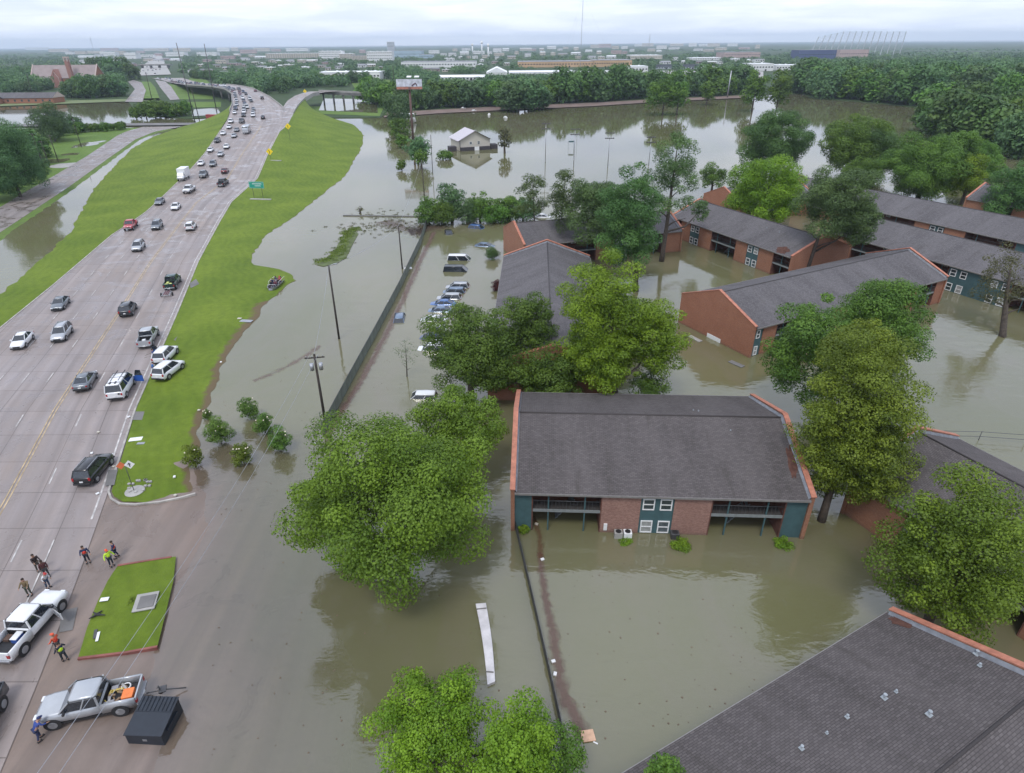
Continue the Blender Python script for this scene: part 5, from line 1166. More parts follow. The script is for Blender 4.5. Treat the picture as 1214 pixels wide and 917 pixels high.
def truck(color, label, cat, kind='box', loc=(0, 0, 0), rz=0):
    root = thing('box_truck' if kind == 'box' else 'motor_home', label, cat, loc, rz); pm = paint(color, COLS[color], 0)
    if kind == 'box':
        m = MB().box((-1.2, 0, 2.05), (4.9, 2.35, 2.5)); m.build('cargo_box', pm, root, bevel=.05)
        m = MB(); m.loft([sect(1.3, .6, 1.5, 1.0), sect(2.2, .6, 1.45, 1.0), sect(3.0, .62, 1.2, .92), sect(3.2, .7, 1.0, .8)]); m.build('body', pm, root)
        cab(root, dict(zb=1.45, rz=2.25, bw=.93, tw=.8, bx=(1.25, 2.55), rx=(1.27, 2.05)), pm); S = dict(wx=(-2.3, 2.3), wr=.45); hw = 1.0
        m = MB().box((3.22, 0, .75), (.15, 1.9, .3)); m.build('front_bumper', STEEL, root)
    else:
        m = MB(); m.loft([[(x, -w_, zb), (x, -w_, zt - .2), (x, -w_ * .9, zt), (x, w_ * .9, zt), (x, w_, zt - .2), (x, w_, zb)] for x, w_, zb, zt in ((-4.0, 1.15, .6, 3.0), (-3.8, 1.24, .5, 3.1), (3.2, 1.24, .5, 3.1), (3.6, 1.2, .5, 2.9), (3.9, 1.1, .6, 1.6))]); m.build('body', pm, root)
        MB().poly([(3.72, -1.05, 1.7), (3.72, 1.05, 1.7), (3.56, 1.0, 2.7), (3.56, -1.0, 2.7)]).box((3.68, 0, 2.2), (.1, 2.1, 1.0)).build('windscreen', CARGLASS, root)
        MB().box((0, 0, 2.2), (5, 2.52, .6)).build('windows', CARGLASS, root); S = dict(wx=(-2.4, 2.6), wr=.46); hw = 1.2
    for s_ in (-1, 1): MB().box((3.15 if kind == 'box' else 3.85, s_ * .75, 1.0), (.15, .3, .2)).build('headlight', HEAD_L, root)
    wheels(root, S, hw); root.scale = (1.15, 1.15, 1.15); return root
def heading(y, off=0): 
    d = Vector((hw_r.at(y + 2) - hw_r.at(y - 2), 4)); return math.atan2(d.y, d.x)
def on_road(u, v):
    p = P(u, v, roadz); p.z = roadz(p.y) + .03; return p
# kind, colour, pixel, toward camera?, label
TR = [
 ('sedan', 'white', 28, 408, 1, 'white sedan driving toward the viewer in the far left lane, lowest of the oncoming cars'),
 ('suv', 'silver', 75, 400, 1, 'silver suv beside the yellow centre line, coming toward the viewer'),
 ('sedan', 'grey', 73, 364, 1, 'grey sedan directly behind the silver suv'),
 ('sedan', 'grey', 103, 456, 0, 'dark grey sedan driving away left of the white utility van'),
 ('suv', 'dark', 153, 371, 0, 'dark hatchback driving away beyond the stopped pickup'),
 ('suv', 'silver', 165, 296, 1, 'light silver suv below the red pickup'),
 ('pickup', 'red', 156, 271, 1, 'bright red pickup truck, outermost of the oncoming vehicles'),
 ('suv', 'grey', 187, 271, 1, 'grey suv beside the red pickup'),
 ('suv', 'white', 227, 272, 0, 'white suv alone in the right hand lanes above the pickup with the trailer'),
 ('sedan', 'grey', 190, 242, 1, 'grey sedan hugging the left kerb below the white pickup'),
 ('sedan', 'white', 209, 248, 1, 'white sedan right of the grey sedan at the left kerb'),
 ('pickup', 'white', 225, 228, 1, 'white pickup just below the white box truck'),
 ('pickup', 'grey', 242, 210, 1, 'dark grey pickup right of the white box truck'),
 ('sedan', 'white', 239, 196, 1, 'white sedan behind the white box truck'),
 ('suv', 'grey', 253, 197, 1, 'grey suv above the dark grey pickup'),
 ('sedan', 'maroon', 267, 205, 0, 'dark red car in the middle lane'),
 ('pickup', 'dark', 265, 220, 0, 'dark pickup driving away below the dark red car'),
 ('sedan', 'white', 250, 180, 1, 'white sedan at the left kerb below the dark suv'),
 ('sedan', 'silver', 262, 185, 1, 'silver sedan right of the white sedan at the left kerb'),
 ('suv', 'dark', 258, 169, 1, 'dark suv at the left kerb of the climbing road'),
 ('sedan', 'white', 269, 176, 1, 'white sedan right of the dark suv'),
 ('sedan', 'white', 265, 160, 1, 'white sedan at the left kerb beside two silver cars'),
 ('sedan', 'silver', 278, 163, 1, 'front one of the two silver cars beside the motor home'),
 ('sedan', 'grey', 281, 156, 1, 'rear one of the two silver cars beside the motor home'),
 ('sedan', 'dark', 312, 141, 0, 'dark car alone in the right lane by the ramp fork'),
 ('suv', 'dark', 311, 118, 0, 'dark suv in the right lane past the ramp fork'),
 ('sedan', 'maroon', 303, 109, 0, 'small dark red car highest in the right lane'),
 ('sedan', 'white', 272, 152.5, 1, 'white sedan on the left kerb at the start of the overpass'),
 ('suv', 'white', 274, 146, 1, 'white suv at the start of the overpass'),
 ('pickup', 'dark', 287, 146, 1, 'dark pickup behind the motor home'),
 ('van', 'white', 293, 129, 1, 'white van in the middle lane of the overpass'),
]
for kd, colr, u, v, tow, lb in TR:
    p = on_road(u, v); h = heading(p.y) + (math.pi if tow else 0)
    vehicle(kd, colr, lb, {'sedan': 'car', 'suv': 'car', 'pickup': 'pickup truck', 'van': 'van'}[kd], None, p, h, 'traffic on the highway', rack=(kd == 'suv' and colr == 'silver'))
p = on_road(218, 213); truck('white', 'white box truck with a tall cargo box at the left kerb', 'truck', 'box', p, heading(p.y) + math.pi)
p = on_road(293, 158); truck('silver', 'pale motor home with a broad windscreen on the climbing road', 'motor home', 'rv', p, heading(p.y) + math.pi)
# traffic jam over the bridge and beyond: copies
jam = {}
rr = random.Random(21); JC = ['white', 'silver', 'grey', 'dark', 'white', 'maroon', 'navy']
nj = 0
for y in list(range(372, 640, 14)) + list(range(655, 1030, 22)):
    for ln in (.10, .27, .44):
        if rr.random() < .22: continue
        yy = y + rr.uniform(-3, 3); a, b_ = hw_l.at(yy), hw_r.at(yy); wd = min(b_ - a, 40); x = a + wd * ln; c = rr.choice(JC); kd = rr.choice(('sedan', 'suv', 'suv', 'pickup')); pu = proj((x, yy, roadz(yy)))
        d = Vector((hw_l.at(yy + 6) - hw_l.at(yy - 6), 12)); h = math.atan2(d.y, d.x) + math.pi; key = (kd, c); lb = 'tiny %s %s in the queue on the overpass and the bend behind it' % (c, kd)
        if key not in jam: jam[key] = vehicle(kd, c, lb, 'car' if kd != 'pickup' else 'pickup truck', None, (x, yy, roadz(yy) + .03), h, '%s %s in the queue on the overpass' % (c, kd))
        else: copy_tree(jam[key], (x, yy, roadz(yy) + .03), h)
        nj += 1
for k in range(60):   # far jam and the pale car park
    if k < 22: u, v, zz = rr.uniform(168, 196), rr.uniform(68, 88), 1.35
    else: u, v, zz = rr.uniform(785, 900), rr.uniform(86, 95), .85
    c = rr.choice(JC); kd = rr.choice(('sedan', 'suv')); p = P(u, v, zz); key = (kd, c, k < 22); lb = ('speck sized %s %s on the distant highway' if k < 22 else 'speck sized %s %s in the pale car park behind the trees') % (c, kd)
    if key not in jam: jam[key] = vehicle(kd, c, lb, 'car', None, p, R(100), ('speck %s %s on the distant highway' if k < 22 else 'speck %s %s in the pale car park') % (c, kd))
    else: copy_tree(jam[key], p, R(100))
# vehicles stopped near the camera
def near_v(kd, colr, uf, vf, ur, vr, lb, cat, z=RZ0 + .02, name=None, **kw):
    """nose pixel and tail pixel on the ground"""
    a, b_ = P(uf, vf, z), P(ur, vr, z)
    if z == .32: a, b_ = PG(uf, vf), PG(ur, vr); z = max(a.z, b_.z)
    c = (a + b_) / 2; return vehicle(kd, colr, lb, cat, name, (c.x, c.y, z), math.atan2(a.y - b_.y, a.x - b_.x), **kw)
SP['pickup_x'] = dict(SP['pickup']); SP['pickup_x'].update(bx=(-.82, 1.45), rx=(-.72, .62))
V1 = near_v('pickup', 'silver', 56, 852, 168, 829, 'silver extended cab pickup with an orange box and gear in its bed', 'pickup truck')
V2 = near_v('pickup', 'white', 66, 718, 10, 782, 'white pickup with an open passenger door and a white cooler in its bed', 'pickup truck')
V3 = near_v('suv', 'black', 126, 547, 101, 577, 'black suv with red tail lights parked by the tip of the grass median', 'car', rack=True)
V4 = near_v('suv', 'white', 216, 432, 186, 456, 'white crossover nearest to the viewer of the two parked on the grass', 'car', z=.32)
V5 = near_v('suv', 'white', 208, 414, 187, 438, 'white crossover behind the other one, with its doors open, on the grass edge', 'car', z=.32)
V6 = near_v('pickup', 'silver', 184, 392, 170, 419, 'silver pickup with a white box in its bed stopped at the kerb', 'pickup truck')
V7 = near_v('pickup', 'green', 212, 329, 199, 350, 'dark green pickup loaded with yellow gear and hitched to a boat trailer', 'pickup truck', z=roadz(110) + .02)
V8 = near_v('van', 'white', 155, 450, 136, 480, 'white utility van with racks on its roof and a blue door open', 'van', name='utility_van')
V9 = near_v('pickup', 'dark', -44, 905, -16, 850, 'dark vehicle cut by the left edge of the picture, tail end only', 'pickup truck')
V10 = None
bpy.context.view_layer.update()
def lbox(nm, lb, cat, v, x, y, z, d, mat, rz=0, bevel=.03, parts=None):
    p = Matrix.Translation(v.location) @ Matrix.Rotation(v.rotation_euler.z, 4, 'Z') @ (Vector((x, y, z)) * 1.15)
    o = MB().box((0, 0, d[2] / 2), d).build(nm, mat, None, p, v.rotation_euler.z + rz, bevel); tag(o, lb, cat); return o
o = lbox('tool_box', 'orange box in the bed of the silver pickup', 'box', V1, -2.35, .38, .78, (.75, .8, .62), M('orange_box', (.75, .20, .05), .5))
rr = random.Random(4)
YK = M('yellow_gear', (.55, .42, .10), .6); 
m = MB()
for k in range(26): m.box((rr.uniform(-.85, .7), rr.uniform(-.65, .65), .08 + rr.uniform(0, .2)), (rr.uniform(.2, .7), rr.uniform(.06, .18), rr.uniform(.06, .14)), rr.randrange(3), rot=Matrix.Rotation(rr.uniform(0, 3), 3, 'Z'))
o = m.build('timber_offcuts', [YK, M('gear_brown', (.22, .15, .09), .8), M('gear_grey', (.35, .34, .33), .7)], None, Matrix.Translation(V1.location) @ Matrix.Rotation(V1.rotation_euler.z, 4, 'Z') @ Vector((-1.78, 0, .92)), V1.rotation_euler.z); tag(o, 'jumbled yellowish gear and boards in the bed of the silver pickup', 'gear', None, 'stuff')
m = MB()
for k in range(24): 
    a = k * 2 * math.pi / 24; m.tube([(.3 * math.cos(a), .3 * math.sin(a), 0), (.3 * math.cos(a + .27), .3 * math.sin(a + .27), 0)], .05, 5)
o = m.build('coiled_rope', WHITE, None, Matrix.Translation(V1.location) @ Matrix.Rotation(V1.rotation_euler.z, 4, 'Z') @ Vector((-2.25, -.5, 1.08)), 0); tag(o, 'white rope coil in the bed of the silver pickup', 'rope')
for k, (x, y_, d, mt) in enumerate(((-1.2, .55, (.8, .25, .3), 'grey_bag'), (-1.3, -.5, (.5, .35, .3), 'grey_bag'))):
    o = lbox('duffel_bag', ('long grey bag along the far side of the silver pickup bed', 'small grey bag at the near side of the silver pickup bed')[k], 'bag', V1, x, y_, .78, d, M('grey_bag', (.3, .3, .32), .8), .15, .08)
o = lbox('cooler_body', 'blue cooler with a white lid in the bed of the white pickup', 'cooler', V2, -1.35, -.25, .78, (.8, .5, .42), M('cooler_blue', (.04, .10, .35), .5)); l = MB().box((0, 0, .46), (.84, .54, .08)).build('lid', WHITE, o, bevel=.02); o.name = 'cooler'
lbox('crate', 'dark brown crate near the cab in the bed of the white pickup', 'crate', V2, -1.35, .45, .78, (.6, .5, .25), M('crate_brown', (.10, .06, .045), .8))
lbox('box', 'white box in the bed of the silver pickup stopped at the kerb', 'box', V6, -1.9, .1, .78, (.6, .5, .4), WHITE)
for k, (x, y_) in enumerate(((-1.4, .4), (-2.2, -.2), (-2.4, .45))):
    lbox('gear_bag', ('yellow-green bag at the front of the dark green pickup bed', 'flat pale yellow bag at the tail of the dark green pickup bed', 'pale yellow bag at the left tail corner of the dark green pickup bed')[k], 'bag', V7, x, y_, .78, (.7, .5, .5), M('lime_bag', (.50, .55, .18), .8), .3 * k, .1)
# open doors and roof racks (parts)
def open_door(v, x, s_, ang, L=1.05, z0=.5, z1=1.15, zt=1.75, mat=None, inner=None):
    h = Vector((x, s_ * .97, 0)); d = Vector((math.cos(ang) * -1, s_ * math.sin(ang), 0)) * L; m = MB(); n = Vector((-d.y, d.x, 0)).normalized() * .04
    for a, b_ in ((z0, z1),):
        q = [h + Vector((0, 0, a)), h + d + Vector((0, 0, a)), h + d + Vector((0, 0, b_)), h + Vector((0, 0, b_))]; m.loft([[p + n for p in q], [p - n for p in q]], 0, True, False)
    do = m.build('door', mat or M('car_paint_white', COLS['white']), v)
    m = MB(); q = [h + d * .15 + Vector((0, 0, z1)), h + d * .98 + Vector((0, 0, z1)), h + d * .9 + Vector((0, 0, zt)), h + d * .4 + Vector((0, 0, zt))]; m.loft([[p + n * .4 for p in q], [p - n * .4 for p in q]], 0, True, False); m.build('door_window', CARGLASS, do)
    if inner: q = [h + d * .1 + Vector((0, 0, z0 + .1)), h + d * .9 + Vector((0, 0, z0 + .1)), h + d * .9 + Vector((0, 0, z1 - .05)), h + d * .1 + Vector((0, 0, z1 - .05))]; m = MB(); m.loft([[p + n * 1.3 for p in q], [p - n * 1.3 for p in q]], 0, True, False); m.build('door_lining', inner, do)
open_door(V2, 1.2, -1, R(62), 1.15, .55, 1.15, 1.8, paint('white', COLS['white']), M('door_grey', (.25, .26, .29), .7))
DB = M('blue_cloth', (.02, .10, .42), .7)
open_door(V8, 1.75, -1, R(75), 1.2, .45, 1.25, 2.0, DB); open_door(V5, .9, 1, R(70), 1.0, .4, 1.1, 1.6, paint('blue', COLS['blue']))
m = MB()
for x in (-1.8, -.4, .8): m.tube([(x, -.78, 2.2), (x, .78, 2.2)], .035, 6)
for y_ in (-.3, .3): m.box((-1.9, y_, 2.23), (.5, .16, .12)); m.box((.1, y_ * 1.4, 2.2), (2.8, .07, .08))
m.build('roof_rack', STEEL_D, V8); MB().disc((-2.66, -.55, 1.05), (1, 0, 0), .12, .05, 12).build('tail_vent', BLACKPL, V8)
# long trailer in front... boat trailer behind the green pickup and the empty trailer tongue behind the silver one
def trailer(lb, hx, L, rz, loc, w_=1.8):
    r = thing('boat_trailer', lb, 'trailer', loc, rz); m = MB()
    for s_ in (-1, 1): m.tube([(0, s_ * .02, .5), (-1.3, s_ * w_ * .35, .5), (-L, s_ * w_ * .38, .48)], .06, 6)
    for x in (-1.6, -L * .62, -L + .1): m.tube([(x, -w_ * .5, .5), (x, w_ * .5, .5)], .05, 6)
    m.build('frame', STEEL, r)
    m = MB()
    for y_ in (-.35, 0, .35): m.box((-L * .62, y_, .62), (L * .6, .12, .08))
    m.build('bunk', M('bunk_red', (.15, .05, .07), .8), r)
    for s_ in (-1, 1):
        m = MB().disc((-L * .68, s_ * w_ * .56, .32), (0, 1, 0), .32, .2, 16).build('wheel', RUBBER, r); MB().tube([(-L * .68 - .42, s_ * w_ * .56, .45), (-L * .68, s_ * w_ * .56, .74), (-L * .68 + .42, s_ * w_ * .56, .45)], .07, 5).build('fender', BLACKPL, r)
    return r
hv = Matrix.Rotation(V7.rotation_euler.z, 4, 'Z') @ Vector((-3.55, 0, 0))
trailer('empty boat trailer with dark wheels behind the dark green pickup', 0, 3.7, V7.rotation_euler.z, V7.location + hv)
hv = Matrix.Rotation(V1.rotation_euler.z, 4, 'Z') @ Vector((-3.6, 0, 0)); r = thing('trailer_tongue', 'bare trailer tongue with a jack sunk in shallow water behind the silver pickup', 'trailer', V1.location + hv, V1.rotation_euler.z + .08)
MB().tube([(0, 0, .5), (-1.1, 0, .45), (-2.6, 0, .0)], .05, 6).build('drawbar', STEEL_D, r); MB().tube([(-.9, 0, .1), (-.9, 0, .95)], .06, 8).tube([(-.9, 0, .95), (-.9, .35, 1.1)], .03, 5).build('jack', STEEL_D, r); MB().box((-1.1, 0, .5), (.5, .6, .08)).build('bracket', STEEL_D, r); MB().disc((-.9, -.02, .15), (0, 1, 0), .13, .08, 12).build('jockey_wheel', RUBBER, r)
# drowned car park
def sunk(kd, colr, u, v, ang, lb, dz=-1.0, **kw):
    p = P(u, v, .35); return vehicle(kd, colr, lb, 'car', None, (p.x, p.y, dz * 1.22), ang, 'cars drowned in the car park', **kw)
sunk('van', 'white', 546, 306, R(-4), 'white long wagon sunk to its windows, highest of the pair in open water', -1.12)
sunk('van', 'dark', 542, 319, R(-4), 'dark minivan sunk to its windows just below the white wagon', -1.15)
sunk('suv', 'silver', 541, 338, R(176), 'silver car with a red tail lamp at the top of the drowned row', -.95)
sunk('suv', 'steelblue', 536, 344, R(176), 'blue-grey car second in the drowned row', -.98)
sunk('suv', 'silver', 531, 351, R(176), 'pale silver car third in the drowned row with a red tail lamp', -.95)
sunk('sedan', 'blue', 524, 358, R(176), 'blue sedan fourth in the drowned row', -.80)
sunk('sedan', 'steelblue', 520, 366, R(176), 'blue-grey sedan half under the green tree, fifth in the drowned row', -.84)
sunk('sedan', 'white', 513, 377, R(176), 'white sedan in the drowned row beside the tree crown', -.80)
sunk('sedan', 'white', 514, 387, R(176), 'white car roof barely above the water in the drowned row', -.95)
sunk('sedan', 'navy', 510, 398, R(176), 'navy sedan near the lower end of the drowned row', -.86)
sunk('suv', 'white', 511, 411, R(176), 'white suv at the lower end of the drowned row', -.95)
sunk('suv', 'white', 497, 467, R(178), 'white suv sunk beside the thin grey tree, at the edge of the big crown', -1.2)
sunk('suv', 'steelblue', 473, 378, R(-86), 'blue-grey suv alone in the open water of the car park', -1.15)
sunk('sedan', 'black', 532, 275, R(-80), 'black and white car sunk near the hedgerow', -.85)
sunk('suv', 'blue', 567, 269, R(-20), 'blue car sunk under the hedgerow', -1.0)
sunk('sedan', 'steelblue', 576, 290, R(-12), 'grey-blue sedan sunk beside the brick gable', -.8)
sunk('sedan', 'white', 644, 256, R(0), 'white car behind the thin trees over the hidden roof', -.7)
# ------------------------------------------------------------------ people
SKIN = M('skin', (.38, .22, .15), .6, var=.05); SKIN_D = M('skin_dark', (.12, .065, .045), .6, var=.05)
def skin_mesh(name, pts, edges, radii, mat, parent, sub=1):
    me = bpy.data.meshes.new(name); me.from_pydata(pts, edges, []); o = bpy.data.objects.new(name, me); COL.objects.link(o)
    o.modifiers.new('skin', 'SKIN'); me.skin_vertices[0].data
    for i, r_ in enumerate(radii): me.skin_vertices[0].data[i].radius = (r_, r_) if not isinstance(r_, tuple) else r_
    me.skin_vertices[0].data[0].use_root = True
    s = o.modifiers.new('sub', 'SUBSURF'); s.levels = sub; s.render_levels = sub
    SKINS.append((o, mat)); o.parent = parent; return o
SKINS = []
def person(label, u, v, face, z=RZ0 + .03, lean=0.0, arms=((.05, .12), (.05, .12)), top=None, topcol=(.03, .04, .06), legs=(.02, .03, .05), vest=None, hat=None, skin=SKIN, stride=.0, sit=False, h=1.76, loc=None, short=False):
    p = Vector(loc) if loc is not None else P(u, v, z)
    root = thing('person', label, 'person', p, face); root.scale = (1.17,) * 3 if loc is None else (1.1,) * 3     # faces +x
    k = h / 1.76; pel = .93 * k; S = []; E = []; RR = []
    def add(q, r_, par=None):
        S.append(tuple(q)); RR.append(r_); 
        if par is not None: E.append((par, len(S) - 1))
        return len(S) - 1
    hz = .50 if sit else pel; fx = math.sin(lean)
    def up(d, side=0, fwd=0): return (fx * d + fwd, side, hz + math.cos(lean) * d)
    i0 = add((0, 0, hz), (.13, .15)); i1 = add(up(.22 * k), (.11, .14), i0); i2 = add(up(.42 * k), (.12, .17), i1); i3 = add(up(.53 * k), .06, i2); i4 = add(up(.60 * k, 0, .02), .085, i3); i5 = add(up(.72 * k, 0, .03), .095, i4); i6 = add(up(.80 * k, 0, .02), .07, i5)
    add(up(.66 * k, 0, .135), .018, i4)   # nose
    for s_ in (-1, 1): add(up(.66 * k, s_ * .098, .01), .02, i4)   # ears
    arms_p = []; legs_p = []
    for s_, (fw, out_) in zip((-1, 1), arms):
        sh = up(.46 * k, s_ * .19); el = up(.46 * k - .27 * k * math.cos(fw), s_ * (.21 + out_ * .35), .27 * k * math.sin(fw)); wr = (el[0] + .24 * k * math.sin(fw + .5), el[1] + s_ * out_ * .3 - s_ * .04, el[2] - .24 * k * math.cos(fw + .5)); 
        a = add(sh, .055, i2); b = add(el, .042, a); c = add(wr, .030, b); d_ = (Vector(wr) - Vector(el)).normalized(); pm_ = Vector(wr) + d_ * .07; dd = add(pm_, (.038, .018), c); arms_p.append((sh, el, wr))
        for q, (off, ln) in enumerate(((-.03, .07), (-.01, .085), (.01, .08), (.03, .06))):
            f1 = pm_ + d_ * (ln * .6) + Vector((off, 0, 0)) ; f2 = f1 + d_ * (ln * .4) + Vector((.012, -s_ * .012, 0)); x1 = add(f1, .009, dd); add(f2, .008, x1)
        t1 = Vector(wr) + d_ * .03 + Vector((.04, 0, 0)); add(t1 + d_ * .035, .009, add(t1, .010, c))
    for s_ in (-1, 1):
        sgn = s_ * stride
        if sit: hp, kn, an = (.02, s_ * .1, hz - .02), (.42, s_ * .14, hz + .02), (.46, s_ * .14, .1)
        else: hp, kn, an = (0, s_ * .095, pel - .06), (sgn * .5 + .03, s_ * .11, .50 * k), (sgn - .02, s_ * .12, .09)
        a = add(hp, .085, i0); b = add(kn, .058, a); c = add(an, .038, b); add((an[0] + .16, an[1], .04), .035, c); legs_p.append((hp, kn, an))
    skin_mesh('body', S, E, RR, skin, root)
    tc_ = M('cloth_%d' % (int(sum(topcol) * 9973) % 9999), topcol, .85, var=.12, scale=6); lc = M('cloth_%d' % (int(sum(legs) * 9973 + 7) % 9999), legs, .85, var=.12, scale=6)
    S, E, RR = [], [], []; a0 = add(up(-.03), (.145, .17)); a1 = add(up(.22 * k), (.135, .165), a0); a2 = add(up(.43 * k), (.135, .185), a1); add(up(.50 * k), .085, a2)
    for (sh, el, wr) in arms_p:
        b = add(sh, .072, a2); c = add(el, .055, b)
        if not short: add(tuple(Vector(el).lerp(Vector(wr), .92)), .042, c)
    skin_mesh('shirt', S, E, RR, tc_, root)
    S, E, RR = [], [], []; a0 = add((0, 0, hz), (.135, .16))
    for (hp, kn, an) in legs_p: b = add(hp, .098, a0); c = add(kn, .072, b); add((an[0], an[1], an[2] + .06), .058, c)
    skin_mesh('trousers', S, E, RR, lc, root)
    for (hp, kn, an) in legs_p:
        MB().box((an[0] + .06, an[1], .045), (.28, .105, .09)).build('shoe', BLACKPL, root, bevel=.02)
    m = MB(); c = up(.73 * k, 0, .012); m.ball((c[0] - .01, 0, c[2] + .02), .108, 6, 0, (1.05, .95, .85)); m.build('hair' if not hat else 'cap', M('hair', (.03, .02, .015), .9) if not hat else hat, root)
    if hat: m = MB().disc((c[0] + .10, 0, c[2] + .0), (0, 0, 1), .09, .02, 12); m.build('cap_brim', hat, root)
    for s_ in (-1, 1):
        e_ = up(.685 * k, s_ * .035, .112); MB().ball(e_, .012, 4).build('eye', BLACKPL, root)
    if vest:
        S, E, RR = [], [], []; a0 = add(up(.0), (.16, .185)); a1 = add(up(.22 * k), (.15, .18), a0); add(up(.44 * k), (.15, .20), a1); skin_mesh('vest', S, E, RR, vest, root)
    return root
ORV = M('vest_orange_red', (.62, .055, .035), .7, var=.1); YLV = M('vest_lime', (.55, .80, .04), .7, var=.1); ORH = M('hood_orange', (.70, .10, .04), .7)
person('standing person in a red life vest, navy shirt and dark trousers, alone on the pavement', 105, 667, R(-60), topcol=(.02, .03, .08), vest=ORV, legs=(.018, .02, .035), arms=((.2, .2), (.1, .3)))
person('person in a red life vest and navy trousers behind the one in lime', 139, 661, R(-150), topcol=(.02, .03, .09), vest=ORV, legs=(.02, .03, .08), arms=((.1, .3), (.3, .3)), stride=.1)
person('person in a lime rain jacket at the top corner of the grass island', 133, 671, R(-30), topcol=(.50, .74, .05), vest=YLV, arms=((.1, .35), (.1, .35)), hat=ORH)
person('person in dark brown and black standing farthest up the road', 47, 677, R(-30), topcol=(.03, .02, .02), legs=(.07, .06, .05), arms=((.9, .1), (.8, .1)))
person('person in dark red-brown behind the one in white', 57, 684, R(-50), topcol=(.07, .02, .022), legs=(.03, .03, .035), skin=SKIN_D)
person('person in a white shirt with a red cap leaning over by the white pickup', 58, 697, R(-20), topcol=(.62, .62, .64), vest=None, legs=(.05, .08, .14), lean=.45, hat=M('cap_red', (.4, .04, .04), .7))
person('person in a tan uniform with arms folded, left of the white pickup hood', 36, 706, R(-70), topcol=(.16, .115, .06), legs=(.07, .08, .06), arms=((.9, .15), (.9, .15)))
person('person in a lime vest beside the open door of the white pickup', 78, 783, R(150), topcol=(.02, .03, .05), vest=YLV, arms=((.3, .35), (.1, .3)), legs=(.02, .03, .04), stride=.08)
person('person in an orange-red hooded coat just behind the one in the lime vest', 72, 772, R(170), topcol=(.62, .09, .04), vest=ORV, hat=ORH, arms=((.4, .3), (.4, .2)), legs=(.03, .03, .04))
person('person in a blue jacket bending at the nose of the silver pickup', 48, 877, R(60), topcol=(.03, .06, .24), legs=(.025, .035, .09), lean=.6, arms=((.8, .2), (.6, .2)), stride=.12, hat=M('cap_navy', (.02, .03, .10), .8))
person('person in blue standing between the silver pickup and the parked white crossovers', 184, 428, R(40), topcol=(.02, .05, .22), legs=(.02, .04, .16))
person('person in a bright blue jacket behind the nearer white crossover', 183, 444, R(30), topcol=(.02, .14, .42), legs=(.02, .08, .24), lean=.3)
# airboat with its passengers on the knoll's end
b = PG(327, 339); bz = R(-92); r = thing('motor_boat', 'aluminium boat packed with people aground on the tip of the grass', 'boat', (b.x, b.y, b.z - .02), bz)
m = MB(); m.loft([[(x, -w_, .55), (x, -w_ * .8, .05), (x, w_ * .8, .05), (x, w_, .55), (x, w_ - .06, .55), (x, w_ * .8 - .05, .12), (x, -w_ * .8 + .05, .12), (x, -w_ + .06, .55)] for x, w_ in ((-2.6, 1.05), (1.2, 1.1), (2.3, .85), (2.9, .45))], 0, True, False); m.build('hull', STEEL, r)
for x in (-1.5, -.2, 1.0): MB().box((x, 0, .42), (.4, 1.8, .08)).build('bench', STEEL_D, r)
m = MB()
for s_ in (-1, 1): m.tube([(-2.5, s_ * 1.02, .55), (-2.5, s_ * 1.02, 1.15), (.8, s_ * 1.06, 1.15), (.8, s_ * 1.06, .55)], .03, 6)
m.tube([(2.0, -.8, .55), (2.0, -.8, .95), (2.0, .8, .95), (2.0, .8, .55)], .03, 6); m.build('rail', WHITE, r)
MB().box((-2.75, 0, .75), (.4, .45, .7)).box((-2.8, 0, .2), (.2, .15, .9)).build('outboard_motor', BLACKPL, r)
mw = Matrix.Translation((b.x, b.y, b.z - .02)) @ Matrix.Rotation(bz, 4, 'Z')
CLO = [((.02, .02, .04), 'in a black top at the left front of the boat'), ((.16, .05, .07), 'in a dusty red top at the right front of the boat'), ((.03, .04, .10), 'in a navy top in the left of the middle row of the boat'), ((.45, .38, .42), 'in a pale top in the middle of the boat'), ((.02, .02, .03), 'in a black top at the right of the boat middle row'), ((.10, .10, .18), 'in a grey-blue top at the left of the rear row of the boat'), ((.5, .12, .10), 'in a red top at the right of the rear row of the boat')]
for k, ((x, y_), (c, lb)) in enumerate(zip(((1.0, -.45), (1.0, .4), (-.2, -.6), (-.2, 0), (-.2, .6), (-1.5, -.4), (-1.5, .45)), CLO)):
    q = mw @ Vector((x, y_, .12)); person('seated person ' + lb, 0, 0, bz + R((k * 37) % 40 - 20), loc=q, sit=True, topcol=c, legs=(.03, .03, .05), skin=SKIN_D if k % 2 else SKIN, hat=ORH if k == 6 else None)
bpy.context.view_layer.update(); dg = bpy.context.evaluated_depsgraph_get()
baked = [(o, mt, bpy.data.meshes.new_from_object(o.evaluated_get(dg))) for o, mt in SKINS]
for o, mt, me in baked:
    o.modifiers.clear(); me.name = o.name; o.data = me; me.materials.clear(); me.materials.append(mt); me.polygons.foreach_set('use_smooth', [True] * len(me.polygons))
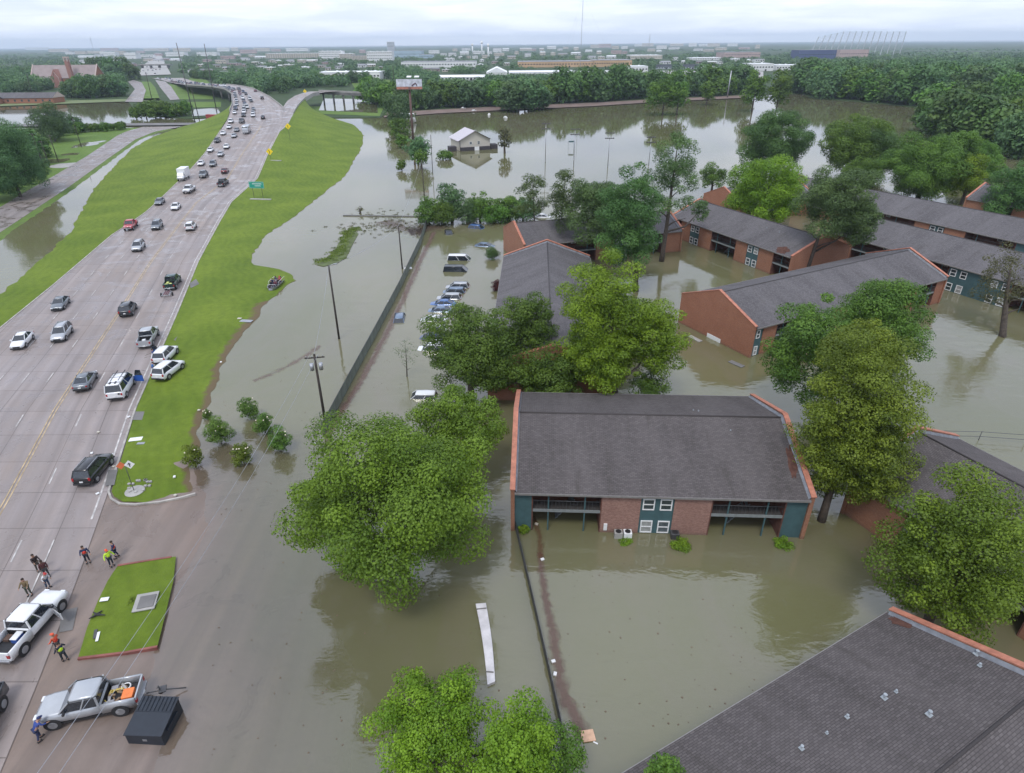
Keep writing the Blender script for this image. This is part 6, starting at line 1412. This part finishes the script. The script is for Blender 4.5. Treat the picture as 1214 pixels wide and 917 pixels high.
# ------------------------------------------------------------------ poles, wires, fences, signs
def pole(lb, u0, v0, u1, v1, r_=.16, arms_=0, cat='utility pole', name='utility_pole', zb=0.0, transformers=0, arm_ang=0, light=False):
    """top pixel, base pixel"""
    b = P(u1, v1, zb); t = Pd(u0, v0, b.y); root = thing(name, lb, cat, b); h = t.z - b.z; lx = t.x - b.x
    lx *= .35
    MB().tube([(0, 0, -1.5), (lx, 0, h)], [r_ * 1.15, r_ * .8], 9).build('shaft', WOOD_D if cat == 'utility pole' else (STEEL_D if r_ < .3 and name == 'power_pole' else STEEL), root)
    ca, sa = math.cos(arm_ang), math.sin(arm_ang)
    for k in range(arms_):
        z = h - .5 - k * 1.2; a = MB().box((lx * z / h, 0, z), (2.4, .12, .14), rot=Matrix.Rotation(arm_ang, 3, 'Z')).build('crossarm', WOOD_D, root)
        for q in (-1, -.35, .35, 1): MB().tube([(lx + q * ca, q * sa, z + .07), (lx + q * ca, q * sa, z + .28)], .045, 6).build('insulator', STEEL, a)
    for k in range(transformers):
        s_ = (-1, 1, 0)[k]; MB().tube([(lx * .95 + s_ * .55 * ca + .1, s_ * .55 * sa - .2, h - 2.1), (lx * .95 + s_ * .55 * ca + .1, s_ * .55 * sa - .2, h - 1.2)], .25, 12).build('transformer', STEEL, root)
    if light: MB().tube([(lx, 0, h - .1), (lx + .9, 0, h + .25)], .04, 6).box((lx + 1.1, 0, h + .22), (.6, .25, .12)).build('lamp_arm', STEEL, root)
    return root, Vector((b.x + lx, b.y, t.z))
_, tA = pole('farther of the two tall wooden utility poles beside the long fence', 390, 315, 402, 402, .16, 0, light=True)
_, tB = pole('wooden utility pole with crossarm and transformer cans at the near end of the long fence', 373, 420, 385, 497, .17, 1, transformers=2, arm_ang=R(10))
_, tC = pole('short wooden utility pole at the far part of the long fence', 472, 268, 477, 319, .15, 0)
_, tD = pole('dark pole rising from the hedgerow below the drowned tree row', 499, 190, 504, 244, .15, 0)
_, tE = pole('thin grey pole behind the trees left of the billboard', 468, 78, 468, 118, .25, 0, 'utility pole')
_, tF = pole('tall leaning steel pole in front of the overpass, the left one', 207, 51, 231, 144, .27, 0, 'power pole', 'power_pole', .4)
_, tG = pole('tall leaning steel pole in front of the overpass, the right one', 246, 52, 257, 134, .27, 0, 'power pole', 'power_pole', .4)
_, tH = pole('short leaning pole between the two tall steel poles', 225, 105, 236, 141, .25, 0, 'utility pole', 'utility_pole', .4)
_, tI = pole('thin pole at the grass divider left of the tall steel poles', 174, 86, 182, 126, .25, 0, 'utility pole', 'utility_pole', .4)
_, tJ = pole('leaning pole nearest to the left edge trees in the flooded field', 36, 158, 54, 204, .17, 1, zb=.2)
_, tK = pole('second leaning pole from the left in the flooded field', 46, 167, 59, 197, .17, 1, zb=.2)
_, tL = pole('third leaning pole from the left in the flooded field', 57, 160, 69, 191, .17, 1, zb=.2)
_, tM = pole('slender pole at the lake side of the flooded field', 81, 134, 97, 175, .15, 0, zb=.2)
_, tN = pole('pole with a crossarm in front of the low brick block', 35, 88, 40, 119, .25, 2, zb=.4)
_, tO = pole('thin dark pole rising from the lake beside the tree row', 511, 160, 513, 206, .12, 0)
_, tP = pole('lattice like pole on the far bank right of the pale trees', 868, 84, 862, 116, .5, 1, 'power pole', 'power_pole', .3)
for k, (u0, v0, u1, v1, lb) in enumerate(((647, 147, 646.5, 192, 'leftmost floodlight pole standing in the lake'), (682, 153.5, 680, 197, 'floodlight pole with a small frame beside it in the lake'), (723, 158, 720.5, 198, 'floodlight pole third from the left in the lake'), (772, 163, 769, 196, 'floodlight pole behind the tallest loose pine'))):
    rt, tp = pole(lb, u0, v0, u1, v1, .14, 0, 'floodlight', 'floodlight_pole'); h = tp.z; lx = tp.x - rt.location.x
    for z in (-.1, -2.0):
        a = MB().box((lx, 0, h + z), (3.6, .12, .12)).build('crossbar', STEEL_D, rt)
        for q in range(5): MB().box((lx - 1.5 + q * .75, -.2, h + z + .15), (.5, .35, .42)).build('lamp_head', STEEL_D, a)
b = P(677, 176, 0); r = thing('backstop_frame', 'small greenish frame standing in the lake beside the second floodlight pole', 'frame', b)
m = MB().tube([(-1.3, 0, -1), (-1.3, 0, 3.2), (1.3, 0, 3.2), (1.3, 0, -1)], .09, 6); m.build('frame', TEAL, r); MB().box((0, 0, 2.9), (2.2, .5, .6)).build('panel', TEAL, r)
def wire(a, b_, sag, n=14, r_=.016, lb='thin power line'):
    m = MB(); pts = [a.lerp(b_, i / n) - Vector((0, 0, sag * 4 * (i / n) * (1 - i / n))) for i in range(n + 1)]; m.tube(pts, r_, 4); o = m.build('power_line', STEEL); tag(o, lb, 'wire', None); return o
off_, tQ = pole('utility pole just outside the picture at the lower left carrying the wires', 100, 1012, 80, 1190, .17, 1)
for k, dx_ in enumerate((-.5, .5)): wire(tB + Vector((dx_, 0, 0)), tQ + Vector((dx_, 0, 0)), 1.2, 20, .016, ('left', 'right')[k] + ' wire of the pair running over the dumpster to the near utility pole')
wire(tA, tB, .5, 10, .02, 'wire between the two nearest utility poles'); wire(tA, tC, .9, 14, .02, 'wire from the left utility pole to the short one at the far fence'); wire(tC, tD, .8, 14, .02, 'wire from the short fence pole toward the hedgerow pole')
# long fence of the car park
GREEN_F = M('fence_mesh_green', (.17, .20, .165), .75, var=.2, scale=.6)
def fence(lb, pix, h, mat, name='fence', zb=-1.0, panel=2.4, solid=True, cat='fence'):
    W = [P(u, v, 0) for u, v in pix]; o0 = W[0]; root = thing(name, lb, cat, (o0.x, o0.y, 0)); pts = [W[0]]
    for a, b_ in zip(W[:-1], W[1:]):
        n = max(1, int((b_ - a).length / panel)); pts += [a.lerp(b_, (i + 1) / n) for i in range(n)]
    m = MB()
    for a, b_ in zip(pts[:-1], pts[1:]):
        d = (b_ - a).normalized(); n_ = Vector((-d.y, d.x, 0)) * .015; A_, B_ = a - o0 + d * .03, b_ - o0 - d * .03; jz = random.uniform(-.03, .03)
        if solid: m.loft([[A_ + n_ + Vector((0, 0, zb)), A_ - n_ + Vector((0, 0, zb)), A_ - n_ + Vector((0, 0, h - .03 + jz)), A_ + n_ + Vector((0, 0, h - .03 + jz))], [B_ + n_ + Vector((0, 0, zb)), B_ - n_ + Vector((0, 0, zb)), B_ - n_ + Vector((0, 0, h - .03 + jz)), B_ + n_ + Vector((0, 0, h - .03 + jz))]], 0, True, False)
    if solid: m.build('mesh_panel', mat, root)
    for i, a in enumerate(pts):
        q = a - o0; MB().tube([q + Vector((0, 0, zb)), q + Vector((0, 0, h + .08))], .04, 6).build('post', STEEL_D, root)
    for z in ((h,) if solid else (h, h * .45)): MB().tube([p - o0 + Vector((0, 0, z)) for p in pts], .028, 6).build('top_rail', STEEL_D, root)
    return root
fence('long green screened fence between the flooded road and the drowned car park', [(384, 516), (412, 462), (447, 396), (474, 344), (498, 292), (506, 267)], 1.75, GREEN_F)
fence('dark leaning fence line running from the near apartment block to the bottom edge', [(611, 628), (628, 700), (645, 775), (663, 856), (672, 905)], 1.0, M('fence_dark', (.045, .045, .040), .8, var=.2), panel=2.2)
pf = P(384, 516, 0)
fence('short return of the green fence at its near corner', [(381, 503), (384, 516)], 1.75, GREEN_F)
fence('thin open rail fence in the water at the right edge', [(1116, 521), (1160, 522), (1215, 526)], 1.2, GREEN_F, 'rail_fence', -1, 2.6, False)
# signs
def sign(name, lb, cat, u, v, ut, vt, build, zf=0.0, posts=1, sp=0, rz=0):
    b = PG(u, v) if zf > 1 else P(u, v, zf); zf = b.z; h = Pd(ut, vt, b.y).z - zf; r = thing(name, lb, cat, b, rz)
    for k in range(posts): MB().tube([(0, (k - (posts - 1) / 2) * sp, 0), (0, (k - (posts - 1) / 2) * sp, h)], .05 + .02 * (posts > 1), 6).build('post', STEEL_D, r)
    build(r, h); return r
def text(s_, size, loc, rot, mat, parent, name='lettering', ext=.004):
    cu = bpy.data.curves.new(name, 'FONT'); cu.body = s_; cu.size = size; cu.align_x = 'CENTER'; cu.align_y = 'CENTER'; cu.extrude = ext; tmp = bpy.data.objects.new(name, cu); COL.objects.link(tmp)
    bpy.context.view_layer.update(); me = bpy.data.meshes.new_from_object(tmp.evaluated_get(bpy.context.evaluated_depsgraph_get())); bpy.data.objects.remove(tmp)
    me.materials.clear(); me.materials.append(mat); o = bpy.data.objects.new(name, me); COL.objects.link(o); o.parent = parent; o.location = loc; o.rotation_euler = rot; return o
SG = M('sign_green', (.01, .28, .20), .4, var=.05); SY = M('sign_yellow', (.85, .62, .02), .4, var=.05)
ZG = 1.6
def g_sign(r, h):
    MB().box((0, 0, h - .9), (.08, 4.9, 2.0)).build('panel', SG, r); MB().box((-.045, 0, h - .9), (.012, 4.7, 1.8)).build('border', WHITE, r); MB().box((-.055, 0, h - .9), (.012, 4.6, 1.7)).build('face', SG, r)
    m = MB()
    for z, ln in ((h - .55, 3.2), (h - 1.15, 2.4)):
        for q in range(int(ln / .4)): m.box((-.066, -ln / 2 + q * .4, z), (.008, .26, .26))
    m.build('lettering', WHITE, r)
sign('road_sign', 'green guide sign on two posts standing on the grass median', 'road sign', 307, 236, 307, 216, g_sign, 1.3, 2, 3.0, R(82))
MB_s = MB().box((0, 0, .12), (1.0, 6.8, .24)); o = MB_s.build('sign_footing', CONC, None, PG(309, 237, -.06), R(82)); tag(o, 'pale concrete strip in the grass at the foot of the green sign', 'footing')
for u, v, vt, lb in ((321, 189, 180, 'yellow warning diamond nearest along the ramp edge'), (344, 167, 150, 'large yellow warning diamond by the ramp barrier'), (362, 113, 108.5, 'yellow warning diamond on the ramp at its crest')):
    zz = {321: 4.2, 344: 4.8, 362: 9.7}[u]
    def yb(r, h):
        m = MB().box((0, 0, h), (.06, 1.9, 1.9), rot=Matrix.Rotation(R(45), 3, 'X')); m.build('panel', SY, r); m = MB().tube([(-.06, 0, h - .7), (-.06, 0, h + .1), (-.06, .35, h + .5)], .09, 4); m.build('arrow', BLACKPL, r)
    sign('warning_sign', lb, 'warning sign', u, v, u, vt, yb, zz, 1, 0, R(95))
o = MB().box((0, 0, .12), (.8, 4.6, .24)).build('sign_footing', CONC, None, PG(327, 191, -.06), R(82)); tag(o, 'pale concrete strip in the grass below the nearest yellow diamond', 'footing')
def d_sign(r, h):
    MB().box((.05, 0, h - .45), (.03, .8, .8), rot=Matrix.Rotation(R(45), 3, 'X') @ Matrix.Identity(3)).build('diamond_panel', WHITE, r, None); m = MB().tube([(.075, 0, h - .75), (.075, 0, h - .3)], .06, 4); m.tube([(.075, -.14, h - .38), (.075, 0, h - .18), (.075, .14, h - .38)], .04, 4); m.build('arrow', BLACKPL, r)
b = PG(159, 582); h = Pd(153, 549, b.y).z - b.z; r = thing('road_sign', 'orange panel and white diamond arrow on one post at the median tip', 'road sign', b, R(-78))
MB().tube([(0, 0, 0), (0, 0, h)], .04, 6).build('post', STEEL_D, r)
MB().box((.06, -.38, h - .25), (.03, .75, .62), rot=Matrix.Rotation(R(45), 3, 'X')).build('orange_panel', M('sign_orange', (.62, .16, .06), .5), r)
MB().box((.07, .48, h - .25), (.03, .75, .75), rot=Matrix.Rotation(R(45), 3, 'X')).build('diamond_panel', WHITE, r); m = MB().tube([(.10, .48, h - .5), (.10, .48, h - .05)], .05, 4); m.tube([(.10, .34, h - .2), (.10, .48, h - .02), (.10, .62, h - .2)], .035, 4); m.build('arrow', BLACKPL, r)
o = MB().disc((0, 0, .05), (0, 0, 1), 1.0, .1, 20).build('sign_pad', CONC, None, PG(160, 583, -.03)); tag(o, 'small round concrete pad at the foot of the diamond sign', 'pad')
m = MB()
for k in range(14): a = k * .7; m.box((1.2 * math.cos(a) * (.6 + .04 * k), 1.1 * math.sin(a), .08), (.3, .25, .18), rot=Matrix.Rotation(a, 3, 'Z'))
o = m.build('rubble', CONC, None, PG(165, 577)); tag(o, 'scattered broken stones beside the round sign pad', 'rubble', None, 'stuff')
# billboard
b = P(490, 168, 0); yb_ = b.y; zt = Pd(486, 94, yb_).z; zbm = Pd(486, 106, yb_).z; r = thing('billboard', 'weathered billboard on a single tall post above the drowned tree row', 'billboard', b, 0)
w_b = 29 * (P(491, 168, 0).x - P(490, 168, 0).x); MB().tube([(0, 0, -1), (0, 0, zbm + 1)], .55, 12).build('post', M('rust_post', (.12, .07, .06), .8), r)
cx_ = Pd(485, 100, yb_).x - b.x
fr_ = MB().box((cx_, .6, (zt + zbm) / 2), (w_b, 1.0, zt - zbm)).build('frame', STEEL_D, r)
MB().box((cx_, .03, (zt * .62 + zbm * .38)), (w_b, .1, (zt - zbm) * .74)).build('poster', M('poster_pale', (.52, .54, .60), .6, var=.35, scale=.5), r)
MB().box((cx_, .03, zbm + (zt - zbm) * .12), (w_b, .12, (zt - zbm) * .24)).build('lower_band', M('band_brown', (.38, .17, .12), .7, var=.3, scale=.8), r)
m = MB().tube([(cx_ + w_b * .1, -.06, zbm + (zt - zbm) * .35), (cx_ + w_b * .25, -.06, zbm + (zt - zbm) * .6), (cx_ + w_b * .3, -.06, zbm + (zt - zbm) * .35)], .35, 5); m.build('picture', M('poster_dark', (.12, .08, .10), .7), r)
for q in (.0, .3): MB().box((cx_ + w_b * q, 1.5, zt + 1.0), (w_b * .18, 2.6, .12), rot=Matrix.Rotation(R(12), 3, 'X')).build('back_panel', WHITE, r)
MB().box((cx_, -.9, zbm - .1), (w_b, 1.2, .1)).build('catwalk', STEEL_D, r)
b = P(482, 146, 0); o = MB().tube([(-5, 0, .4), (-4, 0, 3.6), (4, 0, 3.6), (5, 0, .4)], [1.2, 2.2, 2.2, 1.2], 14).build('storage_tank', WHITE, None, b); tag(o, 'white rounded tank behind the billboard post', 'tank')
# concrete dock slab and small debris
b = [P(564, 716, .25), P(576, 715, .25), P(587, 808, .25), P(578, 812, .25)]; m = MB(); n = 12; rings = []
for i in range(n + 1):
    l = b[0].lerp(b[3], i / n); r_ = b[1].lerp(b[2], i / n); c = Vector((math.sin(i / n * math.pi) * .12, 0, 0)); rings.append([l + c + Vector((0, 0, -.8)), l + c, r_ + c, r_ + c + Vector((0, 0, -.8))])
m.loft(rings, 0, True, False); o = m.build('footbridge', M('weathered_white', (.60, .58, .59), .8, var=.18, scale=1.2)); tag(o, 'narrow pale concrete walkway sticking out of the water above the bright tree', 'walkway')
for k, f in enumerate((.08, .86)):
    p = b[0].lerp(b[3], f); q = b[1].lerp(b[2], f); m = MB().tube([p + Vector((0, 0, .04)), q + Vector((0, -.3 if k else 0, .04))], .05, 5); g = m.build('crack_strip', CONC_D); tag(g, ('dark strip across the top end', 'dark stick lying across the lower end')[k] + ' of the pale walkway', 'strip')
def slab(name, lb, cat, u, v, d, mat, rz=0, z=.1, rx=0, bevel=.02):
    pp = PG(u, v, .01) if z in (.34, .2, .3) else P(u, v, z)
    o = MB().box((0, 0, d[2] / 2), d, rot=Matrix.Rotation(rx, 3, 'X')).build(name, mat, None, pp, rz, bevel); tag(o, lb, cat); return o
slab('manhole_slab', 'square grey utility slab with a dark hatch on the grass island', 'slab', 173, 714, (1.8, 2.0, .10), CONC, R(14), RZ0 + .28); slab('hatch_cover', 'dark hatch cover set in the square slab on the grass island', 'hatch', 174, 713.5, (1.3, 1.4, .06), CONC_D, R(14), RZ0 + .385)
slab('board', 'small white board lying on the grass island', 'board', 124, 711, (.7, .42, .06), WHITE, R(10), RZ0 + .27)
slab('paper_sheet', 'white triangular sheet lying low on the grass island', 'sheet', 116, 755, (.22, 1.0, .04), WHITE, R(20), RZ0 + .24)
slab('cardboard', 'dark flat board beside the white sheet on the grass island', 'board', 113, 752, (.25, 1.0, .04), STEEL_D, R(24), RZ0 + .24)
m = MB()
for a in (0, 1.3, 2.4, 4.0): m.tube([(0, 0, .12), (.7 * math.cos(a), .5 * math.sin(a), .05)], [.12, .04], 5)
o = m.build('bent_bracket', BLACKPL, None, P(115, 730, RZ0 + .25), 0); tag(o, 'black splayed metal piece at the left edge of the grass island', 'bracket')
slab('board', 'white board on the grass median below the parked crossovers', 'board', 161, 521, (1.5, .8, .05), WHITE, R(12), .34); slab('board', 'pale grey board right of the white board on the median', 'board', 167, 526, (.9, .45, .05), STEEL, R(5), .34)
slab('wood_panel', 'pale panel washed up at the grass edge below the boat', 'panel', 292, 381, (2.2, 1.0, .08), STEEL, R(-8), .2); slab('bucket_lid', 'tiny cream lid left of the washed up panel', 'lid', 284, 378, (.7, .5, .1), CREAM, 0, .3)
slab('cardboard_box', 'flattened tan cardboard box floating at the bottom right of the fence line', 'box', 697, 873, (.95, .85, .08), M('cardboard', (.62, .40, .27), .8), R(8), .02); slab('paper_sheet', 'little white scrap beside the floating cardboard', 'sheet', 706, 881, (.35, .12, .03), WHITE, R(-30), .01)
slab('foam_block', 'white foam pieces caught at the middle of the long fence', 'foam', 484, 319, (1.6, .9, .25), WHITE, R(15), 0, 0, .1); slab('foam_block', 'small white foam block low along the long fence', 'foam', 463, 358, (1.0, .6, .2), WHITE, R(15), 0, 0, .1)
for k, (u, v) in enumerate(((117, 513), (153, 495), (109, 538), (135, 554), (116, 586), (207, 566), (236, 487), (268, 393), (262, 430), (208, 588), (628, 609), (683, 598), (636, 622), (643, 664), (373, 527), (443, 393), (656, 785), (658, 800))):
    o = MB().box((0, 0, .08), (.34, .26, .14), rot=Matrix.Rotation(k, 3, 'Z')).build('litter_scrap', WHITE if k % 3 else CREAM, None, P(u, v, RZ0 + .05 if u < 260 else 0), 0, .03); tag(o, 'small pale scrap of litter on the road, grass or water', 'litter', 'small pale scraps of litter')
for u, v in ((551, 134.5),): pass
for k, (u, v) in enumerate(((549, 129.5), (562, 132.5), (580, 137), (599, 140.5), (531, 120.5))):
    m = MB(); m.loft([[(x, -w_, .7), (x, -w_ * .6, -.2), (x, w_ * .6, -.2), (x, w_, .7)] for x, w_ in ((-1.8, .8), (.8, .9), (1.6, .6), (2.2, .1))], 0, True, False); m.box((-.3, 0, 1.0), (1.4, 1.1, .7)); o = m.build('white_boat', WHITE, None, P(u, v, .0), k * .7); tag(o, ('white hull on the water, first from the left behind the white hall', 'white hull, second from the left behind the white hall', 'white hull, third from the left behind the white hall', 'white hull, rightmost behind the white hall', 'white vehicle between the bank trees behind the white hall')[k], 'boat')
slab('window_grille', 'white slatted railing awash at the foot of the broad plain gable', 'railing', 846, 405, (3.0, .3, 1.0), WHITE, R(-62), -.3); slab('floating_board', 'dark board floating in front of the broad plain gable', 'board', 873, 432, (2.4, .9, .1), CONC_D, R(-55), .02)
slab('floating_board', 'grey board floating at the left foot of the broad plain gable', 'board', 824, 402, (2.6, .8, .1), CONC, R(-62), .02)
# dumpster
a, b1, c1, d1 = P(155, 877, .1), P(198, 880, .1), P(213, 847, .1), P(175, 842, .1)
cen = (a + b1 + c1 + d1) / 4; ang = math.atan2(b1.y - a.y, b1.x - a.x); Lx = (b1 - a).length * .98; Ly = 2.6; r = thing('dumpster', 'black steel dumpster with ribbed lids standing in shallow water by the silver pickup', 'dumpster', (cen.x, cen.y, -.02), ang + R(2))
NVY = M('dumpster_blue_black', (.014, .020, .030), .45, var=.3, scale=2); m = MB()
m.loft([[(-Lx / 2, -Ly / 2, 0), (Lx / 2, -Ly / 2, 0), (Lx / 2, Ly / 2, 0), (-Lx / 2, Ly / 2, 0)], [(-Lx / 2, -Ly / 2, 1.05), (Lx / 2, -Ly / 2, 1.05), (Lx / 2, Ly / 2, 1.45), (-Lx / 2, Ly / 2, 1.45)]], 0, True, False); m.build('body', NVY, r, bevel=.03)
for s_ in (0, 1):
    y0, y1 = (-Ly / 2 - .05, .25) if s_ == 0 else (.27, Ly / 2 + .05); zz = lambda y: 1.07 + .4 * (y + Ly / 2) / Ly
    m = MB(); m.loft([[(-Lx / 2 - .05, y0, zz(y0)), (-Lx / 2 - .05, y1, zz(y1)), (-Lx / 2 - .05, y1, zz(y1) + .07), (-Lx / 2 - .05, y0, zz(y0) + .07)], [(Lx / 2 + .05, y0, zz(y0)), (Lx / 2 + .05, y1, zz(y1)), (Lx / 2 + .05, y1, zz(y1) + .07), (Lx / 2 + .05, y0, zz(y0) + .07)]], 0, True, False)
    for k in range(9 if s_ else 0):
        x = -Lx / 2 + Lx * (k + .5) / 9; m.tube([(x, y0 + .05, zz(y0) + .10), (x, y1 - .05, zz(y1) + .10)], .03, 4)
    m.build('lid', M('dumpster_lid', (.016, .022, .032), .5, var=.15) if not s_ else NVY, r)
for s_ in (-1, 1): MB().box((s_ * (Lx / 2 + .06), 0, .8), (.1, 1.4, .18)).build('fork_pocket', NVY, r)
for sx in (-1, 1):
    for sy in (-1, 1): MB().disc((sx * (Lx / 2 - .2), sy * (Ly / 2 - .2), .06), (1, 0, 0), .12, .08, 10).build('wheel', RUBBER, r)
m = MB(); m.box((0, -Ly / 2 - .012, .55), (.30, .02, .20)); m.build('label_plate', STEEL, r)
# floating debris mats and sediment
def debris(name, lb, pix, w0, w1, col, seed, dens=.5, z=.006):
    mt = 'debris_' + name; m_, t, b_ = newmat(mt); g = N(t, 'ShaderNodeNewGeometry').outputs['Position']; uvn = N(t, 'ShaderNodeUVMap').outputs[0]; su = N(t, 'ShaderNodeSeparateXYZ'); Lk(t, uvn, su.inputs[0])
    n_ = noise_out(t, g, .9, 8, .72, .8); ed = mathn(t, 'MULTIPLY', mathn(t, 'SUBTRACT', 1.0, mathn(t, 'ABSOLUTE', mathn(t, 'SUBTRACT', mathn(t, 'MULTIPLY', su.outputs[0], 2), 1))), .6)
    al = ramp(t, mathn(t, 'ADD', n_, ed), 1.02 - dens * .5, 1.22 - dens * .35); Lk(t, mathn(t, 'MULTIPLY', al, .5), b_.inputs['Alpha']); Lk(t, mixc(t, ramp(t, noise_out(t, g, 4, 5), .3, .7), col, tuple(x * .5 for x in col)), b_.inputs['Base Color']); b_.inputs['Roughness'].default_value = .8
    W = [P(u, v, z) for u, v in pix]; mb_ = MB(); k = len(W)
    for i, p in enumerate(W):
        d = (W[min(i + 1, k - 1)] - W[max(i - 1, 0)]).normalized(); nn_ = Vector((-d.y, d.x, 0)) * (w0 + (w1 - w0) * i / (k - 1)) / 2; mb_.v += [tuple(p + nn_), tuple(p - nn_)]
    for i in range(k - 1): mb_.face((2 * i, 2 * i + 1, 2 * i + 3, 2 * i + 2), 0, [(0, i), (1, i), (1, i + 1), (0, i + 1)])
    o = mb_.build(name, m_); tag(o, lb, 'debris', None, 'stuff')
RB = (.22, .115, .105)
debris('floating_debris', 'reddish floating debris along the dark fence below the near block', [(640, 655), (645, 700), (655, 745), (662, 790), (668, 825), (682, 850), (693, 875)], 1.2, 2.6, RB, 1, .62)
debris('floating_debris_mat', 'reddish floating debris along the car park side of the long fence', [(404, 490), (430, 448), (456, 400), (480, 350), (500, 305), (515, 275)], 2.6, 3.2, RB, 2, .55, .007)
debris('floating_scum', 'pinkish scum trails in the flooded road near the fence', [(300, 452), (330, 440), (360, 424), (380, 410)], 2.5, 3, (.26, .17, .15), 3, .35, .008)
debris('reed_bed', 'brownish drowned vegetation in the flooded road above the poles', [(455, 262), (475, 268), (500, 276), (515, 268)], 14, 20, (.13, .075, .06), 4, .6, .009)
debris('brown_silt', 'brown silt trail in the water at the left of the near block', [(633, 612), (640, 635), (641, 662)], 1.0, 1.3, (.16, .07, .03), 5, .6, .010)
mbq = MB(); mbq.poly([P(u, v, .09) for u, v in ((375, 314), (383, 316), (398, 313), (410, 306), (415, 296), (420, 286), (425, 277), (417, 272), (408, 276), (403, 286), (396, 298), (387, 306))]); o = mbq.build('mud_bank', M('marsh_ground', (.085, .11, .035), .9, var=.4, scale=.6)); tag(o, 'low muddy grass bank just breaking the water above the pole', 'bank', None, 'stuff')
# specks of flotsam spread over the yards
rf = random.Random(31); m = MB()
for k in range(420):
    u, v = rf.choice([(rf.uniform(640, 900), rf.uniform(650, 880)), (rf.uniform(250, 600), rf.uniform(640, 900)), (rf.uniform(400, 560), rf.uniform(290, 470)), (rf.uniform(260, 420), rf.uniform(330, 640))])
    q = P(u, v, .012); s_ = rf.uniform(.04, .14); m.box(q, (s_, s_ * rf.uniform(.4, 1), .02), rot=Matrix.Rotation(rf.uniform(0, 3), 3, 'Z'))
o = m.build('flotsam', M('flotsam_brown', (.13, .09, .06), .9, var=.4)); tag(o, 'tiny bits of twigs and leaves floating on the flood water', 'flotsam', None, 'stuff')
# marsh grass clump
rng_ = random.Random(8)
for nm, pts_, n_, kd, h_, lb in (('marsh_grass', [(378, 311), (395, 306), (405, 296), (410, 284), (412, 276), (425, 270)], 420, 'olive', .16, 'green marsh grass island in the flooded road above the poles'), ('drowned_weeds', [(425, 266), (440, 270), (455, 275), (470, 268), (490, 262), (430, 252), (475, 257)], 150, 'rusty', .16, 'brown drowned weeds right of the marsh grass')):
    cl2 = []; W = [P(u, v, 0) for u, v in pts_]
    for k in range(n_):
        i = rng_.randrange(len(W) - 1); q = W[i].lerp(W[i + 1], rng_.random()); s_ = .9 if nm == 'marsh_grass' else 4.5; cl2.append((q.x + rng_.gauss(0, s_), q.y + rng_.gauss(0, s_) * 1.0, .05, rng_.uniform(.35, .8), rng_.uniform(.35, .8), h_, rng_.random()))
    me = leaf_mesh(nm, cl2, 12, .2, 5, LEAF[kd]); o = bpy.data.objects.new(nm, me); COL.objects.link(o); tag(o, lb, 'reeds', None, 'stuff')
o = MB().box((0, 0, .12), (30, .5, .3)).build('guard_rail', CONC_D, None, P(468, 257, 0), R(-5)); tag(o, 'low dark rail line crossing the drowned weeds', 'rail')
r = thing('mooring_post', 'dark stump with twigs at the left end of the low rail', 'stump', P(427, 253, 0)); MB().tube([(0, 0, -1), (.1, 0, 1.3)], .3, 7).build('stem', BARK, r); leafo = bpy.data.objects.new('twigs', leaf_mesh('twigs', [(0, 0, 1.2, 1.2, 1.2, .8, .5)], 4, .4, 3, LEAF['rusty'])); COL.objects.link(leafo); leafo.parent = r
# ------------------------------------------------------------------ haze
hz = MB().box((0, 7500, 90), (26000, 16600, 184)).build('haze', []); hz['kind'] = 'stuff'; hz['label'] = 'thin bluish humid air over the whole scene'; hz['category'] = 'haze'
hm = bpy.data.materials.new('haze_air'); hm.use_nodes = True; t = hm.node_tree; t.nodes.clear(); o_ = N(t, 'ShaderNodeOutputMaterial'); pv = N(t, 'ShaderNodeVolumePrincipled'); pv.inputs['Density'].default_value = HAZE; pv.inputs['Color'].default_value = (.72, .86, 1.0, 1); pv.inputs['Anisotropy'].default_value = .0
Lk(t, pv.outputs[0], o_.inputs['Volume']); hz.data.materials.append(hm)

for o in list(COL.objects):
    if 'label' in o and len(str(o['label']).split()) > 16: print('LONGLABEL', len(o['label'].split()), o['label'])
